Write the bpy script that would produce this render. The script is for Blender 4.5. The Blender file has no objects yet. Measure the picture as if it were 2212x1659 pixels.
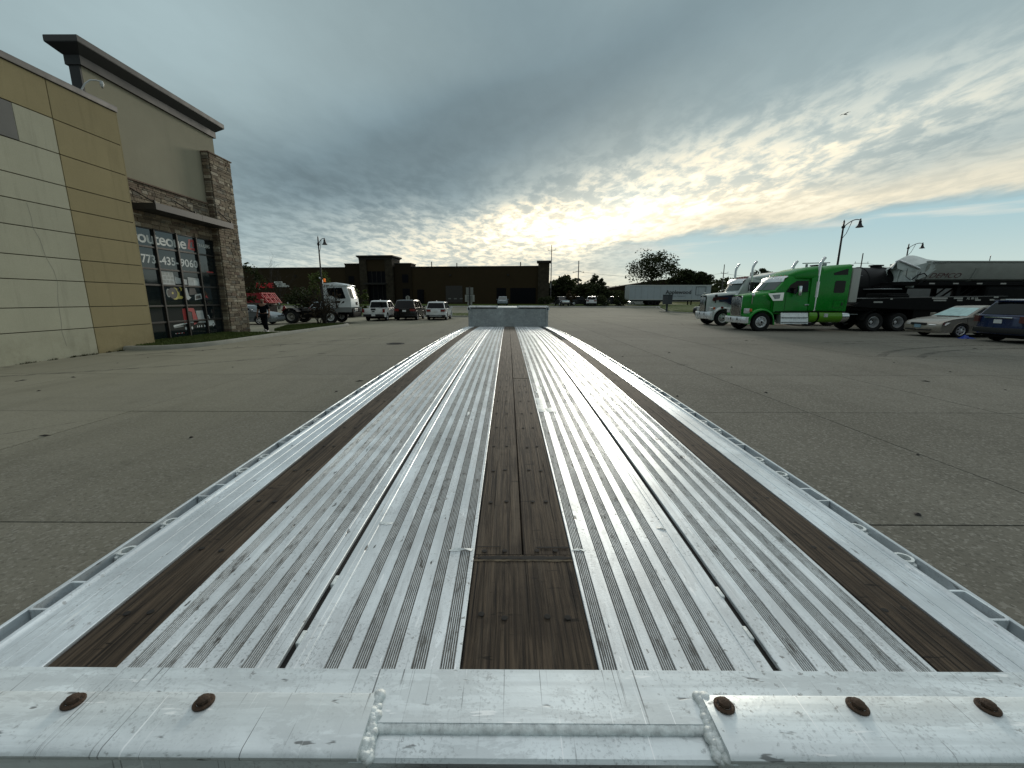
import bpy, bmesh, math, random
import numpy as np
from mathutils import Vector, Matrix
random.seed(7); np.random.seed(7)
SC = bpy.context.scene
COL = SC.collection
PI = math.pi
rad = math.radians
EYE = 1.76                      # eye height above the yard

# ------------------------------------------------------------------ camera
cam_d = bpy.data.cameras.new('camera'); cam = bpy.data.objects.new('camera', cam_d); COL.objects.link(cam)
cam_d.sensor_width = 36; cam_d.lens = 895/2212*36; cam_d.shift_x = 14/2212
cam_d.clip_start = .02; cam_d.clip_end = 4000
cr, cd, cf = Vector((.99998,.00547,.00092)), Vector((.0020,-.19980,-.97984)), Vector((-.00518,.97982,-.19980))
m = Matrix((( cr.x,-cd.x,-cf.x,0),(cr.y,-cd.y,-cf.y,0),(cr.z,-cd.z,-cf.z,EYE),(0,0,0,1)))
cam.matrix_world = m; SC.camera = cam

# ------------------------------------------------------------------ node helper
class NT:
    def __init__(s, nt): s.nt = nt; s.L = nt.links
    def n(s, t, **k):
        x = s.nt.nodes.new(t)
        for a, b in k.items(): setattr(x, a, b)
        return x
    def put(s, sock, v):
        if hasattr(v, 'is_output'): s.L.new(v, sock)
        elif v is not None: sock.default_value = v
    def m(s, op, a, b=None, c=None, clamp=False):
        x = s.n('ShaderNodeMath', operation=op, use_clamp=clamp)
        s.put(x.inputs[0], a)
        if b is not None: s.put(x.inputs[1], b)
        if c is not None: s.put(x.inputs[2], c)
        return x.outputs[0]
    def v(s, op, a, b=None, sc=None):
        x = s.n('ShaderNodeVectorMath', operation=op)
        s.put(x.inputs[0], a)
        if b is not None: s.put(x.inputs[1], b)
        if sc is not None: s.put(x.inputs['Scale'], sc)
        return x.outputs[0]
    def sep(s, a):
        x = s.n('ShaderNodeSeparateXYZ'); s.put(x.inputs[0], a); return x.outputs
    def comb(s, a=0., b=0., c=0.):
        x = s.n('ShaderNodeCombineXYZ')
        for i, q in enumerate((a, b, c)): s.put(x.inputs[i], q)
        return x.outputs[0]
    def ss(s, a, lo, hi, o0=0., o1=1.):
        x = s.n('ShaderNodeMapRange', interpolation_type='SMOOTHSTEP'); s.put(x.inputs[0], a)
        x.inputs[1].default_value = lo; x.inputs[2].default_value = hi; x.inputs[3].default_value = o0; x.inputs[4].default_value = o1
        return x.outputs[0]
    def lin(s, a, lo, hi, o0=0., o1=1.):
        x = s.n('ShaderNodeMapRange'); s.put(x.inputs[0], a)
        x.inputs[1].default_value = lo; x.inputs[2].default_value = hi; x.inputs[3].default_value = o0; x.inputs[4].default_value = o1
        return x.outputs[0]
    def noise(s, vec, scale=5., detail=3., rough=.5, dist=0., out=0):
        x = s.n('ShaderNodeTexNoise')
        if vec is not None: s.put(x.inputs['Vector'], vec)
        s.put(x.inputs['Scale'], scale); x.inputs['Detail'].default_value = detail
        x.inputs['Roughness'].default_value = rough; x.inputs['Distortion'].default_value = dist
        return x.outputs[out]
    def voro(s, vec, scale=5., feature='F1', out='Distance', rnd=1.):
        x = s.n('ShaderNodeTexVoronoi', feature=feature); s.put(x.inputs['Vector'], vec); x.inputs['Scale'].default_value = scale
        x.inputs['Randomness'].default_value = rnd
        return x.outputs[out]
    def mix(s, f, a, b, bt='MIX'):
        x = s.n('ShaderNodeMix', data_type='RGBA', blend_type=bt); x.clamp_factor = True
        s.put(x.inputs[0], f); s.put(x.inputs[6], c4(a)); s.put(x.inputs[7], c4(b))
        return x.outputs[2]
    def ramp(s, f, stops):
        x = s.n('ShaderNodeValToRGB'); s.put(x.inputs[0], f); e = x.color_ramp.elements
        while len(e) < len(stops): e.new(.5)
        for q, (p, c) in zip(e, stops): q.position = p; q.color = c4(c)
        return x.outputs[0]
    def mapv(s, vec, scale=(1,1,1), loc=(0,0,0), rot=(0,0,0)):
        x = s.n('ShaderNodeMapping'); s.put(x.inputs[0], vec)
        x.inputs['Scale'].default_value = scale; x.inputs['Location'].default_value = loc; x.inputs['Rotation'].default_value = rot
        return x.outputs[0]
    def bump(s, h, strength=.3, dist=.01, normal=None):
        x = s.n('ShaderNodeBump'); s.put(x.inputs['Height'], h); x.inputs['Strength'].default_value = strength; x.inputs['Distance'].default_value = dist
        if normal is not None: s.put(x.inputs['Normal'], normal)
        return x.outputs[0]
def c4(c):
    if hasattr(c, 'is_output') or c is None: return c
    if isinstance(c, (int, float)): return (c, c, c, 1)
    return tuple(c) if len(c) == 4 else (*c, 1)

# ------------------------------------------------------------------ sky and sun
SUN_EL, SUN_AZ = 13.5, 13.0
W = bpy.data.worlds.new('World'); SC.world = W; W.use_nodes = True
W.node_tree.nodes.clear(); t = NT(W.node_tree)
dirv = t.n('ShaderNodeTexCoord').outputs['Generated']
dx, dy, dz = t.sep(dirv)
DEG = 180/PI
az = t.m('MULTIPLY', t.m('ARCTAN2', dx, dy), DEG)
el = t.m('MULTIPLY', t.m('ARCSINE', t.m('MINIMUM', t.m('MAXIMUM', dz, -1.), 1.)), DEG)
def lobe(ca, ce, wa, we, slant=0.):
    a = t.m('DIVIDE', t.m('SUBTRACT', az, ca), wa)
    e0 = t.m('SUBTRACT', el, ce)
    if slant: e0 = t.m('SUBTRACT', e0, t.m('MULTIPLY', t.m('SUBTRACT', az, ca), slant))
    e = t.m('DIVIDE', e0, we)
    return t.m('POWER', 2.718, t.m('MULTIPLY', -1., t.m('ADD', t.m('MULTIPLY', a, a), t.m('MULTIPLY', e, e))))
den = t.m('ADD', t.m('MAXIMUM', dz, 0.), .09)
P = t.comb(t.m('DIVIDE', dx, den), t.m('DIVIDE', dy, den), 0.)
wv = t.noise(t.mapv(P, (.30,.24,1), (1.3,4.1,0), (0,0,rad(-28))), 1., 3, .5, .4)          # big soft masses
n1 = t.noise(t.mapv(P, (.85,.55,1), (3.1,1.7,0), (0,0,rad(-26))), 1., 4, .52, .5)
n2 = t.noise(t.mapv(P, (2.1,1.25,1), (0,.4,0), (0,0,rad(-24))), 1., 6, .58, .35)
n3 = t.noise(t.mapv(P, (9.2,5.4,1), (5,.4,0), (0,0,rad(-20))), 1., 5, .62, .25)
wob = t.m('MULTIPLY', t.m('SUBTRACT', n1, .5), 9.)
el0 = el; el = t.m('ADD', el, wob)                                  # ragged edges for the big masses
d1 = lobe(-6, 19.5, 17, 5.2, .20); d2 = lobe(14, 26.0, 24, 5.5, .22); d3 = lobe(-22, 11.5, 15, 3.6, .03); d4 = lobe(2, 32, 12, 5.); d5 = lobe(-18, 15, 10, 4)
dark = t.m('MINIMUM', t.m('ADD', t.m('ADD', d1, t.m('MULTIPLY', d2, .8)), t.m('ADD', t.m('MULTIPLY', d3, .8), t.m('ADD', t.m('MULTIPLY', d4, .6), t.m('MULTIPLY', d5, .4)))), 1.15)
light = t.m('ADD', lobe(-38, 24, 15, 9), t.m('ADD', t.m('MULTIPLY', lobe(46, 20, 20, 8), .45), t.m('MULTIPLY', lobe(-17, 21, 6, 3), .35)))
glow = t.m('ADD', t.m('MULTIPLY', lobe(12, 10.4, 17, 3.9, .19), .95), t.m('MULTIPLY', lobe(33, 14.4, 22, 3.6, .19), .62))
glow = t.m('ADD', glow, t.m('ADD', t.m('MULTIPLY', lobe(-3, 8.2, 18, 2.8, .08), .80), t.m('MULTIPLY', lobe(-10, 3.6, 26, 1.8), .34)))
glow = t.m('ADD', glow, t.m('MULTIPLY', lobe(18, 10, 36, 6.5, .11), .22))
el = el0
core = lobe(15, 11.5, 6.0, 2.0, .15)
hor = lobe(0, 0, 400, 4.0)
tex = t.m('ADD', t.m('MULTIPLY', t.ss(n2, .32, .70), .42), t.m('MULTIPLY', t.ss(n3, .30, .70), .58))
L = t.m('ADD', .365, t.m('MULTIPLY', t.m('SUBTRACT', wv, .5), .22))
L = t.m('ADD', L, t.m('MULTIPLY', t.m('SUBTRACT', n1, .5), .13))
L = t.m('ADD', L, t.m('MULTIPLY', light, .13))
L = t.m('SUBTRACT', L, t.m('MULTIPLY', dark, .092))
L = t.m('ADD', L, t.m('MULTIPLY', t.m('SUBTRACT', tex, .5), t.m('ADD', .02, t.m('MULTIPLY', lobe(0, 6, 400, 7), .12))))
L = t.m('MAXIMUM', L, .13)
br = t.m('ADD', .36, t.m('MULTIPLY', t.ss(tex, .15, .82), .66))
L = t.m('ADD', L, t.m('MULTIPLY', glow, t.m('MULTIPLY', br, .66)))
L = t.m('ADD', L, t.m('MULTIPLY', core, t.m('MULTIPLY', br, .25)))
L = t.m('ADD', L, t.m('MULTIPLY', hor, t.m('ADD', .10, t.m('MULTIPLY', lobe(4, 0, 40, 60), .24))))
edge = t.m('ADD', el, t.m('ADD', t.m('MULTIPLY', t.m('SUBTRACT', n2, .5), 3.4), t.m('MULTIPLY', t.m('SUBTRACT', az, 18.), -.062)))
rim = t.m('MULTIPLY', t.m('MULTIPLY', t.ss(edge, 6.6, 8.0), t.ss(edge, 12.5, 8.4)), t.ss(az, 2, 16))
L = t.m('ADD', L, t.m('MULTIPLY', rim, .30))
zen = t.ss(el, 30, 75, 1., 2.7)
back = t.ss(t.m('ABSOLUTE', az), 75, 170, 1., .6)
warm = t.m('ADD', t.m('MULTIPLY', t.m('MULTIPLY', glow, br), 1.2), t.m('ADD', t.m('MULTIPLY', rim, .8), t.m('MULTIPLY', t.m('MULTIPLY', hor, lobe(8, 0, 34, 60)), .8)), clamp=True)
cool = t.mix(t.m('MULTIPLY', dark, 1., clamp=True), (.77, 1.0, 1.05), (.70, .98, 1.10))
tint = t.mix(warm, cool, (1.08, 1.0, .78))
tint = t.mix(t.ss(el, 30, 60, 0, .75), tint, (1.,1.,1.))
cloud = t.v('SCALE', tint, sc=L)
gap = t.m('MULTIPLY', t.ss(edge, 6.2, 8.0, 1., 0.), t.ss(az, 8., 24.))
gapc = t.mix(t.ss(el, 0., 9.), (.62, .72, .66), (.40, .585, .63))
st1 = t.ss(t.noise(t.mapv(t.comb(az, el, 0.), (.05,.55,1), (3,1,0), (0,0,rad(9))), 1., 4, .55), .54, .70, 0., .75)
streak = t.m('MULTIPLY', st1, t.ss(edge, 3.6, 6.4))
gapc = t.mix(streak, gapc, (.74, .76, .69))
skyc = t.mix(gap, cloud, gapc)
nish = t.n('ShaderNodeTexSky', sky_type='NISHITA', sun_disc=False, sun_elevation=rad(SUN_EL), sun_rotation=rad(SUN_AZ))
nish.air_density = 1.; nish.dust_density = 1.5
air = t.v('SCALE', nish.outputs[0], sc=.0016)
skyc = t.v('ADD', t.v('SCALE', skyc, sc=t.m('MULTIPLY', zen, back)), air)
skyc = t.mix(t.ss(dz, -.03, -.002), (.16, .16, .15), skyc)
bg = t.n('ShaderNodeBackground'); t.L.new(skyc, bg.inputs[0]); bg.inputs[1].default_value = 1.0
t.L.new(bg.outputs[0], t.n('ShaderNodeOutputWorld').inputs[0])

sd = bpy.data.lights.new('sun', 'SUN'); sd.energy = 1.5; sd.angle = rad(10); sd.color = (1, .93, .80)
sun = bpy.data.objects.new('sun', sd); COL.objects.link(sun)
a_, e_ = rad(SUN_AZ), rad(SUN_EL)
sun.rotation_euler = Vector((-math.sin(a_)*math.cos(e_), -math.cos(a_)*math.cos(e_), -math.sin(e_))).to_track_quat('-Z', 'Y').to_euler()
sun.location = (10, 40, 30)
SC.view_settings.view_transform = 'Standard'; SC.view_settings.look = 'None'
SC.view_settings.exposure = 0.0; SC.view_settings.gamma = 1; SC.view_settings.use_curve_mapping = False
SC.cycles.use_denoising = True
SC.cycles.max_bounces = 6; SC.cycles.diffuse_bounces = 3; SC.cycles.glossy_bounces = 3
SC.cycles.transparent_max_bounces = 8

# ------------------------------------------------------------------ mesh helper
class MB:
    def __init__(s): s.v = []; s.f = []
    def add(s, vs, fs):
        o = len(s.v); s.v += [tuple(p) for p in vs]; s.f += [tuple(i+o for i in q) for q in fs]; return s
    def box(s, x0, x1, y0, y1, z0, z1):
        return s.add([(x0,y0,z0),(x1,y0,z0),(x1,y1,z0),(x0,y1,z0),(x0,y0,z1),(x1,y0,z1),(x1,y1,z1),(x0,y1,z1)],
                     [(0,3,2,1),(4,5,6,7),(0,1,5,4),(1,2,6,5),(2,3,7,6),(3,0,4,7)])
    def bbox(s, x0, x1, y0, y1, z0, z1, b=.02):
        """box with chamfered edges"""
        b = min(b, (x1-x0)*.45, (y1-y0)*.45, (z1-z0)*.45)
        bm = bmesh.new(); bmesh.ops.create_cube(bm, size=1)
        for v in bm.verts: v.co = ((x0+x1)/2+v.co.x*(x1-x0), (y0+y1)/2+v.co.y*(y1-y0), (z0+z1)/2+v.co.z*(z1-z0))
        bmesh.ops.bevel(bm, geom=bm.edges[:], offset=b, segments=2, affect='EDGES', profile=.6)
        bm.verts.index_update(); s.add([v.co[:] for v in bm.verts], [[v.index for v in f.verts] for f in bm.faces]); bm.free(); return s
    def quad(s, a, b, c, d): return s.add([a,b,c,d], [(0,1,2,3)])
    def poly(s, pts): return s.add(pts, [tuple(range(len(pts)))])
    def tube(s, pts, r, n=8, caps=True):
        pts = [Vector(p) for p in pts]; k = len(pts)
        rs = r if isinstance(r, (list, tuple)) else [r]*k
        ring = []; ref = None
        for i, p in enumerate(pts):
            d = (pts[min(i+1,k-1)]-pts[max(i-1,0)]).normalized()
            if ref is None: ref = Vector((0,0,1)) if abs(d.z) < .9 else Vector((1,0,0))
            u = d.cross(ref)
            if u.length < 1e-4: u = d.cross(Vector((0,1,0)))
            u.normalize(); w = d.cross(u).normalized(); ref = w.cross(d) if False else ref
            ring += [p+(u*math.cos(2*PI*j/n)+w*math.sin(2*PI*j/n))*rs[i] for j in range(n)]
        fs = [(i*n+j, i*n+(j+1)%n, (i+1)*n+(j+1)%n, (i+1)*n+j) for i in range(k-1) for j in range(n)]
        if caps: fs += [tuple(range(n))[::-1], tuple((k-1)*n+j for j in range(n))]
        return s.add(ring, fs)
    def lathe(s, prof, axis='z', c=(0,0,0), n=24, closed=False):
        """prof: (radius, height) pairs turned about an axis through c"""
        vs = []
        for r, h in prof:
            for j in range(n):
                a = 2*PI*j/n; u, w = r*math.cos(a), r*math.sin(a)
                p = {'z': (u,w,h), 'y': (u,h,w), 'x': (h,u,w)}[axis]
                vs.append((p[0]+c[0], p[1]+c[1], p[2]+c[2]))
        k = len(prof)
        fs = [(i*n+j, i*n+(j+1)%n, (i+1)*n+(j+1)%n, (i+1)*n+j) for i in range(k-1) for j in range(n)]
        if closed: fs += [((k-1)*n+j, (k-1)*n+(j+1)%n, (j+1)%n, j) for j in range(n)]
        return s.add(vs, fs)
    def prism(s, poly, f, t0, t1):
        """poly: 2-D outline, f(u, v, t) -> point; t0..t1 the extent"""
        n = len(poly)
        vs = [f(u, v, t0) for u, v in poly]+[f(u, v, t1) for u, v in poly]
        return s.add(vs, [tuple(range(n))[::-1], tuple(range(n, 2*n))]+[(i,(i+1)%n,n+(i+1)%n,n+i) for i in range(n)])
    def grid(s, rows, closed=False):
        n = len(rows[0]); vs = [p for r in rows for p in r]
        fs = [(i*n+j, i*n+j+1, (i+1)*n+j+1, (i+1)*n+j) for i in range(len(rows)-1) for j in range(n-1)]
        if closed: fs += [(i*n+n-1, i*n, (i+1)*n, (i+1)*n+n-1) for i in range(len(rows)-1)]
        return s.add(vs, fs)
    def mesh(s, name, mat=None, smooth=None, fix=True):
        me = bpy.data.meshes.new(name); me.from_pydata(s.v, [], s.f)
        if fix:
            bm = bmesh.new(); bm.from_mesh(me); bmesh.ops.recalc_face_normals(bm, faces=bm.faces); bm.to_mesh(me); bm.free()
        if mat: me.materials.append(mat)
        if smooth:
            me.polygons.foreach_set('use_smooth', [True]*len(me.polygons)); me.set_sharp_from_angle(angle=rad(smooth))
        me.update(); return me
    def build(s, name, mat=None, parent=None, smooth=None, fix=True, **props):
        return link(name, s.mesh(name, mat, smooth, fix), parent, **props)
def link(name, data, parent=None, loc=None, rot=None, scale=None, **props):
    o = bpy.data.objects.new(name, data); COL.objects.link(o)
    if parent: o.parent = parent
    if loc is not None: o.location = loc
    if rot is not None: o.rotation_euler = rot
    if scale is not None: o.scale = scale
    for k, v in props.items(): o[k] = v
    return o
def tag(o, label, cat, group=None):
    o['label'] = label; o['category'] = cat
    if group: o['group'] = group
    return o
def thing(name, label, cat, loc=(0,0,0), rz=0., group=None, scale=1.):
    o = bpy.data.objects.new(name, None); COL.objects.link(o); o.empty_display_size = .3
    o.location = loc; o.rotation_euler = (0,0,rz); o.scale = (scale,)*3
    return tag(o, label, cat, group)
def text(body, size, mat, parent, M, name='lettering', bold=0., ext=.004, align='LEFT', space=1., shear=0., sx=1.):
    """flat lettering: M maps text plane (x right, y up, z out) to the parent"""
    c = bpy.data.curves.new(name, 'FONT'); c.body = body; c.size = size; c.offset = bold; c.extrude = ext; c.align_x = align
    c.space_character = space; c.shear = shear; c.resolution_u = 3
    o = bpy.data.objects.new('tmp', c); COL.objects.link(o)
    me = bpy.data.meshes.new_from_object(o.evaluated_get(bpy.context.evaluated_depsgraph_get()))
    bpy.data.objects.remove(o); bpy.data.curves.remove(c)
    me.name = name; me.transform(M @ Matrix.Diagonal((sx,1,1,1))); me.materials.clear(); me.materials.append(mat)
    return link(name, me, parent)
def frame_m(o, x, y):
    x = Vector(x).normalized(); y = Vector(y).normalized(); z = x.cross(y)
    return Matrix(((x.x,y.x,z.x,o[0]),(x.y,y.y,z.y,o[1]),(x.z,y.z,z.z,o[2]),(0,0,0,1)))
# ------------------------------------------------------------------ materials
MATS = {}
def mat(name, base=(.5,.5,.5), rough=.6, metal=0., spec=.5, var=.0, vscale=3., bump=0., bscale=40., coat=0., coord='Object', emit=None):
    if name in MATS: return MATS[name]
    M = bpy.data.materials.new(name); M.use_nodes = True; t = NT(M.node_tree); b = M.node_tree.nodes['Principled BSDF']
    b.inputs['Base Color'].default_value = c4(base); b.inputs['Roughness'].default_value = rough; b.inputs['Metallic'].default_value = metal
    b.inputs['Specular IOR Level'].default_value = spec; b.inputs['Coat Weight'].default_value = coat; b.inputs['Coat Roughness'].default_value = .05
    co = t.n('ShaderNodeTexCoord').outputs[coord] if (var or bump) else None
    if var:
        n = t.noise(co, vscale, 5, .6)
        f = t.lin(n, .25, .75, 1-var, 1+var)
        hsv = t.n('ShaderNodeHueSaturation'); hsv.inputs['Color'].default_value = c4(base); t.L.new(f, hsv.inputs['Value'])
        t.L.new(hsv.outputs[0], b.inputs['Base Color'])
        t.L.new(t.lin(n, .2, .8, max(rough-.1,.02), min(rough+.12,1)), b.inputs['Roughness'])
    if bump: t.L.new(t.bump(t.noise(co, bscale, 4, .6), bump, .01), b.inputs['Normal'])
    if emit: b.inputs['Emission Color'].default_value = c4(emit[:3]); b.inputs['Emission Strength'].default_value = emit[3]
    MATS[name] = M; return M
def newmat(name):
    M = bpy.data.materials.new(name); M.use_nodes = True; MATS[name] = M
    return M, NT(M.node_tree), M.node_tree.nodes['Principled BSDF']
def paint(name, c, rough=.28, metal=.0, dirt=.12, coat=.35, spec=.4):
    return mat(name, c, rough, metal, spec, dirt, 2.2, 0, coat=coat)

def concrete_mat(name):
    """yard concrete: smooth and pale near the showroom, worn to the aggregate on the right"""
    M, t, b = newmat(name)
    co = t.n('ShaderNodeNewGeometry').outputs['Position']; X, Y, Z = t.sep(co)
    big = t.noise(co, .22, 5, .6, .3); mid = t.noise(co, 1.6, 6, .65); fine = t.noise(co, 38., 4, .7)
    wear = t.ss(t.m('ADD', X, t.m('MULTIPLY', t.m('SUBTRACT', big, .5), 9.)), -12.5, 1.5)
    wear = t.m('MULTIPLY', wear, t.ss(Y, 20, 44, 1., .45))
    c0 = t.mix(wear, (.232,.222,.168), (.138,.132,.110)); c1 = t.mix(wear, (.272,.260,.200), (.175,.168,.142))
    speck = t.lin(wear, 0, 1, .07, .24)
    st = t.noise(t.mapv(co, (.8,.07,1)), 1.4, 5, .62); st2 = t.noise(t.mapv(co, (.10,.9,1), (0,0,0), (0,0,.25)), 1.1, 5, .62)
    c = t.mix(t.lin(big, .3, .7), c0, c1)
    c = t.mix(t.ss(st, .46, .72, 0, .30), c, t.v('SCALE', c0, sc=.62))
    c = t.mix(t.ss(st2, .50, .74, 0, .26), c, t.v('SCALE', c0, sc=.66))
    c = t.mix(t.ss(mid, .48, .75, 0, .30), c, t.v('SCALE', c0, sc=.70))
    c = t.v('SCALE', c, sc=t.m('ADD', 1., t.m('MULTIPLY', t.m('SUBTRACT', fine, .5), t.m('MULTIPLY', speck, 2.4))))
    ch = t.sep(t.voro(co, 50., 'F1', 'Color'))[0]
    c = t.mix(t.m('MULTIPLY', t.ss(ch, .74, .99), t.m('MULTIPLY', speck, 1.7)), c, (.33,.32,.285))
    c = t.mix(t.m('MULTIPLY', t.ss(ch, .24, .0), t.m('MULTIPLY', speck, 1.4)), c, (.045,.043,.04))
    wob = t.m('ADD', t.voro(co, .55, 'F1'), t.m('MULTIPLY', mid, .12))
    c = t.mix(t.ss(wob, .09, .17, .5, 0.), c, (.045,.044,.04))                   # oil drips
    crack = t.voro(t.v('ADD', co, t.v('SCALE', t.n('ShaderNodeTexNoise').outputs[1], sc=.0)), .16, 'DISTANCE_TO_EDGE')
    crk = t.m('MULTIPLY', t.ss(t.m('ADD', crack, t.m('MULTIPLY', t.m('SUBTRACT', mid, .5), .03)), .0005, .0022, 1., 0.), t.ss(t.noise(co, .12, 3, .5), .52, .60))
    c = t.mix(t.m('MULTIPLY', crk, .5), c, (.04,.038,.034))
    at = t.n('ShaderNodeObjectInfo').outputs['Random']
    c = t.v('SCALE', c, sc=t.lin(at, 0, 1, .95, 1.05))
    t.L.new(c, b.inputs['Base Color']); b.inputs['Roughness'].default_value = .95; b.inputs['Specular IOR Level'].default_value = .08
    t.L.new(t.bump(t.m('ADD', fine, t.m('MULTIPLY', ch, .6)), .35, .006), b.inputs['Normal'])
    return M
M_CONC_R = M_CONC_L = M_CONC_M = concrete_mat('yard_concrete')
M_KERB = mat('kerb_concrete', (.25,.245,.21), .9, var=.2, vscale=2.5, bump=.3, bscale=30)
M_JOINT = mat('joint_sealant', (.035,.033,.03), .9, var=.3, vscale=6)

def grass_mat(name, a, bcol):
    M, t, b = newmat(name)
    co = t.n('ShaderNodeNewGeometry').outputs['Position']
    n = t.noise(co, 1.3, 5, .65); f = t.noise(co, 20, 3, .6)
    c = t.mix(t.lin(n, .3, .7), a, bcol); c = t.v('SCALE', c, sc=t.lin(f, .2, .8, .6, 1.4))
    t.L.new(c, b.inputs['Base Color']); b.inputs['Roughness'].default_value = .9; b.inputs['Specular IOR Level'].default_value = .1
    t.L.new(t.bump(f, .8, .03), b.inputs['Normal']); return M
M_GRASS = grass_mat('grass', (.045,.075,.016), (.075,.092,.026))
M_BLADE = grass_mat('grass_blades', (.045,.075,.018), (.085,.10,.032))

def alu_mat(name, base, dirtcol, rough=.42, metal=.55, dirt=.5, scratch=.5, axis='y'):
    """worn mill-finish aluminium; axis is the long direction of the extrusion"""
    M, t, b = newmat(name)
    co = t.n('ShaderNodeTexCoord').outputs['Object']
    lg = (lambda a, l: (a, l, a)) if axis == 'y' else (lambda a, l: (l, a, a))
    big = t.noise(co, 2.6, 6, .62, .4); mid = t.noise(t.mapv(co, lg(16, 5.)), 1., 6, .7, .5); fine = t.noise(co, 150., 3, .6)
    run = t.noise(t.mapv(co, lg(30, 1.2)), 1., 5, .65, .3)
    c = t.mix(t.lin(big, .38, .62), base, tuple(x*.74 for x in base))
    c = t.mix(t.ss(run, .44, .62, 0, .50), c, tuple(x*.66 for x in base))        # drag marks along the deck
    stain = t.ss(mid, .52, .565, 0, .52*min(1, dirt+.2))
    c = t.mix(stain, c, tuple(x*.62 for x in base))                               # dried stains with an edge
    spk = t.m('MULTIPLY', t.ss(fine, .52, .66), t.ss(t.noise(co, 5.5, 5, .65), .42, .66))
    c = t.mix(t.m('MULTIPLY', spk, dirt*.75), c, tuple(x*.36 for x in base))      # fine grey mottling
    sp = t.m('MULTIPLY', t.ss(t.noise(co, 62., 4, .65), .585, .70), t.ss(t.noise(co, 3.4, 5, .62), .40, .64))
    c = t.mix(t.m('MULTIPLY', sp, dirt), c, dirtcol)
    gouge = t.m('MULTIPLY', t.ss(t.noise(t.mapv(co, lg(40, 11)), 1., 3, .6), .665, .725), min(1, dirt*1.1))
    c = t.mix(gouge, c, tuple(x*.5+.02 for x in dirtcol))
    hot = t.m('MULTIPLY', t.ss(t.noise(t.mapv(co, lg(48, 7), (3,7,1)), 1., 3, .6), .66, .70), .7)
    c = t.mix(hot, c, (.97,.985,.99))                                             # freshly rubbed bright spots
    for ang, lo, k in ((12, .655, 1), (-38, .665, 0), (70, .675, 0), (24, .66, 0)):
        mv = t.mapv(co, (150,1.9,1), (ang*.37,0,0), (0,0,rad(ang)))
        s_ = t.m('MULTIPLY', t.ss(t.noise(mv, 1., 2, .5), lo, lo+.05), t.ss(t.noise(t.mapv(co, (5,5,5), (ang,0,0)), 1., 3, .6), .47, .62))
        c = t.mix(t.m('MULTIPLY', s_, scratch), c, (.13,.135,.14) if not k else (.95,.97,.98))
    t.L.new(c, b.inputs['Base Color']); b.inputs['Metallic'].default_value = metal
    t.L.new(t.m('ADD', t.lin(mid, .3, .7, rough-.07, rough+.10), t.m('MULTIPLY', sp, .2)), b.inputs['Roughness'])
    h = t.m('ADD', t.m('MULTIPLY', mid, .5), t.m('MULTIPLY', fine, .3))
    t.L.new(t.bump(t.m('SUBTRACT', h, gouge), .20, .004), b.inputs['Normal'])
    return M
M_ALU = alu_mat('worn_aluminium', (.88,.925,.95), (.10,.095,.085), .40, .40, .85, .45)
M_ALU_RAIL = alu_mat('rail_aluminium', (.86,.92,.96), (.16,.16,.16), .36, .45, .6, .45)
M_ALU_REAR = alu_mat('rear_aluminium', (.86,.92,.94), (.13,.13,.13), .42, .35, .7, .9, 'x')
M_ALU_DULL = alu_mat('dull_aluminium', (.40,.43,.44), (.12,.12,.12), .55, .5, .6, .4)
M_WELD = mat('weld_bead', (.66,.70,.70), .58, .25, var=.35, vscale=60, bump=.25, bscale=160)
M_RUST = mat('rusty_steel', (.060,.036,.022), .75, .35, var=.6, vscale=60, bump=.5, bscale=120)
M_HOLE = mat('dark_hole', (.008,.007,.006), .9)
M_GRIME = mat('groove_grime', (.105,.10,.09), .8, .0, var=.75, vscale=22, bump=.3, bscale=150)

M, t, b = newmat('weathered_plank')
co = t.n('ShaderNodeTexCoord').outputs['Object']; rnd = t.n('ShaderNodeObjectInfo').outputs['Random']
co = t.v('ADD', co, t.comb(t.m('MULTIPLY', rnd, 7.3), t.m('MULTIPLY', rnd, 31.), 0.))
gr = t.noise(t.mapv(co, (120,3.0,20)), 1., 6, .68, .3); gr2 = t.noise(t.mapv(co, (24,.9,6)), 1., 5, .6, 1.0); bl = t.noise(co, 4.3, 5, .65)
c = t.mix(t.ss(gr, .34, .66), (.011,.008,.006), (.088,.064,.043))
c = t.mix(t.ss(gr2, .50, .70, 0, .60), c, (.115,.090,.066))
c = t.mix(t.ss(bl, .50, .68, 0, .55), c, (.020,.014,.010))
crk = t.ss(t.noise(t.mapv(co, (95,1.0,1), (4,1,0)), 1., 2, .5), .635, .675)
c = t.mix(t.m('MULTIPLY', crk, .92), c, (.003,.0025,.002))
scuff = t.m('MULTIPLY', t.ss(t.noise(t.mapv(co, (9,42,1), (0,0,0), (0,0,.35)), 1., 4, .65), .62, .67), .8)
c = t.mix(scuff, c, (.005,.004,.003))
knot = t.voro(t.mapv(co, (9,3.2,1), (1,2,0)), 1., 'F1'); c = t.mix(t.ss(knot, .05, .11, .75, 0), c, (.006,.004,.003))
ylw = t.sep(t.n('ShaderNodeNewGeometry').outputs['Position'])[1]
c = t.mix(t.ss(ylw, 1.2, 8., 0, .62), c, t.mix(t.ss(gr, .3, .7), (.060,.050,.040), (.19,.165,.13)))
t.L.new(c, b.inputs['Base Color']); b.inputs['Roughness'].default_value = .78; b.inputs['Specular IOR Level'].default_value = .22
t.L.new(t.bump(t.m('SUBTRACT', t.m('ADD', gr, gr2), t.m('MULTIPLY', crk, 2.5)), .8, .005), b.inputs['Normal'])
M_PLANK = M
M, t, b = newmat('dirt_film'); co = t.n('ShaderNodeTexCoord').outputs['Object']
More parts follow.
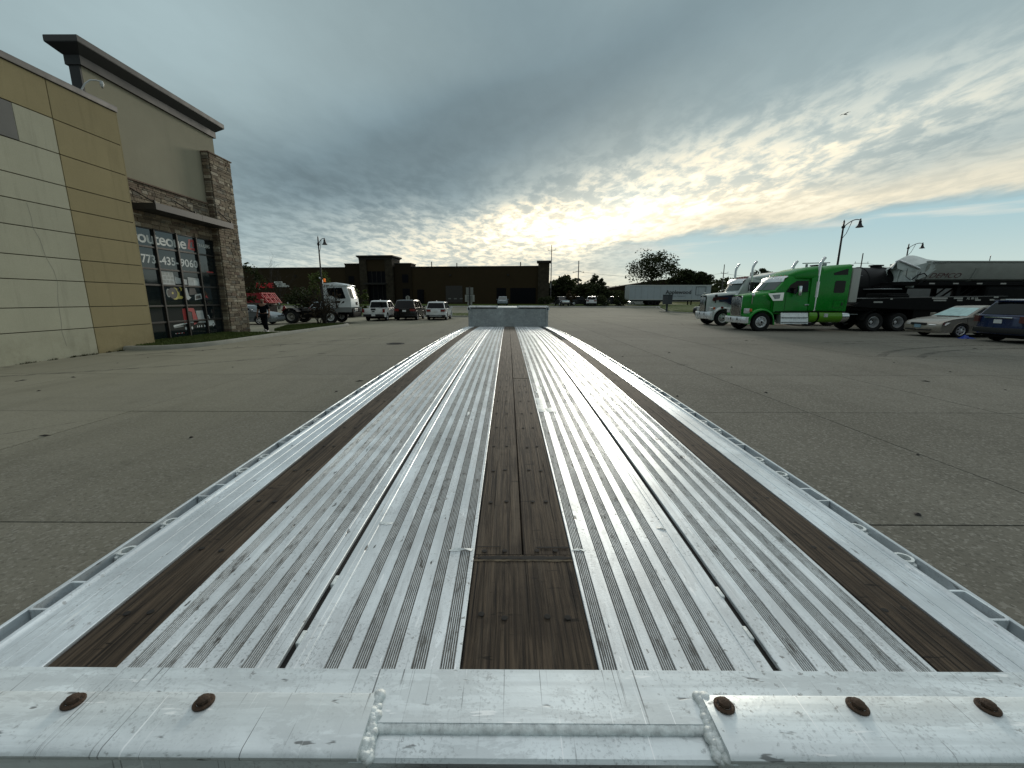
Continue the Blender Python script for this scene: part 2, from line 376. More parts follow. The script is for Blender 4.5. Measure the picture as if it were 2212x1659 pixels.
f = t.m('MULTIPLY', t.ss(t.noise(t.mapv(co, (70,16,1)), 1., 5, .72), .52, .66), t.lin(t.noise(t.mapv(co, (6,1.5,1)), 1., 3, .6), .3, .7, .20, .80))
b.inputs['Base Color'].default_value = (.115,.110,.100,1); b.inputs['Roughness'].default_value = .85
mx = t.n('ShaderNodeMixShader'); t.L.new(f, mx.inputs[0]); t.L.new(t.n('ShaderNodeBsdfTransparent').outputs[0], mx.inputs[1]); t.L.new(b.outputs[0], mx.inputs[2])
t.L.new(mx.outputs[0], [n for n in M.node_tree.nodes if n.type == 'OUTPUT_MATERIAL'][0].inputs[0]); M_FILM = M

M_GLASS = mat('dark_glass', (.004,.005,.006), .08, 0, .22)
M_GLASS_TINT = mat('clear_windscreen', (.045,.062,.058), .07, 0, .5)
M_RUBBER = mat('tyre_rubber', (.006,.006,.0065), .9, var=.3, vscale=8)
M_BLACK = mat('black_paint', (.004,.004,.0045), .75, 0, .15, .3, 3)
M_CHASSIS = mat('chassis_black', (.005,.005,.005), .8, 0, .15, var=.4, vscale=3)
M_PLASTIC = mat('black_plastic', (.010,.010,.011), .65, var=.2, vscale=5)
M_CHROME = mat('chrome', (.70,.71,.72), .16, 1.0, var=.12, vscale=4)
M_POLISH = mat('polished_aluminium', (.72,.73,.74), .30, .6, var=.2, vscale=5)
M_RED = mat('red_lens', (.16,.010,.010), .25, 0, .6)
M_AMBER = mat('amber_lens', (.55,.10,.02), .25)
M_LENS = mat('headlamp_lens', (.55,.57,.57), .12, .2, .7)
M_PLATE = mat('licence_plate_white', (.62,.64,.64), .4)
M_WHITE = paint('white_paint', (.72,.74,.74))
# ------------------------------------------------------------------ ground
def terr(x, y): return .02*max(0., min(y, 120.)-55.)
mb = MB(); ys = [-40,-6,54.96,55,60,70,80,90,100,110,120,200,500,1600]
xs = [-1600,-300,-90,-40,-14,0,14,40,90,300,1600]
mb.grid([[(x, y, terr(x,y)-.03) for x in xs] for y in ys])
M_GROUND = mat('distant_ground', (.135,.130,.112), .9, var=.25, vscale=.08, coord='Object')
mb.build('ground', M_GROUND, None, kind='structure')

pave = bpy.data.objects.new('concrete_yard', None); COL.objects.link(pave); pave['kind'] = 'structure'
XJ = [-22,-17.9,-13.9,-10,-6.05,-2.4,1.2,4.8,7.8,11.5,15.2,18.9,22.6,26.3,30,33.7,37.4,41]
YJ = [-3.7,-.34]+[3.03+3.37*k for k in range(16)]
base = MB(); base.quad((-22,-3.7,-.022),(41,-3.7,-.022),(41,YJ[-1],-.022),(-22,YJ[-1],-.022)); base.build('joint_filler', M_JOINT, pave)
def slab(w, d, m, x, y):
    mb = MB(); g = .008
    mb.bbox(g, w-g, g, d-g, -.02, 0, .004)
    o = mb.build('concrete_slab', m, pave); o.location = (x, y, random.uniform(-.0015,.0015)); return o
for i in range(len(XJ)-1):
    for j in range(len(YJ)-1):
        x0, x1, y0, y1 = XJ[i], XJ[i+1], YJ[j], YJ[j+1]
        m = M_CONC_L if x1 < -6 else (M_CONC_M if x1 < 2 else M_CONC_R)
        if y0 > 44 or (y0 > 22 and x0 > -2): m = M_CONC_M
        slab(x1-x0, y1-y0, m, x0, y0)
# rest of the yard and the road beyond, one sheet each
mb = MB(); yy = [YJ[-1]+.01, 55, 60, 66, 72, 75.]
mb.grid([[(x, y, terr(x,y)) for x in (-60,-20,10,41,90)] for y in yy]); mb.build('yard_sheet', M_CONC_M, pave)
mb = MB(); mb.grid([[(x, y, terr(x,y)+.004) for x in (-90,-20,10,41,140)] for y in (75.2, 78, 81.5)])
mb.build('road', mat('pale_road', (.27,.265,.24), .9, var=.15, vscale=.5), None, kind='structure')

def kerb_strip(pts, w=.16, h=.15, closed=False, name='kerb', lift=terr):
    """kerb along a polyline, a stone every couple of metres"""
    rows = []
    n = len(pts)
    for i, p in enumerate(pts):
        a = Vector(pts[(i-1) % n] if closed or i > 0 else pts[0]); c = Vector(pts[(i+1) % n] if closed or i < n-1 else pts[-1])
        d = (c-a).normalized(); nn = Vector((-d.y, d.x)); z = lift(*p)
        P = Vector(p); q = P+nn*w
        rows.append([(P.x-nn.x*.02,P.y-nn.y*.02,z-.02),(P.x,P.y,z+h-.03),(P.x+nn.x*.03,P.y+nn.y*.03,z+h),(q.x,q.y,z+h),(q.x,q.y,z-.02)])
    if closed: rows.append(rows[0])
    return MB().grid(rows).build(name, M_KERB, None, 40, kind='structure')
def smoothline(pts, k=6):
    out = []
    P = [Vector(p) for p in pts]
    for i in range(len(P)-1):
        p0, p1, p2, p3 = P[max(i-1,0)], P[i], P[i+1], P[min(i+2,len(P)-1)]
        for j in range(k):
            s = j/k; out.append(tuple(.5*((2*p1)+(p2-p0)*s+(2*p0-5*p1+4*p2-p3)*s*s+(3*p1-p0-3*p2+p3)*s**3)))
    out.append(tuple(P[-1])); return out
def inside(x, y, poly):
    c = False; j = len(poly)-1
    for i in range(len(poly)):
        xi, yi = poly[i]; xj, yj = poly[j]
        if (yi > y) != (yj > y) and x < (xj-xi)*(y-yi)/(yj-yi)+xi: c = not c
        j = i
    return c
def lawn(poly, z=.13, n=6000, h=.06, name='lawn', bladew=.012, mound=0.):
    from mathutils.geometry import tessellate_polygon
    mb = MB(); gx_, gy_ = sum(p[0] for p in poly)/len(poly), sum(p[1] for p in poly)/len(poly)
    if mound:
        ms = [(1,0),(.97,.35),(.90,.75),(.75,1.)]
        rings = [[(gx_+(x-gx_)*f, gy_+(y-gy_)*f, terr(x,y)+z+mound*q) for x, y in poly] for f, q in ms]
        mb.grid(rings, closed=True); mb.f.append(tuple(len(mb.v)-len(poly)+i for i in range(len(poly))))
    else: mb.poly([(x, y, terr(x,y)+z) for x, y in poly])
    mb.grid([[(x, y, terr(x,y)-.04) for x, y in poly], [(x, y, terr(x,y)+z) for x, y in poly]], closed=True)
    bm_ = mb.mesh(name, M_GRASS, fix=False)
    bm = bmesh.new(); bm.from_mesh(bm_); bmesh.ops.triangulate(bm, faces=bm.faces)
    for f in bm.faces:
        if f.normal.z < -.01: f.normal_flip()
    bm.to_mesh(bm_); bm.free()
    link(name, bm_, None, kind='structure')
    xs = [p[0] for p in poly]; ys = [p[1] for p in poly]; V = []; F = []; tries = 0
    while len(F) < n and tries < n*8:
        tries += 1; x = random.uniform(min(xs), max(xs)); y = random.uniform(min(ys), max(ys))
        if not inside(x, y, poly): continue
        a = random.uniform(0, PI); zz = terr(x,y)+z+(mound*.85 if mound else 0); hh = h*random.uniform(.4,1.4); k = len(V); w = bladew*random.uniform(.6,1.4)
        V += [(x-w*math.cos(a), y-w*math.sin(a), zz-.01), (x+w*math.cos(a), y+w*math.sin(a), zz-.01), (x+random.uniform(-.5,.5)*hh, y+random.uniform(-.5,.5)*hh, zz+hh)]
        F.append((k,k+1,k+2))
    mb = MB(); mb.v = V; mb.f = F
    mb.build('grass', M_BLADE, None, fix=False, kind='stuff')
# ------------------------------------------------------------------ left island, lawns and kerbs
kerb_l = smoothline([(-13.42,14.35),(-12.55,14.45),(-11.75,15.1),(-11.35,16.4),(-11.28,18.6),(-11.2,21),(-11.0,24.5),(-10.75,27.6),(-11.1,28.9),(-12.2,29.3),(-14.2,29.4)], 6)
kerb_strip(kerb_l)
lawn([(-14.4,15.72),(-13.3,14.75),(-12.5,14.75),(-11.9,15.3),(-11.5,16.5),(-11.45,18.6),(-11.38,21.1),(-14.05,21.1),(-14.4,21.1)], n=11000, h=.045)
lawn([(-13.1,23.3),(-14.4,27.3),(-13.4,29.1),(-12.2,29.1),(-11.25,28.7),(-10.95,27.6),(-11.15,24.5),(-11.2,23.3)], n=12000, h=.05)
mb = MB(); mb.box(-17.5,-11.36,21.3,23.1,-.01,.03); mb.build('sidewalk', M_CONC_L, None, kind='structure')
# long island behind the parked cars
isl = [(-24,42.6),(-3.2,42.6),(-2.4,43.4),(-2.4,50),(-3.5,52),(-24,52)]
kerb_strip(isl, closed=True)
lawn([(x*.995 if i else x+.2, y) for i, (x, y) in enumerate([(-23.8,42.8),(-3.4,42.8),(-2.7,43.5),(-2.7,49.9),(-3.6,51.8),(-23.8,51.8)])], n=2500, h=.05, bladew=.02)
# right island with the drop box
isr = smoothline([(70,54.2),(40,54.2),(27,54.6),(23.6,55.4),(22.2,58),(23.2,63),(26.5,74.8)], 6)
kerb_strip(isr[::-1])
lawn([(69,54.45),(40,54.45),(27.2,54.85),(24,55.6),(22.6,58.1),(23.6,63),(26.8,74.6),(69,74.8)], n=1500, h=.06, bladew=.02, mound=.38)
# verge across the road, kerb of the yard
kerb_strip([(-60,75.0),(26.3,75.0)], w=.2)
mb = MB(); mb.grid([[(x, y, terr(x,y)+.06) for x in (-90,-30,9,25,70,140)] for y in (81.6, 86, 92)])
mb.build('verge', M_GRASS, None, kind='structure')

# ------------------------------------------------------------------ flatbed trailer
CX = .032
def dz(y): return EYE-.72-.0026*(y-6.6)**2
Y0, Y1 = .775, 12.94
trailer = thing('step_deck_trailer', 'long empty aluminium step deck trailer with brown plank strips, filling the foreground', 'trailer', (CX, 0, 0))
YS = [Y0+.25*i for i in range(49)]; YS = [y for y in YS if y < Y1-.05]+[Y1]
def extrude(profile, name, m, y0=Y0, y1=Y1, smooth=28, ys=None, closed=True):
    """profile of (x, z) swept along the cambered deck"""
    ys = ys or [y for y in YS if y0 < y < y1]; ys = [y0]+[y for y in ys if y0+.02 < y < y1-.02]+[y1]
    mb = MB(); n = len(profile)
    rows = [[(x-CX, y, dz(y)+z) for x, z in profile] for y in ys]
    mb.grid(rows, closed=closed)
    if closed: mb.f += [tuple(range(n))[::-1], tuple(len(mb.v)-n+i for i in range(n))]
    return mb.build(name, m, trailer, smooth)
def panel(x0, x1, centres, lip_left, lip_right):
    pts = []; d = .0045
    if lip_left: pts += [(x0,-.03),(x0,.0),(x0+.002,.0015),(x0+.020,.0015),(x0+.023,.0005),(x0+.036,.0005),(x0+.038,-.0012),(x0+.042,-.0012),(x0+.044,.0)]
    else: pts += [(x0,-.03),(x0,-.001),(x0+.0015,.0)]
    for c_ in centres:
        w = .0148
        pts += [(c_-w-.0015,.0),(c_-w,-d)]
        for k in range(5):
            q = c_-w+.0020+k*.0053
            pts += [(q,-d),(q+.0018,-.0007),(q+.0026,-.0007),(q+.0044,-d)]
        pts += [(c_+w,-d),(c_+w+.0015,.0)]
    if lip_right: pts += [(x1-.044,.0),(x1-.042,-.0012),(x1-.038,-.0012),(x1-.036,.0005),(x1-.023,.0005),(x1-.020,.0015),(x1-.002,.0015),(x1,.0),(x1,-.03)]
    else: pts += [(x1-.0015,.0),(x1,-.001),(x1,-.03)]
    p = extrude(pts, 'deck_panel', M_ALU, smooth=None)
    # grime lying in the groove bottoms
    mb = MB()
    for c_ in centres:
        mb.grid([[(x-CX, y, dz(y)-.0026) for x in (c_-.0146, c_+.0146)] for y in YS])
    mb.build('groove_grime', M_GRIME, p, kind='stuff')
    mb = MB()
    for c_ in centres:
        mb.grid([[(x-CX, y, dz(y)+.0004) for x in (c_-.0158, c_+.0158)] for y in YS])
    mb.build('dirt_film', M_FILM, p, fix=False, kind='stuff')
    return p
def px(v): return (v-1099)/973.
G1 = [px(v) for v in (285,350,410,472.5,532.5)]; G2 = [px(v) for v in (715,777,840,905,967.5)]
G3 = [px(v) for v in (1323,1391,1451,1516,1578)]; G4 = [px(v) for v in (1756,1821,1883.5,1941,2001)]
panel(-.876,-.515,G1,False,True); panel(-.497,-.1065,G2,True,False)
panel(.2055,.592,G3,False,True); panel(.610,.955,G4,True,False)
# black strips painting shade into the two gaps, bare bed under the planks
for x0, x1 in ((-.515,-.497),(.592,.610)):
    extrude([(x0,-.03),(x0,-.009),(x1,-.009),(x1,-.03)], 'gap_shade_strip', M_HOLE)
extrude([(-1.04,-.075),(-1.04,-.062),(1.10,-.062),(1.10,-.075)], 'subfloor', M_CHASSIS)
# planks: cut lengths with a hair of space between
def plank(x0, x1, y0, y1, top=0.):
    z = top+random.uniform(-.002,.001); e = .004
    x0 += .0018; x1 -= .0018; y0 += .0015; y1 -= .0015
    prof = [(x0,-.04+z),(x0,z-e),(x0+e*.8,z),(x1-e*.8,z),(x1,z-e),(x1,-.04+z)]
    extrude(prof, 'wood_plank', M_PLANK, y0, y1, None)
cuts_l = [Y0,1.185,3.4,5.9,8.7,11.0,Y1]; cuts_r = [Y0,1.185,3.9,6.6,8.7,11.4,Y1]
plank(-.1055,.2045,Y0,1.185)
for a_, b_ in zip(cuts_l[1:], cuts_l[2:]): plank(-.1055,.049,a_,b_)
for a_, b_ in zip(cuts_r[1:], cuts_r[2:]): plank(.049,.2045,a_,b_)
for a_, b_ in zip([Y0,4.6,8.3,Y1],[4.6,8.3,Y1]): plank(-1.038,-.8765,a_,b_)
for a_, b_ in zip([Y0,3.7,7.6,Y1],[3.7,7.6,Y1]): plank(.9555,1.098,a_,b_)
# worn cross gouge in the middle planks
gm = MB()
def gouge(x0, x1, yc, w):
    n = 24; r0 = []; r1 = []; r2 = []
    for i in range(n+1):
        x = x0+(x1-x0)*i/n; s = random.uniform(.6,1.1); e = min(1, i/2., (n-i)/2.+.3)
        r0.append((x-CX, yc-w*s*e, dz(yc)+.0012)); r1.append((x-CX, yc+random.uniform(-.2,.2)*w, dz(yc)+.0014)); r2.append((x-CX, yc+w*.9*s*e, dz(yc)+.0012))
    gm.grid([r0,r1,r2])
gouge(-.104,.203,1.168,.010); gouge(.09,.203,1.222,.005); gouge(-.104,-.02,1.225,.002)
gm.build('plank_gouge', M_HOLE, trailer)
lm = MB(); lm.grid([[(x-CX, 1.152+random.uniform(-.002,.002), dz(1.15)+.0006) for x in np.linspace(-.104,.203,30)],[(x-CX, 1.1575+random.uniform(-.001,.0012), dz(1.15)+.0022) for x in np.linspace(-.104,.203,30)],[(x-CX, 1.1595, dz(1.15)+.0006) for x in np.linspace(-.104,.203,30)]]); lm.build('plank_lip', mat('raw_wood', (.13,.10,.065), .8, var=.4, vscale=40), trailer)
# screws
sm = MB(); sm.lathe([(0,.0004),(.0060,.0004),(.0088,.0001)][::-1], 'z', n=10); screw_me = sm.mesh('screw', M_HOLE)
rows_y = [.93,1.205,1.52,1.81,2.11,2.42,2.72,3.05,3.34,3.54,3.80]+[4.1+.305*k for k in range(29)]
for y in rows_y:
    for x in (-.070,-.006,.100,.158):
        link('screw', screw_me, trailer, (x+random.uniform(-.006,.006)-CX, y+random.uniform(-.008,.008), dz(y)+.0010), (0,0,random.uniform(0,6)), kind='stuff' if y > 9 else 'thing')
    for x in ((-.99,-.93),(1.0,1.058)):
        for q in x:
            if y < 9 or q in (-.99, 1.058): link('screw', screw_me, trailer, (q+random.uniform(-.006,.006)-CX, y+.03*(q > 0)+random.uniform(-.01,.01), dz(y)+.0012), (0,0,random.uniform(0,6)))
# side rails: flat top with two scored lines, rolled bead at the outer lip
def rail(x_in, x_out):
    s = 1 if x_out > x_in else -1
    def X(d): return x_in+s*d
    w = abs(x_out-x_in); p = [(X(0),-.03),(X(0),.0005),(X(.002),.002)]
    for q in (.045,.098):
        if q < w-.03: p += [(X(q),.002),(X(q+.001),.0005),(X(q+.0025),.0005),(X(q+.0035),.002)]
    p += [(X(w-.026),.002),(X(w-.024),.0045),(X(w-.018),.0085),(X(w-.009),.009),(X(w-.002),.005),(X(w),-.002),(X(w),-.11),(X(w-.01),-.11),(X(w-.012),-.03)]
    return extrude(p, 'side_rail', M_ALU_RAIL, smooth=25)
rail(-1.0405,-1.213); rail(1.1005,1.237)
def rub(xo, s):
    a, b = xo, xo+s*.011
    return extrude([(a,-.085),(a,-.008),(a+s*.002,-.006),(b-s*.002,-.006),(b,-.008),(b,-.085)], 'rub_rail', M_ALU_RAIL, smooth=25)
rub(-1.275,-1); rub(1.299,1)
# stake pockets and pipe spools between side rail and rub rail
def pocket_mesh():
    mb = MB(); w, d, t_ = .058, .115, .007
    r = .012
    def ring(o, z):
        pts = []
        for cx_, cy_, a0 in ((w/2-r,d/2-r,0),(-w/2+r,d/2-r,90),(-w/2+r,-d/2+r,180),(w/2-r,-d/2+r,270)):
            for k in range(4):
                a = rad(a0+30*k); rr = r+o
                pts.append((cx_+rr*math.cos(a), cy_+rr*math.sin(a), z))
        return pts
    mb.grid([ring(-t_,-.10),ring(-t_,0),ring(0,0),ring(0,-.10)], closed=True); return mb.mesh('stake_pocket', M_ALU_RAIL, 40)
pk = pocket_mesh()
sp = MB(); sp.lathe([(.018,-.08),(.018,.002),(.026,.002),(.027,-.004),(.027,-.08)], 'z', n=14)
a_ = [];
for k in range(22):
    a = 2*PI*k/11; q = random.uniform(.0,.02)
    sp.lathe([(0,.006),(.008,.002),(.009,-.006),(.0,-.008)], 'z', ((.027)*math.cos(a), .027*math.sin(a), -.002-q), n=5)
sp_me = sp.mesh('pipe_spool', M_WELD, 50)
y = .95
for side in (-1.244, 1.268):
    y = 1.005 if side < 0 else .985; k = 0
    while y < Y1-.4:
        link('stake_pocket', pk, trailer, (side-CX, y, dz(y)-.004))
        for f in (.21,.39):
            if y+f < Y1-.2: link('pipe_spool', sp_me, trailer, (side-CX, y+f, dz(y)-.006))
        y += .612
# scuffed weld patches on the deck
def weld_patch(x0, x1, y0, y1, name='weld_patch', seed=0):
    R = random.Random(seed); mb = MB(); nx, ny = max(2,int((x1-x0)/.02)), max(2,int((y1-y0)/.03)); rows = []
    for j in range(ny+1):
        r = []
        for i in range(nx+1):
            e = i in (0,nx) or j in (0,ny); x = x0+(x1-x0)*i/nx+R.uniform(-.005,.005); yy_ = y0+(y1-y0)*j/ny+R.uniform(-.008,.008)
            r.append((x-CX, yy_, dz(yy_)+(.0008 if e else R.uniform(.002,.0065))))
        rows.append(r)
    return mb.grid(rows).build(name, M_WELD, trailer, 60)
weld_patch(.215,.262,2.76,3.14,seed=1); weld_patch(.268,.318,2.76,2.86,seed=2); weld_patch(.325,.334,2.70,2.80,seed=3); weld_patch(.23,.255,3.3,3.36,seed=4)
weld_patch(.27,.295,3.42,3.52,seed=5); weld_patch(-.275,-.262,2.66,2.76,seed=6); weld_patch(-.30,-.13,9.2,9.4,seed=7); weld_patch(-.33,-.29,9.2,10.4,seed=8)
weld_patch(.25,.40,9.1,9.24,seed=9); weld_patch(-.19,-.115,1.203,1.2075,seed=10); weld_patch(.21,.25,1.205,1.209,seed=11); weld_patch(-.46,-.415,1.355,1.372,seed=12); weld_patch(.53,.56,1.33,1.345,seed=13)
weld_patch(.41,.46,9.0,9.35,seed=14); weld_patch(.62,.70,8.8,8.95,seed=15); weld_patch(-.80,-.70,5.3,5.36,seed=16); weld_patch(-.26,-.2,5.9,5.96,seed=17)
# torn lip on the gap edges
for x_, ys_ in ((-.4985,(.86,1.06)),(.5935,(.88,1.02))):
    for yv in ys_:
        mb = MB(); mb.bbox(x_-.006-CX, x_+.004-CX, yv-.02, yv+.02, dz(yv)-.012, dz(yv)+.004, .002); mb.build('torn_lip', M_WELD, trailer, 40)

# rear end
def dr(): return dz(Y0)
zt = dr()+.005
bl = MB()
prof = [(Y0+.002,zt-.10),(Y0+.002,zt-.004),(Y0-.002,zt),(Y0-.118,zt-.003),(Y0-.118,zt-.10)]
bl.prism([(p[0],p[1]) for p in prof], lambda u,v,tt: (tt-CX,u,v), -1.29, 1.32)
bl.build('rear_beam', M_ALU_REAR, trailer, 30)
def plate(x0, x1, parent=trailer):
    mb = MB(); ya, yb = Y0-.0655, .588; h = zt+.009
    prof = [(ya,zt-.002),(ya,h-.003),(ya-.004,h),(yb+.012,h-.001),(yb+.005,h-.004),(yb+.001,h-.008),(yb+.001,h-.014),(yb+.006,h-.022),(yb+.035,h-.04),(yb+.035,h-.16),(yb+.06,h-.16),(yb+.06,zt-.002)]
    mb.prism(prof, lambda u,v,tt: (tt-CX,u,v), x0, x1)
    bm_ = mb.mesh('rear_plate', M_ALU_REAR, 40); return link('rear_plate', bm_, parent)
plate(-1.29,-.268); plate(.398,1.32)
cp = MB()
cp.prism([(Y0-.1182,zt-.016),(.606,zt-.020),(.601,zt-.026),(.606,zt-.034),(.64,zt-.055),(.65,zt-.15),(Y0-.1182,zt-.15)], lambda u,v,tt: (tt-CX,u,v), -.290, .420)
cp.build('light_channel', M_ALU_REAR, trailer, 30)
def weld_run(p0, p1, r, n, name='weld_bead', jit=.25, flat=.6):
    mb = MB(); p0 = Vector(p0); p1 = Vector(p1)
    for i in range(n):
        q = p0.lerp(p1, (i+.5)/n); rr = r*random.uniform(1-jit,1+jit)
        k = len(mb.v); mb.lathe([(0,rr*flat),(rr*.6,rr*flat*.8),(rr*.95,rr*flat*.3),(rr,0),(rr*.9,-rr*.4)], 'z', (q.x-CX+random.uniform(-1,1)*r*jit*.6, q.y+random.uniform(-1,1)*r*jit*.4, q.z+random.uniform(-.2,.3)*r*jit), n=9)
    return mb.build(name, M_WELD, trailer, 60)
weld_run((-.275,.655,zt-.013),(.405,.655,zt-.013),.0115,170,jit=.05,flat=.75)
for s, x_ in ((-1,-.268),(1,.398)):
    for k in range(3):
        weld_run((x_+s*.002+random.uniform(-.008,.008), Y0-.062, zt+.003),(x_-s*.008+random.uniform(-.008,.008), .600, zt-.012-.004*k),.0088,34,jit=.5,flat=.75)
weld_run((-.42,Y0-.066,zt+.002),(-.268,Y0-.066,zt+.002),.003,50,jit=.4)
# bolts
bo = MB(); bo.lathe([(.0195,0),(.0195,.0025),(.0175,.004),(.0125,.004)], 'z', n=20)
bo.lathe([(.0122,.004),(.0126,.008),(.0120,.011),(.007,.0135),(.0,.0145)], 'z', n=8); bo_me = bo.mesh('bolt', M_RUST, 35)
for i, x in enumerate((-.872,-.609,.433,.698,.956)): link('bolt', bo_me, trailer, (x-CX, .684, zt+.009), (rad(random.uniform(-4,4)),rad(random.uniform(-4,4)),i*1.3))
# tail light bar under the channel
mb = MB(); mb.bbox(-.20-CX,.30-CX,.585,.612,zt-.16,zt-.078,.008); mb.build('tail_light', M_RED, trailer, 40)
# step wall and upper deck
zw = dz(Y1)
mb = MB(); mb.box(-1.19-CX,1.225-CX,Y1,Y1+.02,zw-.45,zw+.585); mb.build('step_wall', M_ALU_DULL, trailer)
for x0, x1 in ((-1.215,-1.135),(1.165,1.245)):
    mb = MB(); mb.bbox(x0-CX,x1-CX,Y1-.03,Y1+.05,zw-.02,zw+.60,.008); mb.build('corner_post', M_ALU_DULL, trailer, 40)
mb = MB(); mb.box(-1.134-CX,1.164-CX,Y1-.014,Y1-.001,zw-.0,zw+.045); mb.build('bottom_trim', M_ALU_DULL, trailer)
for x0, x1 in ((-1.20,-.30),(.28,1.235)):
    mb = MB(); mb.tube([(x0-CX,Y1-.04,zw+.612),(x1-CX,Y1-.04,zw+.612)], .024, 12); o = mb.build('top_roller', M_POLISH, trailer, 40)
    mb = MB(); mb.box(x0+.03-CX,x1-.03-CX,Y1-.012,Y1-.001,zw+.55,zw+.585); mb.build('roller_slot', M_HOLE, trailer)
    for xx in (x0+.02,x1-.02):
        mb = MB(); mb.bbox(xx-.025-CX,xx+.025-CX,Y1-.065,Y1-.002,zw+.565,zw+.635,.006); mb.build('roller_bracket', M_POLISH, trailer, 40)
for x in (-1.2,1.23):
    mb = MB(); mb.lathe([(.045,0),(.045,.03),(.02,.03),(.02,0)], 'x', (x-CX-.015,Y1-.03,zw+.56), 16); mb.build('hook_ring', M_CHASSIS, trailer, 40)
mb = MB(); rv = []
for k in range(7):
    for z in (.022,): mb.lathe([(0,.006),(.008,.004),(.010,0)], 'y', (-.98+k*.33-CX, Y1-.0145, zw+z), 8)
for k in range(5):
    for x in (-1.15,1.19): mb.lathe([(0,.006),(.008,.004),(.010,0)], 'y', (x-CX, Y1-.031, zw+.08+k*.1), 8)
mb.v = [(x, 2*Y1-.03-y if False else y, z) for x, y, z in mb.v]
mb.build('rivet', M_CHASSIS, trailer)
mb = MB(); mb.box(-1.25-CX,1.28-CX,Y1+.021,Y1+3.3,zw+.50,zw+.582); mb.build('upper_deck', M_ALU_RAIL, trailer)
# frame and running gear below the deck
for x in (-.5,.5):
    mb = MB(); mb.box(x-.07,x+.07,.66,Y1+.2,.50,.78); mb.build('frame_beam', M_ALU_DULL, trailer)
    mb = MB(); mb.box(x-.07,x+.07,Y1+.05,Y1+3.2,1.0,zw+.495); mb.build('frame_beam', M_ALU_DULL, trailer)
cm = MB()
for k in range(30): cm.box(-1.18,1.18,.9+k*.4,.96+k*.4,.782,.84)
cm.build('cross_members', M_ALU_DULL, trailer, kind='stuff')

def wheel_meshes(R, w, rimr, style, rim_mat, key=[{}]):
    """(rim mesh, tyre mesh) turned about the y axis, outer face at -y"""
    k = (R, w, rimr, style, rim_mat.name)
    if k in key[0]: return key[0][k]
    ty = MB(); s = w/2
    ty.lathe([(rimr*.98,-s*.80),(rimr*1.06,-s*.95),(R*.90,-s),(R*.975,-s*.88),(R,-s*.62),(R,s*.62),(R*.975,s*.88),(R*.9,s),(rimr*1.06,s*.95),(rimr*.98,s*.8)], 'y', n=36)
    ri = MB()
    if style in ('truck', 'truckdual'):
        dd = -.35 if style == 'truck' else .55
        ri.lathe([(rimr*.99,-s*.82),(rimr*.93,-s*.84),(rimr*.88,s*dd-s*.1),(rimr*.80,s*dd),(rimr*.45,s*dd-s*.25),(rimr*.40,s*dd-s*.3),(rimr*.34,s*dd-s*.75),(rimr*.18,s*dd-s*.9),(0,s*dd-s*.9)], 'y', n=36)
    else:
        ri.lathe([(rimr*1.0,-s*.80),(rimr*.94,-s*.82),(rimr*.88,-s*.60),(rimr*.30,-s*.70),(rimr*.22,-s*.80),(0,-s*.80)], 'y', n=30)
    rim = ri.mesh('wheel', rim_mat, 40); tyre = ty.mesh('tyre', M_RUBBER, 40)
    ho = MB(); nh, rr, hr, hy, hl = {'truck': (10,.66,.088,s*-.35-s*.20,1.), 'truckdual': (10,.66,.085,s*.42,1.), 'six': (6,.62,.15,-s*.675,1.35), 'five': (5,.60,.20,-s*.67,1.3), 'ten': (10,.66,.11,-s*.665,1.5)}[style]
    for j in range(nh):
        a = 2*PI*(j+.5)/nh; cx_, cz_ = rr*rimr*math.cos(a), rr*rimr*math.sin(a); pts = []
        for q in range(10):
            b_ = 2*PI*q/10; u, v = hr*rimr*math.cos(b_)*hl, hr*rimr*math.sin(b_)
            pts.append((cx_+u*math.cos(a)-v*math.sin(a), hy-.006, cz_+u*math.sin(a)+v*math.cos(a)))
        ho.poly(pts)
    if style.startswith('truck'):
        for j in range(10):
            a = 2*PI*j/10; ho.lathe([(0,-.03),(.018,-.03),(.018,.02)], 'y', (.46*rimr*math.cos(a), (s*dd-s*.28), .46*rimr*math.sin(a)), 6)
        if style == 'truck': ho.lathe([(.0,s*dd-s*.92),(.2*rimr,s*dd-s*.92),(.26*rimr,s*dd-s*.7)], 'y', n=14)
    hole = ho.mesh('hand_hole', M_HOLE)
    key[0][k] = (rim, tyre, hole); return key[0][k]
def add_wheel(parent, x, y, R, w, rimr, style, rim_mat, left):
    rim, tyre, hole = wheel_meshes(R, w, rimr, style, rim_mat)
    o = link('wheel', rim, parent, (x, y, R), (0,0,PI if left else 0))
    link('tyre', tyre, o); link('hand_hole', hole, o); return o
for yy_ in (1.9, 3.2):
    for s in (-1, 1):
        add_wheel(trailer, 0, 0, .40, .50, .22, 'truckdual', M_POLISH, False).location = (s*.95, yy_, .40)
        trailer.children[-1].rotation_euler = (0,0,rad(90) if s > 0 else rad(-90))
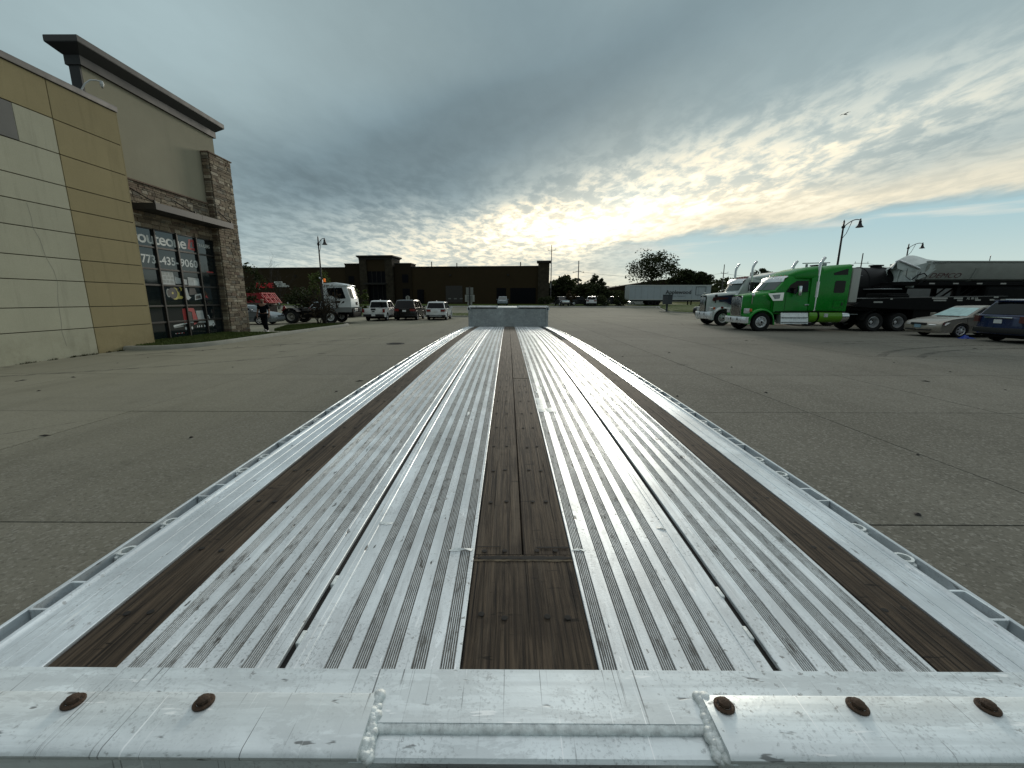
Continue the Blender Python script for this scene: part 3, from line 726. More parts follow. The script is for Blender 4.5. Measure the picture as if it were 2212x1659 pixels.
# ------------------------------------------------------------------ showroom building on the left
def stucco(name, c, stain=.42):
    M, t, b = newmat(name)
    co = t.n('ShaderNodeNewGeometry').outputs['Position']
    big = t.noise(co, .7, 5, .6, .3); fine = t.noise(co, 45, 4, .65); drip = t.noise(t.mapv(co, (1,2.2,.22)), 1.6, 5, .65)
    c_ = t.mix(t.lin(big, .3, .7), tuple(x*.93 for x in c), tuple(x*1.05 for x in c))
    c_ = t.mix(t.ss(drip, .52, .72, 0, stain), c_, tuple(x*.70 for x in c))
    z = t.sep(co)[2]
    low = t.m('MULTIPLY', t.ss(z, .1, 1.1, 1, 0), t.ss(t.noise(co, 2.2, 5, .65), .40, .66))
    c_ = t.mix(t.m('MULTIPLY', low, .45), c_, (c[0]*.62, c[1]*.60, c[2]*.56))
    c_ = t.v('SCALE', c_, sc=t.lin(fine, .2, .8, .90, 1.10))
    rnd = t.n('ShaderNodeObjectInfo').outputs['Random']; c_ = t.v('SCALE', c_, sc=t.lin(rnd, 0, 1, .95, 1.04))
    t.L.new(c_, b.inputs['Base Color']); b.inputs['Roughness'].default_value = .92; b.inputs['Specular IOR Level'].default_value = .2
    t.L.new(t.bump(fine, .35, .006), b.inputs['Normal']); return M
M_TAN = stucco('tan_wall_paint', (.290,.240,.135)); M_GREY = stucco('pale_grey_wall_paint', (.405,.390,.300))
M_SAND = stucco('sand_stucco', (.285,.262,.195), .15)
M_COPE = mat('coping_metal', (.068,.065,.063), .6, var=.12, vscale=2)
M_CORN = mat('cornice_metal', (.030,.030,.030), .6, var=.15, vscale=1.5)
M_LOUV = mat('dark_grey_paint', (.105,.105,.100), .7, var=.1)
M_MULL = mat('bronze_mullion', (.030,.027,.024), .45, .3)
M_PANE = mat('tinted_shop_glass', (.010,.015,.017), .05, 0, .8)
M_VINYL = mat('white_vinyl', (.62,.64,.63), .5)
M_VRED = mat('red_vinyl', (.42,.045,.045), .5)
def stone_mat(name, island=False):
    M, t, b = newmat(name)
    if island: r = t.n('ShaderNodeNewGeometry').outputs['Random Per Island']
    else: r = t.n('ShaderNodeObjectInfo').outputs['Random']
    co = t.n('ShaderNodeNewGeometry').outputs['Position']
    c = t.ramp(r, [(0,(.095,.072,.050)),(.2,(.175,.135,.092)),(.4,(.250,.200,.140)),(.58,(.145,.098,.070)),(.72,(.28,.230,.165)),(.86,(.12,.105,.085)),(.97,(.38,.325,.25))])
    n = t.noise(co, 14, 5, .7); c = t.v('SCALE', c, sc=t.lin(n, .2, .8, .62, 1.35))
    t.L.new(c, b.inputs['Base Color']); b.inputs['Roughness'].default_value = .92
    t.L.new(t.bump(n, .8, .03), b.inputs['Normal']); return M
M_STONE = stone_mat('ledge_stone'); M_STONES = stone_mat('ledge_stone_mass', True)
M_MORTAR = mat('mortar', (.06,.052,.042), .95)

shop = thing('showroom_building', 'tan and grey panelled showroom with stone pillar and big printed shop window', 'building', (-14.4, 18.5, 0))
SX, SY = -14.4, 18.5
def S(mb, name, m, parent=None, smooth=None, **k):
    mb.v = [(x-SX, y-SY, z) for x, y, z in mb.v]; return mb.build(name, m, parent or shop, smooth, **k)
WX = -13.45
GZ = [-.25,.85,1.52,2.30,2.96,3.745,4.445,5.115,6.02,6.985,8.03]
core = MB(); core.box(-34,WX-.05,-14,15.62,-.3,8.0); core.box(-34,SX-.10,15.62,22.1,-.3,7.9); S(core, 'wall_core', M_JOINT)
M_JT = mat('panel_joint', (.12,.108,.07), .9)
bk = MB(); bk.quad((WX-.045,-14,-.3),(WX-.045,15.66,-.3),(WX-.045,15.66,8.03),(WX-.045,-14,8.03)); S(bk, 'joint_backing', M_JT)
def wallpanel(y0, y1, z0, z1, m):
    mb = MB(); g = .012; mb.bbox(WX-.04, WX, y0+g, y1-g, z0+g, z1-g, .008); return S(mb, 'wall_panel', m)
cols = [(13.48,15.68,True)]+[(13.48-7.2*(k+1),13.48-7.2*k,False) for k in range(3)]
for y0, y1, tan in cols:
    for i in range(10):
        z0, z1 = GZ[i], GZ[i+1]
        if i == 9 or tan: wallpanel(y0, y1, z0, z1, M_TAN)
        elif i == 8 and not tan:
            wallpanel(y1-1.05, y1, z0, z1, M_GREY)
            mb = MB(); mb.bbox(WX-.04,WX+.004,y1-3.0,y1-1.055,z0+.016,z1-.016,.006); S(mb, 'louvre_panel', M_LOUV)
            wallpanel(y0, y1-3.0, z0, z1, M_GREY)
        else: wallpanel(y0, y1, z0, z1, M_GREY)
mb = MB(); mb.box(WX-.5,WX+.0,15.681,15.72,-.25,8.03); mb.box(-14.4,WX-.002,15.66,15.70,-.25,8.03); S(mb, 'return_wall', M_TAN)
mb = MB(); mb.bbox(WX-.55,WX+.05,-14,15.73,8.03,8.21,.02); S(mb, 'parapet_cap', M_COPE, smooth=40)
# hairline crack in the grey panels
ck = MB(); pts = [(12.28,4.4),(12.32,4.0),(12.30,3.75),(12.42,3.45),(12.48,2.96),(12.62,2.6),(12.66,2.25),(12.56,1.7),(12.53,1.1),(12.49,.8),(12.54,.35)]
ck.grid([[(WX+.0015,y-.005-.006*abs(math.sin(7*z)),z),(WX+.0015,y+.005,z)] for y, z in pts]); S(ck, 'wall_crack', mat('crack_stain', (.235,.225,.185), .95))
# tall portal: stucco fin, cornice
PT, PN, PF = 9.46, 15.74, 22.1
mb = MB(); mb.box(SX-.34,SX,PN,PF,6.22,PT); mb.box(SX-.34,SX-.05,PN,PF,-.2,6.22); S(mb, 'stucco_wall', M_SAND)
mb = MB(); mb.box(SX-.36,SX-.002,PN-.06,PN-.002,7.8,PT); S(mb, 'dark_end_panel', M_CORN)  # thin dark slab over the upper near end of the fin
cn = MB(); c_prof = [(0,PT),(.10,PT),(.10,PT+.28),(.13,PT+.30),(.36,PT+.50),(.38,PT+.52),(.38,PT+.72),(.30,PT+.745),(0,PT+.76)]
def cring(o, z): return [(SX+o,PN-o,z),(SX+o,PF+o,z),(SX-.34-o,PF+o,z),(SX-.34-o,PN-o,z)]
cn.grid([cring(o,z) for o,z in c_prof], closed=True); cn.f.append((len(cn.v)-4,len(cn.v)-3,len(cn.v)-2,len(cn.v)-1)); S(cn, 'cornice', M_CORN)
mb = MB(); mb.grid([cring(o,z) for o,z in ((.382,PT+.535),(.386,PT+.54),(.386,PT+.70),(.382,PT+.705))], closed=True); S(mb, 'cornice_fascia', M_COPE)
# stone cladding, each stone a piece
def stone_base(seed):
    R = random.Random(seed); bm = bmesh.new(); bmesh.ops.create_cube(bm, size=1)
    bmesh.ops.bevel(bm, geom=bm.edges[:], offset=.06, segments=1, affect='EDGES')
    for v in bm.verts: v.co += Vector((R.uniform(-.10,.14) if v.co.x > 0 else 0, R.uniform(-.02,.02), R.uniform(-.05,.05)))
    bm.verts.index_update(); mb = MB(); mb.add([v.co[:] for v in bm.verts], [[v.index for v in f.verts] for f in bm.faces]); bm.free(); return mb
SB = [stone_base(s) for s in range(8)]; SBM = [b_.mesh('stone', M_STONE) for b_ in SB]
stones = []
def stone_field(face, a0, a1, z0, z1, skip=None):
    """face: function (a, z, depth) -> point, axis along a"""
    z = z0
    while z < z1-.03:
        h = random.choice((.075,.095,.12,.14,.16)); h = min(h, z1-z)
        if z1-z-h < .05: h = z1-z
        a = a0
        while a < a1-.01:
            w = random.uniform(.18,.52); w = min(w, a1-a)
            if a1-a-w < .10: w = a1-a
            if not (skip and skip(a+w/2, z+h/2)): stones.append((face, a+w/2, z+h/2, w-.012, h-.012))
            a += w
        z += h
CFX, CY0, CY1, CT = SX+.33, 21.08, 22.66, 8.5
stone_field('f', 16.1, CY0, 4.55, 6.20)
stone_field('c', CY0+.04, CY1, -.1, CT)
stone_field('s', SX+.02, CFX-.02, -.1, CT)
stone_field('f', 15.8, 16.35, -.1, 4.55)
mb = MB(); mb.box(SX-.05,CFX-.03,CY0+.03,CY1-.01,-.2,CT); mb.box(SX-.045,SX+.012,15.75,CY0+.02,4.56,6.19); mb.box(SX-.045,SX+.012,15.75,16.40,-.2,4.55); S(mb, 'mortar_bed', M_MORTAR)
mb = MB(); mb.bbox(SX-.0,CFX+.07,CY0-.05,CY1+.06,CT,CT+.06,.01); S(mb, 'column_cap', M_STONES)
mb = MB(); mb.bbox(SX-.0,SX+.11,15.75,CY0,6.20,6.26,.01); S(mb, 'stone_ledge', M_STONES)
stones.sort(key=lambda q: (q[0] == 's' and q[2] > 4, q[0] == 'c' and q[2] > 5.2, -q[3]))
rest = MB(); R = random.Random(3)
for i, (f, a, z, w, h) in enumerate(stones):
    d = R.uniform(.06,.10); k = R.randrange(8)
    if f == 'f': M = Matrix.Translation((SX-SX+.012, a-SY, z)) @ Matrix.Diagonal((d,w,h,1))
    elif f == 'c': M = Matrix.Translation((CFX-SX-.01, a-SY, z)) @ Matrix.Diagonal((d,w,h,1))
    else: M = Matrix.Translation((a-SX, CY0+.01-SY, z)) @ Matrix.Rotation(rad(-90), 4, 'Z') @ Matrix.Diagonal((d,w,h,1))
    if i < 300:
        o = link('stone', SBM[k], shop); o.matrix_local = M
    else: rest.add([M @ Vector(v) for v in SB[k].v], SB[k].f)
rest.build('stone_cladding', M_STONES, shop, kind='stuff')
# shop window
MY = [16.45,17.62,18.785,19.95,21.08]; MZ = [.0,.81,1.48,2.33,2.97,3.82,4.55]
gx = SX-.03
for i in range(4):
    for j in range(6):
        mb = MB(); mb.box(gx-.02,gx,MY[i]+.03,MY[i+1]-.03,MZ[j]+.03,MZ[j+1]-.03); S(mb, 'pane', M_PANE)
for y in MY:
    mb = MB(); mb.bbox(gx-.03,gx+.085,y-.035,y+.035,-.05,4.56,.006); S(mb, 'mullion', M_MULL)
for z in MZ:
    for i in range(4):
        mb = MB(); mb.bbox(gx-.03,gx+.06,MY[i]+.035,MY[i+1]-.035,z-.035,z+.035,.006); S(mb, 'transom', M_MULL)
mb = MB(); mb.box(SX-.03,SX+.16,16.2,21.1,-.2,-.036+.0); S(mb, 'window_sill', M_KERB)
# printing on the glass
def on_glass(y, z): return frame_m((gx+.003-SX, y-SY, z), (0,1,0), (0,0,1))
text('routeone', .66, M_VINYL, shop, on_glass(16.56,3.965), bold=.010, ext=.002, space=.93, sx=1.2)
text('773', .46, M_VINYL, shop, on_glass(16.87,3.19), bold=.008, ext=.002, sx=1.03)
text('-435-', .46, M_VINYL, shop, on_glass(17.70,3.19), bold=.008, ext=.002, sx=1.08)
text('9060', .46, M_VINYL, shop, on_glass(18.86,3.19), bold=.008, ext=.002, sx=1.14)
text('TRAILERS', .215, M_VINYL, shop, on_glass(20.03,4.16), bold=.003, ext=.002, space=.93)
def decal(pts, m, dx=.003, name='window_print'):
    mb = MB(); mb.poly([(gx+dx,y,z) for y,z in pts]); return S(mb, name, m, fix=False)
decal([(19.42,3.98),(19.55,4.42),(19.86,4.42),(19.86,4.30),(19.66,4.30),(19.58,4.05),(19.86,4.05),(19.86,3.93)], M_VRED)
decal([(19.74,4.10),(19.74,4.28),(19.84,4.28),(19.84,4.10)], M_VRED)
M_PYEL = mat('yellow_print', (.50,.42,.10), .5); M_PGREY = mat('grey_print', (.26,.28,.27), .5); M_PDK = mat('dark_print', (.03,.03,.03), .5)
M_PSILV = mat('silver_print', (.40,.42,.42), .5, var=.3, vscale=6)
decal([(17.74,2.37),(17.74,2.92),(18.36,2.92),(18.40,2.37)], M_PSILV)
for k in range(9):
    y = 17.76+.19*(k % 3)+(.06 if (k//3) % 2 else 0); z = 2.44+.155*(k//3); decal([(y,z),(y,z+.11),(y+.15,z+.11),(y+.15,z)], M_PGREY, .0035)
decal([(18.42,2.42),(18.42,2.72),(18.74,2.66),(18.74,2.42)], M_PSILV)
decal([(18.82,2.40),(18.82,2.66),(19.10,2.62),(19.10,2.40)], M_PSILV)
decal([(19.16,2.37),(19.16,2.74),(19.84,2.70),(19.84,2.37)], M_PSILV); decal([(19.5,2.40),(19.5,2.62),(19.74,2.61),(19.74,2.40)], M_VINYL, .0035)
decal([(20.02,2.40),(20.02,2.66),(20.08,2.66),(20.08,2.40)], M_PSILV)
def disc(y, z, r, m, dx=.0032, rz=None): decal([(y+r*math.cos(2*PI*k/20), z+(rz or r)*math.sin(2*PI*k/20)) for k in range(20)], m, dx)
disc(18.30,2.0,.26,M_PYEL); disc(18.20,2.02,.24,M_PDK,.0036); disc(18.18,2.02,.05,M_PYEL,.004); disc(18.56,1.84,.16,M_PYEL,.0034,.07); disc(18.64,2.2,.09,M_PYEL,.0034)
disc(17.95,2.02,.10,M_PGREY,.003,.18); disc(17.96,2.02,.07,M_PDK,.0034,.14); disc(18.55,2.16,.10,M_PDK,.0034)
decal([(18.84,1.78),(18.90,2.26),(19.02,2.26),(19.10,1.90),(19.22,1.84),(19.02,1.72)], M_PSILV)
decal([(19.12,1.94),(19.18,2.28),(19.5,2.28),(19.62,1.98)], M_PDK)
decal([(19.42,1.72),(19.46,1.98),(19.86,2.02),(19.88,1.78)], M_PSILV); decal([(19.49,1.76),(19.52,1.92),(19.80,1.95),(19.82,1.81)], M_PDK, .0036)
decal([(20.06,1.96),(20.16,2.16),(20.30,1.98),(20.18,1.80)], M_RUST); decal([(20.10,1.86),(20.2,1.96),(20.3,1.80)], M_VRED, .0036)
# printed lorry: flat deck, red curtain box, grey load, white tractor
decal([(17.95,.58),(17.95,.66),(18.74,.74),(18.74,.68)], M_VINYL); decal([(17.96,.53),(17.96,.575),(18.5,.62),(18.5,.57)], M_PGREY)
decal([(18.84,.71),(18.84,.78),(19.92,.74),(19.92,.67)], M_PSILV)
decal([(18.58,.70),(18.56,1.34),(18.75,1.36),(18.75,.74)], M_VRED)
decal([(18.83,1.25),(18.83,1.38),(19.26,1.36),(19.46,.72),(19.14,.60),(19.12,1.20)], M_VRED); decal([(18.86,.80),(18.86,1.20),(19.10,1.18),(19.10,.80)], M_PDK, .0035)
decal([(19.44,.80),(19.36,1.24),(19.80,1.24),(19.86,.80)], M_PSILV)
for k in range(6): decal([(19.44+.07*k,.80),(19.43+.07*k,1.22),(19.445+.07*k,1.22),(19.455+.07*k,.80)], M_PGREY, .0036)
decal([(20.0,.60),(20.0,1.02),(20.16,1.02),(20.24,.84),(20.44,.78),(20.52,.52),(20.02,.50)], M_VINYL); decal([(20.06,.84),(20.06,.98),(20.14,.98),(20.2,.84)], M_PDK, .0036)
for y, r in ((18.62,.10),(19.0,.10),(19.34,.07),(19.46,.07),(19.60,.07),(19.80,.08),(19.92,.0),(20.40,.09)):
    if r: disc(y,.48 if y < 19.1 else .52,r*.7,M_PDK,.0036,r); disc(y,.48 if y < 19.1 else .52,r*.45,M_VINYL,.004,r*.65)
for k in range(6): decal([(17.98+.09*k,.285),(17.98+.09*k,.305),(18.04+.09*k,.305),(18.04+.09*k,.285)], M_VRED if k % 2 else M_VINYL)
decal([(20.44,3.02),(20.44,3.07),(20.90,3.07),(20.90,3.02)], M_VRED)
# awning with tie rods
mb = MB(); mb.box(SX+.08,SX+.98,16.74,21.30,5.13,5.36); S(mb, 'awning', M_CORN)
mb = MB(); mb.box(SX+.981,SX+.990,16.74,19.2,5.12,5.37); mb.box(SX+.981,SX+.990,19.21,21.30,5.12,5.37); S(mb, 'awning_fascia', mat('awning_grey', (.055,.053,.05), .6))
for y, xo in ((16.80,.0),(18.90,.0),(21.26,.34)):
    mb = MB(); mb.tube([(SX+.02+xo,y,5.92),(SX+.90,y,5.38)],.022,8); mb.box(SX+.86,SX+.94,y-.02,y+.02,5.36,5.46); S(mb, 'tie_rod', M_MULL)

# camera mast standing on the parapet
cm_ = thing('security_camera', 'white dome camera on a bent arm above the parapet of the tan wall', 'camera', (-13.72, 14.85, 8.21), 0, None, .56)
M_CAMW = mat('camera_white', (.50,.52,.52), .4)
mb = MB(); mb.tube([(0,0,0),(0.05,0.0,.28),(.22,.10,.62),(.42,.22,.84),(.60,.36,.90),(.80,.52,.90)],.038,10); mb.build('arm', M_CAMW, cm_, 50)
mb = MB(); mb.lathe([(0,.02),(.07,.02),(.085,-.03),(.085,-.12),(.10,-.13),(.10,-.17),(.085,-.18),(.075,-.25),(.04,-.30),(0,-.315)], 'z', (.80,.52,.90), 20); mb.build('camera_head', M_CAMW, cm_, 40)
mb = MB(); mb.lathe([(0,.0),(.04,.0),(.045,-.015)], 'z', (.80,.52,.58), 14); mb.build('lens', M_GLASS, cm_)
# weeds along the foot of the wall
wd = MB()
for yc, w, n in ((11.4,.30,60),(12.05,.12,40),(12.62,.10,70),(12.95,.16,90),(13.3,.14,50),(13.8,.08,60),(14.2,.2,70)):
    for k in range(n):
        y = yc+random.gauss(0,w*.5); x = WX+.02+abs(random.gauss(0,.03)); h = random.uniform(.015,.075); a = random.uniform(0,6.3)
        wd.add([(x-.008*math.cos(a),y-.008*math.sin(a),0),(x+.008*math.cos(a),y+.008*math.sin(a),0),(x+random.uniform(0,.06),y+random.uniform(-.06,.06),h)], [(0,1,2)])
wd.build('weeds', grass_mat('weed_leaf', (.035,.045,.018), (.07,.07,.035)), None, fix=False, kind='stuff')

# ------------------------------------------------------------------ brown warehouse across the road
AZ0 = terr(0,94)
wh = thing('brown_warehouse', 'long dark brown warehouse with a tall stone entrance bay beyond the parked cars', 'building', (8.4, 90.5, AZ0), rad(-5.5))
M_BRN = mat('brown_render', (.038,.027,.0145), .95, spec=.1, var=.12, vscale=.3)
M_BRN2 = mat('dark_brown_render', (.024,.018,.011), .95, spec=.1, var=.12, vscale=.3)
M_PIER = mat('brown_stone_pier', (.042,.035,.025), .95, spec=.1, var=.5, vscale=1.6, bump=.6, bscale=4)
M_TRIM = mat('dark_trim', (.014,.012,.010), .8)
M_WGL = mat('warehouse_glass', (.003,.003,.005), .5, 0, .1)
def Bx(name, m, *a, smooth=None, ch=0):
    mb = MB(); mb.bbox(*a, ch) if ch else mb.box(*a); return mb.build(name, m, wh, smooth)
def pxx(p): return (p-1172)/9.75        # local x of a picture column on the front wall
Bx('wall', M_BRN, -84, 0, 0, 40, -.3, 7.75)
Bx('parapet_cap', M_TRIM, -84, 0, -.08, .4, 7.752, 7.98)
Bx('pier', M_PIER, -2.0, .35, -.45, 1.5, -.3, 8.55); Bx('pier_cap', M_TRIM, -2.3, .65, -.75, 1.8, 8.551, 8.95)
tx0, tx1 = pxx(770), pxx(848)
wx0, wx1 = pxx(738), pxx(884)
Bx('side_bay', M_BRN2, wx0, tx0, -.35, 3, -.3, 8.5); Bx('side_bay_cap', M_TRIM, wx0-.1, tx0, -.45, 3.1, 8.502, 8.72)
Bx('side_bay', M_BRN2, tx1, wx1, -.35, 3, -.3, 8.5); Bx('side_bay_cap', M_TRIM, tx1, wx1+.1, -.45, 3.1, 8.502, 8.72)
Bx('entrance_bay', M_BRN, tx0+1.9, tx1-1.9, -.7, 4, 7.0, 9.7)
Bx('entrance_pier', M_PIER, tx0+.3, tx0+1.9, -1.0, 4, -.3, 9.5); Bx('entrance_pier', M_PIER, tx1-1.9, tx1-.3, -1.0, 4, -.3, 9.5)
mb = MB(); 
def rr_(o, z): return [(tx0+.3-o,-1.0-o,z),(tx1-.3+o,-1.0-o,z),(tx1-.3+o,4+o,z),(tx0+.3-o,4+o,z)]
mb.grid([rr_(.02,9.45),rr_(.05,9.75),rr_(.35,10.0),rr_(.42,10.02),rr_(.42,10.25),rr_(.3,10.3)], closed=True); mb.f.append(tuple(len(mb.v)-4+i for i in range(4))); mb.build('cornice', M_TRIM, wh)
Bx('upper_window', M_WGL, tx0+1.9, tx1-1.9, -.6, -.4, 4.55, 7.0); Bx('canopy', M_TRIM, tx0+1.6, tx1-1.6, -2.2, -.61, 4.15, 4.5)
Bx('entrance_door', M_WGL, tx0+1.9, tx1-1.9, -.3, -.1, -.2, 4.1)
for k in range(1,4):
    x = tx0+1.9+(tx1-tx0-3.8)*k/4; Bx('mullion', M_TRIM, x-.06, x+.06, -.68, -.605, 4.55, 7.0); Bx('mullion', M_TRIM, x-.06, x+.06, -.38, -.305, -.2, 4.1)
for a, b_, z0, z1 in ((864,877,4.6,6.3),(864,879,.3,3.3),(896,909,.2,3.1),(745,757,4.6,6.0)):
    f_ = Bx('window', M_WGL, pxx(a), pxx(b_), -.42, -.355 if a != 896 else -.02, z0, z1)
f_ = Bx('dock_door', mat('dock_door_paint', (.038,.033,.030), .8), pxx(957), pxx(993), -.06, -.01, .35, 3.9)
for k in range(3): mb = MB(); mb.box(pxx(962)+k*1.28, pxx(962)+k*1.28+.62, -.075, -.062, 1.02, 1.28); mb.build('door_light', mat('pale_pane', (.16,.16,.15), .4), f_)
Bx('low_wall', M_PIER, pxx(957), pxx(995), -.3, -.01, -.2, .34)
Bx('window', M_WGL, pxx(1066), pxx(1086), -.06, -.005, .3, 3.4); Bx('window', M_WGL, pxx(1095), pxx(1148), -.06, -.005, .2, 3.4)
for p_, h in ((924,1.1),(979,.8),(1115,.9)):
    mb = MB(); mb.tube([(pxx(p_),1.5,7.7),(pxx(p_),1.5,7.98+h)],.10,8); mb.build('vent_pipe', M_TRIM, wh)
for p_ in (622,850,968,1090): Bx('wall_light', M_TRIM, pxx(p_)-.2, pxx(p_)+.2, -.25, -.01, 6.0, 6.3)
M_SIGNR = mat('sign_red', (.62,.016,.022), .4)
def on_wall(x, z): return frame_m((x, -.06, z), (1,0,0), (0,0,1))
text('ACME', 1.5, M_SIGNR, wh, on_wall(pxx(569),3.55), 'sign_lettering', bold=.05, ext=.05, sx=1.12, align='RIGHT')
M_SIGNW = mat('sign_white', (.74,.74,.70), .5); M_SIGNT = mat('sign_grey_text', (.10,.10,.10), .6)
for k, (a, w) in enumerate(((571,2.0),(574,2.4),(577,2.9))):
    z = 4.75-.42*k; mb = MB(); pts = []
    for q in range(24):
        an = 2*PI*q/24; pts.append((pxx(a)+w/2+(w/2-.2)*(1 if math.cos(an) > 0 else -1)+.2*math.cos(an), z+.2*math.sin(an)))
    mb.prism(pts, lambda u,v,tt: (u,tt,v), -.16, -.03); o = mb.build('sign_plate', M_SIGNW, wh)
    for q in range(int(w/.34)-1): 
        mb = MB(); mb.box(pxx(a)+.34+q*.34, pxx(a)+.34+q*.34+.2, -.172, -.162, z-.08, z+.08); mb.build('sign_print', M_SIGNT, o)
Bx('louvre', M_TRIM, pxx(540), pxx(556), -.05, -.005, 2.35, 2.65)

# dark low buildings and a hill line far behind
fb = thing('low_warehouse', 'dark low warehouse with a shallow gable far behind the white trailer', 'building', (22, 132, terr(0,132)))
def far_px(p, Y): return (p-1097)*Y/895*1.0
mb = MB(); mb.prism([(0,0),(0,2.4),(14,4.8),(26,6.6),(40,5.2),(40,0)], lambda u,v,tt: (u,tt,v), 0, 22); mb.build('roof_block', M_BRN2, fb)
mb = MB(); mb.box(3.5,8.5,-.12,-.01,1.2,2.3); mb.build('pale_gable_front', mat('dim_cream', (.07,.055,.03), .9), fb)
for k in range(3): mb = MB(); mb.box(4+k*1.5,4.7+k*1.5,-.2,-.13,1.3,2.0); mb.build('window', M_WGL, fb)
fb2 = thing('flat_roofed_block', 'dark flat roofed block behind trees just right of the brown warehouse', 'building', (9.5, 118, terr(0,118)))
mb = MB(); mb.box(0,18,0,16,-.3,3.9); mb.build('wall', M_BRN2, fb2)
mb = MB(); mb.box(-.2,18.2,-.2,16.2,3.91,4.2); mb.build('roof_edge', M_TRIM, fb2)
for x in (3.0,8.2,13.4): mb = MB(); mb.box(x,x+.7,-.35,-.01,-.3,3.88); mb.build('pilaster', M_BRN, fb2)
# ------------------------------------------------------------------ cars
def arc_cut(cx_, r, z0, n=10):
    """wheel arch, from front foot to rear foot (x decreasing)"""
    a0 = math.acos(max(-1, min(1, 0)));  out = []
    for k in range(n+1):
        a = PI*k/n; out.append((cx_+r*math.cos(a), z0+r*math.sin(a)))
    return out
def car(name, label, cat, loc, head, sp, group=None, scale=1.):
    """sp: L W top (belt line rear->front), sill, axles, R, cab (rear bottom, rear top, front top, front bottom), paint ..."""
    root = thing(name, label, cat, loc, head, group, scale)
    L, W, R = sp['L'], sp['W'], sp['R']; sill = sp.get('sill', .24); xr, xf = sp['axles']; P = sp['paint']; hw = W/2
    top = sp['top']; ra = R+sp.get('archgap', .055)
    bot = [(L/2-.12, sill-.02), (xf+ra, sill)] + arc_cut(xf, ra, R)[0:] + [(xf-ra, sill), (xr+ra, sill)] + arc_cut(xr, ra, R) + [(xr-ra, sill), (-L/2+.12, sill+.04)]
    outline = list(top)+sp.get('nose', [])+bot+sp.get('tail', [])
    def pull(x, z, tq, inset):
        e = .55; s = 1 if x > 0 else -1; d = max(0, abs(x)-(L/2-e))/e
        x2 = x-s*d*d*sp.get('round', .16)*tq
        zt = sp.get('belt', .95)
        return x2*(1-inset*.25), (z-inset*(.9 if z > zt-.25 else 0))
    sl = [(hw-.03,1.,.035),(hw,.92,.012),(hw-.03,.75,.0),(hw*.80,.42,-.004),(hw*.5,.16,-.010),(0,0,-.014)]
    sl = sl+[(-y,a,b_) for y,a,b_ in sl[-2::-1]]
    mb = MB(); rows = []
    for y, tq, ins in sl:
        row = []
        for x, z in outline:
            x2, z2 = pull(x, z, tq, ins); yy = y
            if z > sp.get('shoulder', .62): yy = y*(1-.05*min(1,(z-sp.get('shoulder',.62))/.35))
            if z < .42: yy *= 1-.05*(.42-z)/.2
            row.append((x2, yy, z2))
        rows.append(row)
    mb.grid(rows, closed=True); n = len(outline); mb.f += [tuple(range(n)), tuple(len(mb.v)-n+i for i in range(n))[::-1]]
    body = mb.build('body', P, root, 35)
    if 'low' in sp:
        mb = MB(); z1 = sp.get('lowz', .42)
        for s in (-1, 1): mb.bbox(xr+ra, xf-ra, s*hw-.012 if s > 0 else -hw-.004, s*hw+.004 if s > 0 else -hw+.012, sill-.03, z1, .006)
        mb.build('sill_cladding', sp['low'], root, 30)
    mb = MB(); mb.box(xr-R-.3, xf+R+.15, -hw+.20, hw-.20, .20, R*1.75); mb.build('underbody', M_CHASSIS, root)
    # cabin
    (ax,az_),(bx,bz),(cx_,cz),(ex,ez) = sp['cab']; tw = sp.get('tumble', .20); wb, wt = hw-.055, hw-tw
    mb = MB(); N = 7
    side = [(ax,az_),(bx+ (ax-bx)*.06,bz-.035),(bx+.05,bz),((bx+cx_)/2,max(bz,cz)+.02),(cx_-.05,cz),(cx_+(ex-cx_)*.06,cz-.035),(ex,ez)]
    rows = []
    for f in (1.,.985,.9,.6,0,-.6,-.9,-.985,-1.):
        row = []
        for i, (x, z) in enumerate(side):
            w = wb if i in (0, len(side)-1) else wt
            zz = z-(.03 if abs(f) == 1. and 0 < i < len(side)-1 else 0)+(.018*(1-f*f) if 0 < i < len(side)-1 else 0)
            bul = .05*(1-f*f)
            row.append((x+(bul if i > len(side)/2 else -bul if i < 2 else 0), w*f, zz))
        rows.append(row)
    mb.grid(rows); n = len(side); mb.f += [tuple(range(n)), tuple(len(mb.v)-n+i for i in range(n))[::-1]]
    mb.build('cabin', sp.get('roofpaint', P), root, 35)
    G = sp.get('glass', M_GLASS)
    # windscreens
    def screen(nm, lo, hi, d, m):
        (x0,z0),(x1,z1) = lo, hi; a, b_ = .10, .90; mb = MB(); rows = []
        for f in (a, (a+b_)/2, b_):
            x = x0+(x1-x0)*f; z = z0+(z1-z0)*f; w = (wb+(wt-wb)*f)-.07
            rows.append([(x+d*(.014+.05*(1-g*g)*.98+.002), w*g, z+.012) for g in (-1,-.6,0,.6,1)])
        return mb.grid(rows).build(nm, m, root, 60)
    screen('windscreen', (ex,ez), (cx_+(ex-cx_)*.06,cz-.035), 1, sp.get('screen', G))
    if not sp.get('norear'): screen('rear_window', (ax,az_), (bx+(ax-bx)*.06,bz-.035), -1, G)
    # side windows
    zt_ = min(bz,cz)-.06; zb = max(az_,ez)+.045 if not sp.get('zb') else sp['zb']
    def ext(z, lo, hi): f = (z-lo[1])/(hi[1]-lo[1]); return lo[0]+(hi[0]-lo[0])*f
    def sidepoly(u0, u1, s):
        z0, z1 = zb, zt_; pts = []
        for u, z in ((u0,z0),(u1,z0),(u1,z1),(u0,z1)):
            xa = ext(z,(ax,az_),(bx,bz))+.13; xe = ext(z,(ex,ez),(cx_,cz))-.10
            x = xa+(xe-xa)*u; f = (z-min(az_,ez))/(zt_+.06-.035-min(az_,ez)); w = wb+(wt-wb)*f
            pts.append((x, s*(w+.006), z))
        return pts
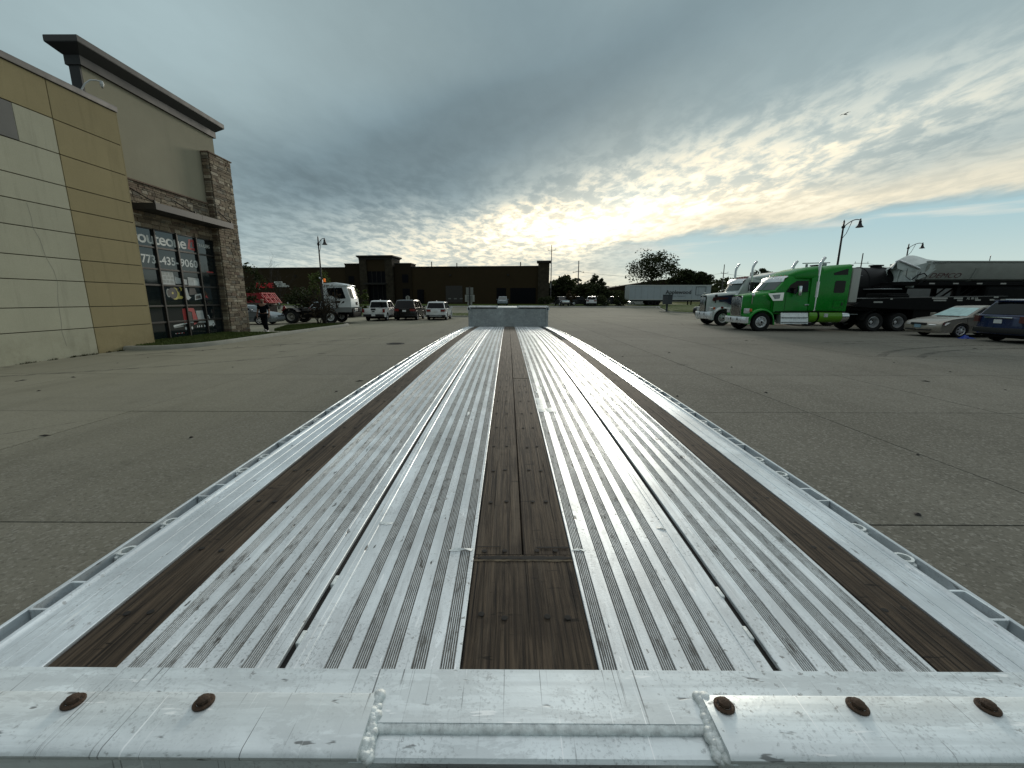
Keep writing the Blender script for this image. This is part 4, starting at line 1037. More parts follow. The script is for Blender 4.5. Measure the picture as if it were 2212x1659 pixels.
    for s in (-1, 1):
        us = sp.get('wins', [(0,.30),(.33,.64),(.67,1)])
        for u0, u1 in us:
            mb = MB(); mb.poly(sidepoly(u0,u1,s)); mb.build('side_window', G, root)
    wh_ = sp.get('rim', 'five'); rr = sp.get('rimr', R*.66)
    for x in (xr, xf):
        for s in (-1, 1): add_wheel(root, x, s*(hw-.115), R, .215, rr, wh_, sp.get('rimmat', M_POLISH), s > 0)
    mb = MB()
    for s in (-1, 1):
        for u in ([w_[1]+.015 for w_ in sp.get('wins', [(0,.30),(.33,.64),(.67,1)])][:-1]+[1.04]):
            xa = ax+.13+(ex-.10-ax-.13)*u; pts = [(xa+.02, s*(hw+.003), .36),(xa, s*(hw+.004), .66),(xa, s*(hw*.972+.004), sp.get('belt',.95)-.03)]
            mb.tube(pts, .006, 4)
        mb.tube([(xr+ra+.02, s*(hw+.004), .50),(xf-ra-.02, s*(hw+.004), .50)], .007, 4)
    mb.tube([(ex+.10,-hw*.86,sp.get('belt',.95)-.035),(ex+.14,0,sp.get('belt',.95)-.015),(ex+.10,hw*.86,sp.get('belt',.95)-.035)], .010, 4)
    mb.build('panel_seam', M_HOLE, root)
    # lamps, plates, mirrors, handles
    zl = sp.get('tailz', (.78,.95)); tl = sp.get('taily', (.52,.80)); tx = -L/2
    def rear_x(y): tq = 1.0 if abs(y) > hw*.9 else .42 if abs(y) > hw*.7 else .16; return tx+sp.get('round',.16)*tq
    for s in (-1, 1):
        y0, y1 = hw*tl[0], hw*tl[1]; mb = MB(); xo = sp.get('tailx', .0)
        mb.prism([(-.03+xo,y0),(-.025+xo,y1),(.22+xo,hw+.002),(.24+xo,hw-.1),(.1+xo,y0)], lambda u,v,tt: (tx+.02+u, s*v, tt), zl[0], zl[1])
        mb.build('tail_light', sp.get('tailmat', M_RED), root, 40)
        hz = sp.get('headz', (.60,.74)); mb = MB(); hx = sp.get('headx', 0)
        mb.prism([(.02+hx,hw*.52),(-.05+hx,hw*.80),(-.36+hx,hw*1.004),(-.40+hx,hw*.9),(-.2+hx,hw*.5)], lambda u,v,tt: (L/2-.03+u-(tt-hz[0])*sp.get('headslope',.6), s*v, tt), hz[0], hz[1])
        mb.build('headlight', M_LENS, root, 40)
        mx = ex-.32; mb = MB(); mb.bbox(mx-.06, mx+.08, s*(hw+.12)-.11, s*(hw+.12)+.09, ez+.03, ez+.17, .03); mb.tube([(mx,s*(hw-.08),ez+.05),(mx,s*(hw+.05),ez+.08)],.025,6); mb.build('mirror', sp.get('mirror', P), root, 40)
        for hx_ in sp.get('handles', ((ax+ex)/2+.42, (ax+ex)/2-.45)):
            mb = MB(); mb.bbox(hx_-.1,hx_+.1,s*(hw-.004)-.012,s*(hw-.004)+.016,sp.get('handlez',.80)-.015,sp.get('handlez',.80)+.02,.008); mb.build('door_handle', sp.get('handle', P), root, 40)
    pz = sp.get('platez', .62); mb = MB(); px_ = tx+sp.get('platex', -.015)
    mb.box(px_-.012, px_+.01, -.16+sp.get('platey',0), .16+sp.get('platey',0), pz, pz+.16); o = mb.build('licence_plate', sp.get('platemat', M_PLATE), root)
    if sp.get('frontplate'):
        mb = MB(); mb.box(L/2-.01, L/2+.015, -.16, .16, .42, .57); mb.build('licence_plate', sp['frontplate'], root)
    g = sp.get('grille')
    if g: mb = MB(); mb.bbox(L/2-.08, L/2+.012, -g[0], g[0], g[1], g[2], .015); mb.build('grille', sp.get('grillemat', M_PLASTIC), root, 40)
    bp = sp.get('bumper')
    if bp:
        for x0, x1 in ((-L/2-.03, -L/2+.16),): mb = MB(); mb.bbox(x0, x1, -hw+.04, hw-.04, bp[0], bp[1], .05); mb.build('bumper', bp[2], root, 40)
    for nm, m_, bx_ in sp.get('extra', []): mb = MB(); mb.bbox(*bx_, min(.03,(bx_[5]-bx_[4])*.3)); mb.build(nm, m_, root, 40)
    return root
def spec_suv(paint, **k):
    d = dict(L=4.75, W=1.92, R=.37, belt=1.06, shoulder=.70, sill=.30, axles=(-1.38,1.45), paint=paint, round=.16, rim='five', rimr=.255, tumble=.21,
        top=[(-2.36,.60),(-2.36,.98),(-2.28,1.08),(-1.2,1.09),(.4,1.07),(1.1,1.06),(1.75,1.02),(2.2,.94),(2.34,.82),(2.37,.60)], nose=[(2.36,.40)], tail=[(-2.36,.42)],
        cab=((-2.30,1.06),(-1.95,1.72),(.30,1.72),(1.15,1.05)), tailz=(.82,1.02), taily=(.50,.84), headz=(.72,.86), platez=.76, low=M_PLASTIC, lowz=.40, handlez=.90, grille=(.42,.55,.85), bumper=(.34,.52,M_PLASTIC)); d.update(k); return d
def spec_sedan(paint, **k):
    d = dict(L=4.80, W=1.79, R=.315, belt=.90, shoulder=.60, sill=.22, axles=(-1.42,1.25), paint=paint, round=.22, rim='six', rimr=.215, tumble=.24,
        top=[(-2.38,.52),(-2.39,.78),(-2.30,.94),(-1.75,.985),(-.8,.96),(.6,.94),(1.05,.92),(1.7,.83),(2.15,.72),(2.34,.62),(2.40,.50)], nose=[(2.40,.34)], tail=[(-2.38,.34)],
        cab=((-1.75,.965),(-.95,1.39),(.15,1.41),(1.05,.915)), tailz=(.70,.86), taily=(.45,.80), headz=(.56,.68), headslope=1.6, platez=.60, handlez=.78, grille=(.36,.55,.65), wins=[(.0,.10),(.13,.52),(.55,1)]); d.update(k); return d
P_WHITE = paint('car_white', (.66,.68,.68)); P_BLACK = paint('car_black', (.003,.003,.0035), .25, 0, .1, .15, .3); P_BEIGE = paint('car_champagne', (.30,.275,.235), .3, .25)
P_SILVER = paint('car_silver', (.20,.225,.24), .28, .3); P_NAVY = paint('car_navy', (.010,.022,.075), .25, .1); P_DKGREY = paint('car_dark_grey', (.03,.03,.032), .25)
# pickup
root = car('pickup_truck', 'white double cab pickup parked left of the black SUV, tailgate towards us', 'pickup', (-10.95, 36.6, 0), rad(90), dict(
    L=5.07, W=1.84, R=.36, belt=1.05, shoulder=.66, sill=.34, axles=(-1.52,1.55), paint=P_WHITE, round=.10, rim='five', rimr=.23, tumble=.20,
    top=[(-2.50,.56),(-2.52,1.02),(-2.50,1.08),(-1.05,1.09),(-.9,1.06),(.5,1.04),(1.0,1.05),(1.9,1.0),(2.4,.90),(2.52,.7)], nose=[(2.52,.42)], tail=[(-2.48,.50)],
    cab=((-.98,1.06),(-.80,1.70),(.55,1.72),(1.25,1.03)), tailz=(.74,1.04), taily=(.86,1.0), tailx=-.01, headz=(.74,.92), platez=.44, platex=-.06, platey=.0, low=M_PLASTIC, lowz=.46, wins=[(0,.46),(.50,1)], handlez=.92,
    bumper=(.38,.60,M_PLASTIC), extra=[('tailgate_handle', M_PLASTIC, (-2.56,-2.51,-.20,.20,.93,1.07)), ('emblem', M_CHASSIS, (-2.565,-2.555,-.11,.11,.78,.86)), ('bed_floor', M_PLASTIC, (-2.42,-1.02,-.72,.72,1.02,1.10)), ('roof_fin', P_WHITE, (-.5,-.3,-.03,.03,1.74,1.82))]), scale=.96)
root = car('estate_suv', 'black SUV parked between the white pickup and the white SUV', 'suv', (-8.72, 37.7, 0), rad(90), spec_suv(P_BLACK, L=4.85, tail=[(-2.40,.42)], top=[(-2.40,.60),(-2.42,.98),(-2.32,1.10),(-1.2,1.11),(.4,1.09),(1.1,1.08),(1.75,1.04),(2.2,.96),(2.38,.84),(2.42,.60)], cab=((-2.34,1.08),(-1.95,1.74),(.30,1.76),(1.15,1.07)), platey=.0, low=P_BLACK, bumper=(.34,.5,P_BLACK)), scale=.97)
root = car('compact_suv', 'white SUV parked at the right end of the row before the grass island', 'suv', (-6.15, 37.9, 0), rad(90), spec_suv(P_WHITE, extra=[('rear_diffuser', M_ALU_DULL, (-2.42,-2.36,-.6,.6,.36,.46)), ('roof_fin', P_WHITE, (-1.7,-1.5,-.03,.03,1.75,1.83))]), scale=.90)
# beige sedan with a folding sun shade, blue SUV
M_SHADE = mat('foil_sun_shade', (.34,.50,.49), .35, .3, var=.3, vscale=5)
root = car('beige_sedan', 'champagne beige saloon with a silver sun shade behind its windscreen', 'car', (22.75, 20.75, 0), rad(180), spec_sedan(P_BEIGE, screen=M_SHADE, frontplate=mat('blue_white_plate', (.22,.36,.45), .4, var=.4, vscale=20), extra=[('bumper_slot', M_PLASTIC, (2.36,2.405,-.62,.62,.30,.36)), ('marker_lamp', M_RED, (2.02,2.10,.80,.886,.58,.66)), ('wiper', M_PLASTIC, (1.02,1.08,-.5,.5,.925,.945))]), scale=1.04)
root = car('blue_suv', 'dark blue SUV with a chrome tailgate bar, cut off by the right picture edge', 'suv', (23.1, 17.5, 0), rad(-5), spec_suv(P_NAVY, L=5.0, W=2.0, R=.385, tail=[(-2.49,.46)], top=[(-2.48,.64),(-2.50,1.0),(-2.40,1.12),(-1.2,1.13),(.4,1.11),(1.1,1.10),(1.8,1.07),(2.3,1.0),(2.46,.88),(2.5,.62)], nose=[(2.49,.42)],
    cab=((-2.40,1.10),(-1.95,1.74),(.35,1.76),(1.15,1.09)), tailz=(.84,1.10), taily=(.80,1.0), platez=.80, platex=.005, axles=(-1.52,1.52), mirror=P_NAVY, tailmat=mat('smoked_lens', (.10,.035,.032), .2), bumper=(.40,.62,M_PLASTIC), roofpaint=P_NAVY,
    extra=[('chrome_bar', M_CHROME, (-2.53,-2.48,-.55,.55,1.015,1.06)), ('spoiler', P_NAVY, (-2.16,-1.80,-.70,.70,1.70,1.755)), ('wiper', M_PLASTIC, (-2.36,-2.28,-.30,.25,1.16,1.19)), ('roof_rail', M_CHROME, (-1.7,.2,-.73,-.69,1.76,1.80)), ('roof_rail', M_CHROME, (-1.7,.2,.69,.73,1.76,1.80))]))
# cars left of the yard truck
car('silver_coupe', 'silver grey low saloon behind the walking person beside the stone pillar', 'car', (-18.6, 30.0, 0), 0, spec_sedan(P_SILVER, L=4.7, round=.26, cab=((-1.9,.95),(-.75,1.33),(.15,1.36),(1.15,.90)), wins=[(.10,.50),(.54,1)]))
car('pale_hatchback', 'pale car half hidden behind the black frame of the yard truck', 'car', (-17.0, 44.6-3.6, 0), rad(12), spec_suv(paint('car_ice_blue', (.42,.50,.54)), L=4.2, W=1.8, R=.33, tail=[(-2.08,.42)], nose=[(2.08,.40)], top=[(-2.08,.60),(-2.08,.92),(-2.0,1.0),(-1.2,1.0),(.4,.98),(1.1,.97),(1.6,.93),(1.95,.85),(2.06,.75),(2.08,.60)], cab=((-2.0,.98),(-1.6,1.52),(.2,1.54),(1.05,.96)), axles=(-1.25,1.25)))
# row of cars across the road
row = [('dark_suv', 'dark SUV with a pale grille just right of the brown warehouse across the road', 10.5, 82.5, -78, P_DKGREY, dict(grillemat=M_CHROME, grille=(.7,.55,.95)), 'suv'),
       ('dark_pickup', 'dark pickup behind the small tree across the road', 14.3, 84.5, 8, P_BLACK, {}, 'pickup'),
       ('white_estate', 'white SUV seen from behind across the road beside the dark pickup', 16.3, 82.6, 80, P_WHITE, {}, 'suv'),
       ('black_estate', 'black car behind the white SUV across the road', 18.4, 85.4, 12, P_BLACK, {}, 'car'),
       ('black_suv', 'black SUV with a bright roof edge left of the white box trailer', 20.9, 84.6, 172, P_BLACK, {}, 'suv')]
for n_, lab, x, y, hd, p_, k, c_ in row: car(n_, lab, c_, (x, y, terr(x,y)+.06), rad(hd), spec_suv(p_, **k))
car('white_saloon', 'low white car half under the rear of the white box trailer', 'car', (27.6, 89.6, terr(0,89)-.1), rad(176), spec_sedan(P_WHITE))
car('parked_hatchback', 'pale blue grey car facing us before the brown warehouse, above the trailer step', 'car', (-1.0, 84.5, terr(0,84)+.06), rad(-92), spec_suv(paint('car_blue_grey', (.18,.22,.24)), screen=M_GLASS_TINT, L=4.3))
car('two_tone_car', 'small black and white car behind the front of the white tractor', 'car', (22.2, 45.6, 0), rad(-150), spec_suv(P_BLACK, roofpaint=P_WHITE, L=4.3, rimmat=M_WHITE, extra=[('bonnet_stripe', P_WHITE, (1.2,2.1,-.75,.75,.98,1.03))]))
# ------------------------------------------------------------------ long-nose tractors
def sections(name, secs, m, parent, smooth=40, cap=True):
    """secs: list of closed rings of equal length"""
    mb = MB(); mb.grid(secs, closed=True); n = len(secs[0])
    if cap: mb.f += [tuple(range(n))[::-1], tuple(len(mb.v)-n+i for i in range(n))]
    return mb.build(name, m, parent, smooth)
def rring(x, hw, z0, z1, r=.12, k=4, tilt=0.):
    pts = []; r = min(r, hw*.9, (z1-z0)*.45)
    for cy, cz, a0 in ((hw-r,z1-r,0),(-hw+r,z1-r,90),(-hw+r,z0+r*.3,180),(hw-r,z0+r*.3,270)):
        rr = r if a0 < 180 else r*.3
        for j in range(k+1):
            a = rad(a0+90*j/k); z = cz+rr*math.sin(a); pts.append((x+tilt*(z-z0), cy+(rr if a0 < 180 else rr)*math.cos(a)+(r-rr if a0 == 270 else -(r-rr) if a0 == 180 else 0), z))
    return pts
def tractor(label, loc, q):
    root = thing(q['name'], label, 'truck', loc, PI)
    P = q['paint']; H = q['roof']
    # chassis and axles
    for s in (-1, 1):
        mb = MB(); mb.bbox(-7.6, .75, s*.43-.06, s*.43+.06, .62, .92, .01); mb.build('frame_rail', M_CHASSIS, root)
        add_wheel(root, 0, s*1.04, .52, .30, .315, 'truck', M_POLISH, s > 0)
        for ax_ in q['drive']:
            w_ = add_wheel(root, ax_, s*.93, .52, .56, .315, 'truckdual', M_POLISH, s > 0)
    mb = MB(); mb.tube([(0,-1,.52),(0,1,.52)],.07,8)
    for ax_ in q['drive']: mb.tube([(ax_,-1,.52),(ax_,1,.52)],.14,10)
    mb.build('axle', M_CHASSIS, root, 40)
    # hood: narrow nose widening to the cowl
    hx = q['hood']   # (x, half width, z top)
    sections('hood', [rring(x, hw, .95, zt, .20) for x, hw, zt in hx], P, root)
    # fenders
    for s in (-1, 1):
        mb = MB(); rows = []; R0 = .66; n = 16
        for y, dr_ in ((.60,-.02),(.98,.06),(1.14,.05),(1.22,.0),(1.235,-.05),(1.20,-.07)):
            row = []
            for j in range(n+1):
                a = rad(196-(196+8)*j/n)-0; rr = R0+dr_
                x = rr*1.12*math.cos(a); z = .50+rr*math.sin(a)*1.10
                if a > rad(150): z -= (a-rad(150))*.5
                row.append((x, s*y, max(z,.36)))
            rows.append(row)
        mb.grid(rows); mb.build('fender', P, root, 50)
        mb = MB(); mb.bbox(.50, .80, s*.72-.42, s*.72+.42, .78, 1.02, .08)
        mb.build('fender_nose', P, root, 40)
        mb = MB(); mb.bbox(.64, .83, s*.92-.17, s*.92+.17, 1.0, 1.28, .04); hl = mb.build('headlight', M_LENS, root, 40)
        mb = MB(); mb.bbox(.56, .68, s*1.10-.035, s*1.10+.04, 1.10, 1.26, .02); mb.build('turn_signal', M_AMBER, hl, 40)
        mb = MB(); mb.prism([(-.70,.36),(-.62,.36),(-.62,.80),(-.70,.80)], lambda u,v,tt: (u,tt,v), s*1.02-.16, s*1.02+.16); mb.build('mud_flap', M_RUBBER, root)
    # grille
    gx, gh, g0, g1 = q['grille']
    sections('grille_surround', [rring(gx-.10, gh+.03, g0-.03, g1+.05, .12), rring(gx+.02, gh+.03, g0-.03, g1+.04, .12)], q.get('surround', M_CHROME), root)
    mb = MB(); mb.box(gx+.021, gx+.03, -gh+.05, gh-.05, g0+.02, g1-.03); mb.build('grille_mesh', M_CHASSIS, root)
    nb = q.get('bars', 11)
    for k in range(nb):
        y = -gh+.08+(2*gh-.16)*k/(nb-1); mb = MB(); mb.bbox(gx+.03, gx+.055, y-.016, y+.016, g0+.03, g1-.05-.03*(abs(y) > gh*.8), .006); mb.build('grille_bar', M_CHROME, root, 40)
    mb = MB(); mb.bbox(gx+.056, gx+.075, -.07, .07, g1-.16, g1+.02, .02); mb.build('emblem', M_POLISH, root)
    # bumper
    mb = MB(); b0, b1 = q['bumper']; pr = [(.72,b0),(.80,b0+.03),(.83,b1-.05),(.80,b1),(.70,b1)]
    rows = []
    for y, d in ((-1.22,-.16),(-1.14,-.04),(-.9,0),(0,.02),(.9,0),(1.14,-.04),(1.22,-.16)): rows.append([(x+.10+d, y, z) for x, z in pr])
    mb.grid(rows, closed=True); bo_ = mb.build('bumper', M_POLISH, root, 40)
    for y in (-.35,.35): mb = MB(); mb.bbox(.93,.955,y-.035,y+.035,b1-.2,b1-.06,.01); mb.build('tow_slot', M_HOLE, bo_)
    # cab
    cb = q['cab']      # x front (cowl), x windscreen top, x back, roof z at front, half width
    x0, xt, xb, zr, hw = cb; zc = q['cowl']; zb = 1.10
    side = [(x0,zb),(x0,zc),(xt,zr),(xb,zr+.06),(xb,zb)]
    mb = MB(); rows = []
    for f, ins in ((1.,.03),(.985,.0),(.93,-.01),(.6,-.02),(0,-.03),(-.6,-.02),(-.93,-.01),(-.985,0),(-1.,.03)):
        rows.append([(x+(.16*(1-f*f) if i in (1,2) else 0), f*hw*(.93 if z > zc+.1 else 1), z-(ins if z > zc+.1 else 0)) for i,(x,z) in enumerate(side)])
    mb.grid(rows, closed=True); n = len(side); mb.f += [tuple(range(n)), tuple(len(mb.v)-n+i for i in range(n))[::-1]]
    mb.build('cab', P, root, 35)
    for f0, f1 in ((-.93,-.03),(.03,.93)):
        mb = MB(); rows = []
        for u in (.10,.5,.93):
            x = x0+(xt-x0)*u; z = zc+(zr-zc)*u; rows.append([(x+.16*(1-f*f)+.018, f*hw*.93, z+.012) for f in (f0,(f0*2+f1)/3,(f0+2*f1)/3,f1)])
        mb.grid(rows); mb.build('windscreen', M_GLASS_TINT, root, 60)
    mb = MB(); rows = []
    for d, z in ((.02,.02),(.22,-.13),(.26,-.30),(.235,-.30),(.19,-.12),(.0,-.02)): rows.append([(xt+d+.16*(1-f*f), f*hw*.95, zr+z+.03) for f in (-1,-.7,-.35,0,.35,.7,1)])
    mb.grid(rows); mb.build('sun_visor', q.get('visor', M_POLISH), root, 50)
    # sleeper
    sl = q['sleeper']; sections('sleeper', [rring(x, w, 1.12, zt, r_, tilt=t_) for x, w, zt, r_, t_ in sl], P, root, 45)
    if 'roofcap' in q: sections('roof_fairing', [rring(x, w, z0, zt, r_) for x, w, z0, zt, r_ in q['roofcap']], P, root, 45)
    # side details
    for s in (-1, 1):
        ys = s*(hw+.006)
        dl = q['doorwin']; mb = MB(); mb.poly([(x, s*(hw*.93+.022 + (hw*.07 if z < zc+.12 else 0)), z) for x, z in dl]); mb.build('door_window', M_GLASS, root)
        ds = [(x0-.62+.0,1.16),(x0-.62,zc-.02),(xb+.08,zc-.02),(xb+.08,1.16)]
        mb = MB()
        for (xa,za),(xc,zd) in zip(ds, ds[1:]+ds[:1]): mb.tube([(xa,ys,za),(xc,ys,zd)],.008,4)
        mb.build('door_seam', M_HOLE, root)
        mb = MB(); mb.bbox(xb+.16,xb+.42,ys-.02,ys+.035,1.45,1.52,.015); mb.build('door_handle', M_CHROME, root)
        sx0, sx1 = sl[-1][0], sl[0][0]; sw = sl[-1][1]+.008
        for wn in q.get('sleepwin', []): mb = MB(); mb.poly([(x, s*(sw+.004), z) for x, z in wn]); mb.build('sleeper_window', M_GLASS, root)
        mb = MB(); bx_ = sx0+.14
        for (xa,za),(xc,zd) in (((bx_,1.32),(bx_,1.75)),((bx_,1.75),(bx_+.62,1.75)),((bx_+.62,1.75),(bx_+.62,1.32)),((bx_+.62,1.32),(bx_,1.32))): mb.tube([(xa,s*sw,za),(xc,s*sw,zd)],.007,4)
        mb.bbox(bx_+.08,bx_+.18,s*sw-.02,s*sw+.02,1.44,1.62,.01); mb.build('locker_hatch', q['seam'], root)
        # mirror on two arms
        mx, mz0, mz1 = q['mirror']; my = s*(hw+.34)
        mb = MB(); mb.bbox(mx-.07,mx+.09,my-.12,my+.12,mz0,mz1,.05); mi = mb.build('mirror', M_CHROME if q.get('chromemirror') else M_PLASTIC, root, 50)
        mb = MB()
        for zz in (mz0+.12, mz1-.12): mb.tube([(mx,s*hw,zz),(mx,my,zz)],.022,6)
        mb.build('mirror_arm', M_PLASTIC, mi)
        # fender mirror
        mb = MB(); mb.tube([(.42,s*.78,1.55),(.46,s*.86,1.98)],.035,6); mb.bbox(.38,.52,s*.86-.09,s*.86+.09,1.93,2.12,.05); mb.build('fender_mirror', M_PLASTIC if q.get('blackhoodmirror') else M_CHROME, root, 50)
        # stack
        ex_, ey, zt_ = q['stack']; mb = MB(); mb.tube([(ex_,s*ey,1.15),(ex_,s*ey,zt_-.50),(ex_-.02,s*ey,zt_-.34),(ex_-.10,s*ey,zt_-.17),(ex_-.22,s*ey,zt_)],[.078]*5,14,caps=False); mb.tube([(ex_-.20,s*ey,zt_-.04),(ex_-.218,s*ey,zt_-.012)],.072,14); st = mb.build('exhaust_stack', M_CHROME, root, 50)
        mb = MB(); mb.tube([(ex_,s*ey,1.9),(ex_,s*ey,2.75)],.108,16); mb.build('heat_shield', M_POLISH, st, 50)
        mb = MB(); mb.bbox(ex_-.20,ex_+.02,s*hw-.02,s*hw+.05,1.2,2.78,.02); mb.build('stack_panel', M_POLISH, st, 40)
        # steps and tank
        a, b_ = q['steps']; mb = MB(); mb.prism([(s*1.22,.42),(s*1.18,.70),(s*1.10,1.04),(s*.75,1.04),(s*.75,.42)], lambda u,v,tt: (tt,u,v), b_, a); stp = mb.build('step_box', M_POLISH, root, 30)
        for z, yy_ in ((.52,1.24),(.78,1.19)): mb = MB(); mb.bbox(b_+.05,a-.05,s*yy_-.10,s*yy_+.06,z-.025,z+.02,.01); mb.build('step', M_ALU_DULL, stp)
        a, b_ = q['tank']; tz, tr_ = .83, .335; ty = s*.90
        mb = MB(); mb.lathe([(0,b_+.46),(tr_,b_+.46),(tr_,a-.03),(tr_*.9,a),(0,a)], 'x', (0,ty,tz), 26); tk = mb.build('fuel_tank', q['tankpaint'], root, 40)
        mb = MB(); mb.lathe([(0,b_),(tr_*.7,b_+.01),(tr_*.95,b_+.06),(tr_+.004,b_+.14),(tr_+.004,b_+.459)], 'x', (0,ty,tz), 26); mb.build('tank_end', M_CHROME, tk, 40)
        for xx in (a-.48, b_+.62) if q.get('strap2') else (a-.48,): mb = MB(); mb.lathe([(tr_+.002,xx-.05),(tr_+.012,xx-.05),(tr_+.012,xx+.05),(tr_+.002,xx+.05)], 'x', (0,ty,tz), 26); mb.build('tank_strap', M_CHASSIS, tk, 40)
        mb = MB(); mb.bbox(a-1.0,a-.78,ty+s*tr_-.03,ty+s*tr_+.012,.80,1.0,.01); mb.build('tank_label', M_POLISH, tk); 
        # drive fender
        dx_ = q['drive'][0]; mb = MB(); rows = []
        for y in (.62,1.24):
            rows.append([(dx_+.66*math.cos(rad(a_)), s*y, .52+.66*math.sin(rad(a_))) for a_ in range(10,150,10)])
        mb.grid(rows); rows2 = [[(x*1.0, y, z-.012) for x,y,z in r] for r in rows]; mb.grid(rows2); mb.build('quarter_fender', M_PLASTIC, root, 50)
    mb = MB()
    for xs, hw_ in ((x0+.02, hw*.995), (xb+.04, hw+.02)):
        mb.tube([(xs,-hw_,1.15),(xs,-hw_,zc-.05)],.010,4); mb.tube([(xs,hw_,1.15),(xs,hw_,zc-.05)],.010,4)
    mb.build('body_seam', M_HOLE, root)
    for k in range(5):
        mb = MB(); mb.bbox(xt-.12,xt-.02,-.7+k*.35-.05,-.7+k*.35+.05,zr+.04,zr+.10,.02); mb.build('marker_light', M_AMBER, root)
    [MB().box(sl[-1][0]+.02,x0-.1,s*hw-.016,s*hw+.016,1.06,1.13).build('sill_trim', M_CHASSIS, root) for s in (-1,1)]
    # fifth wheel and deck plate
    mb = MB(); mb.bbox(q['drive'][-1]-.1,q['drive'][0]+.7,-.45,.45,1.04,1.13,.03); mb.build('fifth_wheel', M_CHASSIS, root)
    mb = MB(); mb.box(q['drive'][0]+.75, sl[-1][0]-.1 if False else q['drive'][0]+1.75, -.9,.9,.93,.97); mb.build('deck_plate', M_ALU_DULL, root)
    return root
P_GREEN = paint('truck_green', (.004,.215,.016), .26, 0, .10, .18, .3); P_LIME = paint('tank_lime', (.10,.30,.010), .3)
P_TWHITE = paint('truck_white', (.52,.57,.56), .3); P_STRIPE = paint('stripe_navy', (.012,.012,.045), .3); P_MAROON = paint('stripe_maroon', (.075,.010,.014), .3)
M_SEAMG = mat('green_seam', (.003,.06,.008), .5); M_SEAMW = mat('grey_seam', (.10,.11,.11), .5)
tg = tractor('bright green long nose tractor unit with twin chrome stacks and a lime fuel tank', (14.35, 24.95, 0), dict(name='green_tractor', paint=P_GREEN, roof=3.66,
    drive=(-6.35,-7.72), hood=[(.86,.56,2.02),(.6,.62,2.06),(.0,.74,2.15),(-.6,.88,2.22),(-1.15,1.0,2.26)], grille=(.86,.52,.86,1.95), bumper=(.42,.80),
    cab=(-.62,-1.28,-2.75,3.02,1.12), cowl=2.22, sleeper=[(-2.55,1.16,3.18,.35,0),(-3.0,1.20,3.52,.40,0),(-3.6,1.22,3.64,.34,0),(-4.62,1.22,3.70,.22,0)],
    roofcap=[(-1.25,.70,2.9,3.04,.1),(-1.45,1.0,2.9,3.20,.25),(-1.75,1.08,2.9,3.36,.32),(-2.2,1.13,2.9,3.50,.36),(-2.7,1.16,2.9,3.585,.36),(-3.1,1.18,2.9,3.62,.36)],
    doorwin=[(-1.22,2.22),(-1.46,2.58),(-1.78,2.80),(-2.44,2.80),(-2.42,2.22),(-2.2,2.20),(-1.9,2.10),(-1.55,2.12)],
    sleepwin=[[(-3.82,2.14),(-3.78,2.20),(-3.80,2.74),(-3.86,2.80),(-4.33,2.80),(-4.38,2.74),(-4.38,2.20),(-4.32,2.14)],[(-3.66,3.10),(-3.66,3.22),(-4.36,3.44),(-4.42,3.42),(-4.42,3.12)]],
    mirror=(-1.72,1.98,2.52), chromemirror=True, stack=(-2.90,1.12,4.05), steps=(-1.08,-2.62), tank=(-2.66,-4.95), tankpaint=P_LIME, seam=M_SEAMG))
for s in (-1, 1):
    mb = MB(); mb.bbox(-5.15,-4.70,s*1.02-.20,s*1.02+.20,1.62,3.45,.05); mb.build('side_fairing', mat('off_white_panel', (.40,.41,.38), .5), tg, 40)
    mb = MB(); mb.poly([(-.22,s*1.14,2.10),(-1.10,s*1.155,2.16),(-1.08,s*1.155,1.72),(-.54,s*1.145,1.70)]); mb.build('air_intake', M_CHROME, tg)
    mb = MB(); mb.poly([(-.46,s*1.158,2.02),(-.90,s*1.162,2.06),(-.88,s*1.162,1.82),(-.62,s*1.158,1.80)]); mb.build('intake_screen', M_ALU_DULL, tg)
mb = MB(); mb.bbox(-4.4,-4.2,-.5,-.42,3.69,3.86,.01); mb.bbox(-3.3,-3.2,-.5,-.42,3.62,3.82,.01); mb.tube([(-3.0,-.46,3.86),(-4.6,-.46,3.90)],.03,6); mb.build('roof_antenna', M_ALU_DULL, tg)
mb = MB(); mb.tube([(-5.0,.5,.97),(-5.1,.62,1.35),(-5.3,.66,1.42),(-5.45,.6,1.2),(-5.4,.5,.97)],.03,8); mb.build('air_hose', M_RUBBER, tg, 50)
tw = tractor('white long nose tractor unit with navy and maroon hood stripes behind the green one', (14.75, 30.0, 0), dict(name='white_tractor', paint=P_TWHITE, roof=3.4,
    drive=(-6.0,-7.37), hood=[(.90,.50,2.10),(.75,.56,2.12),(.0,.68,2.22),(-.7,.80,2.28),(-1.3,.92,2.30)], grille=(.90,.44,.95,1.98), bumper=(.44,.94), bars=14, surround=M_BLACK,
    cab=(-1.0,-1.42,-2.75,3.12,1.05), cowl=2.28, sleeper=[(-2.7,1.10,3.30,.25,0),(-3.1,1.14,3.44,.30,0),(-4.5,1.16,3.48,.2,0)], roofcap=[(-1.6,.85,3.1,3.22,.1),(-2.1,.98,3.1,3.32,.2),(-2.8,1.06,3.1,3.42,.24),(-3.5,.95,3.3,3.62,.24),(-4.5,.95,3.3,3.64,.2)],
    doorwin=[(-1.55,2.34),(-1.62,2.92),(-2.42,2.92),(-2.42,2.34)], sleepwin=[], mirror=(-1.62,2.30,2.92), stack=(-1.72,1.06,4.28), steps=(-1.2,-2.6), tank=(-2.7,-4.9), tankpaint=M_POLISH, seam=M_SEAMW, blackhoodmirror=True))
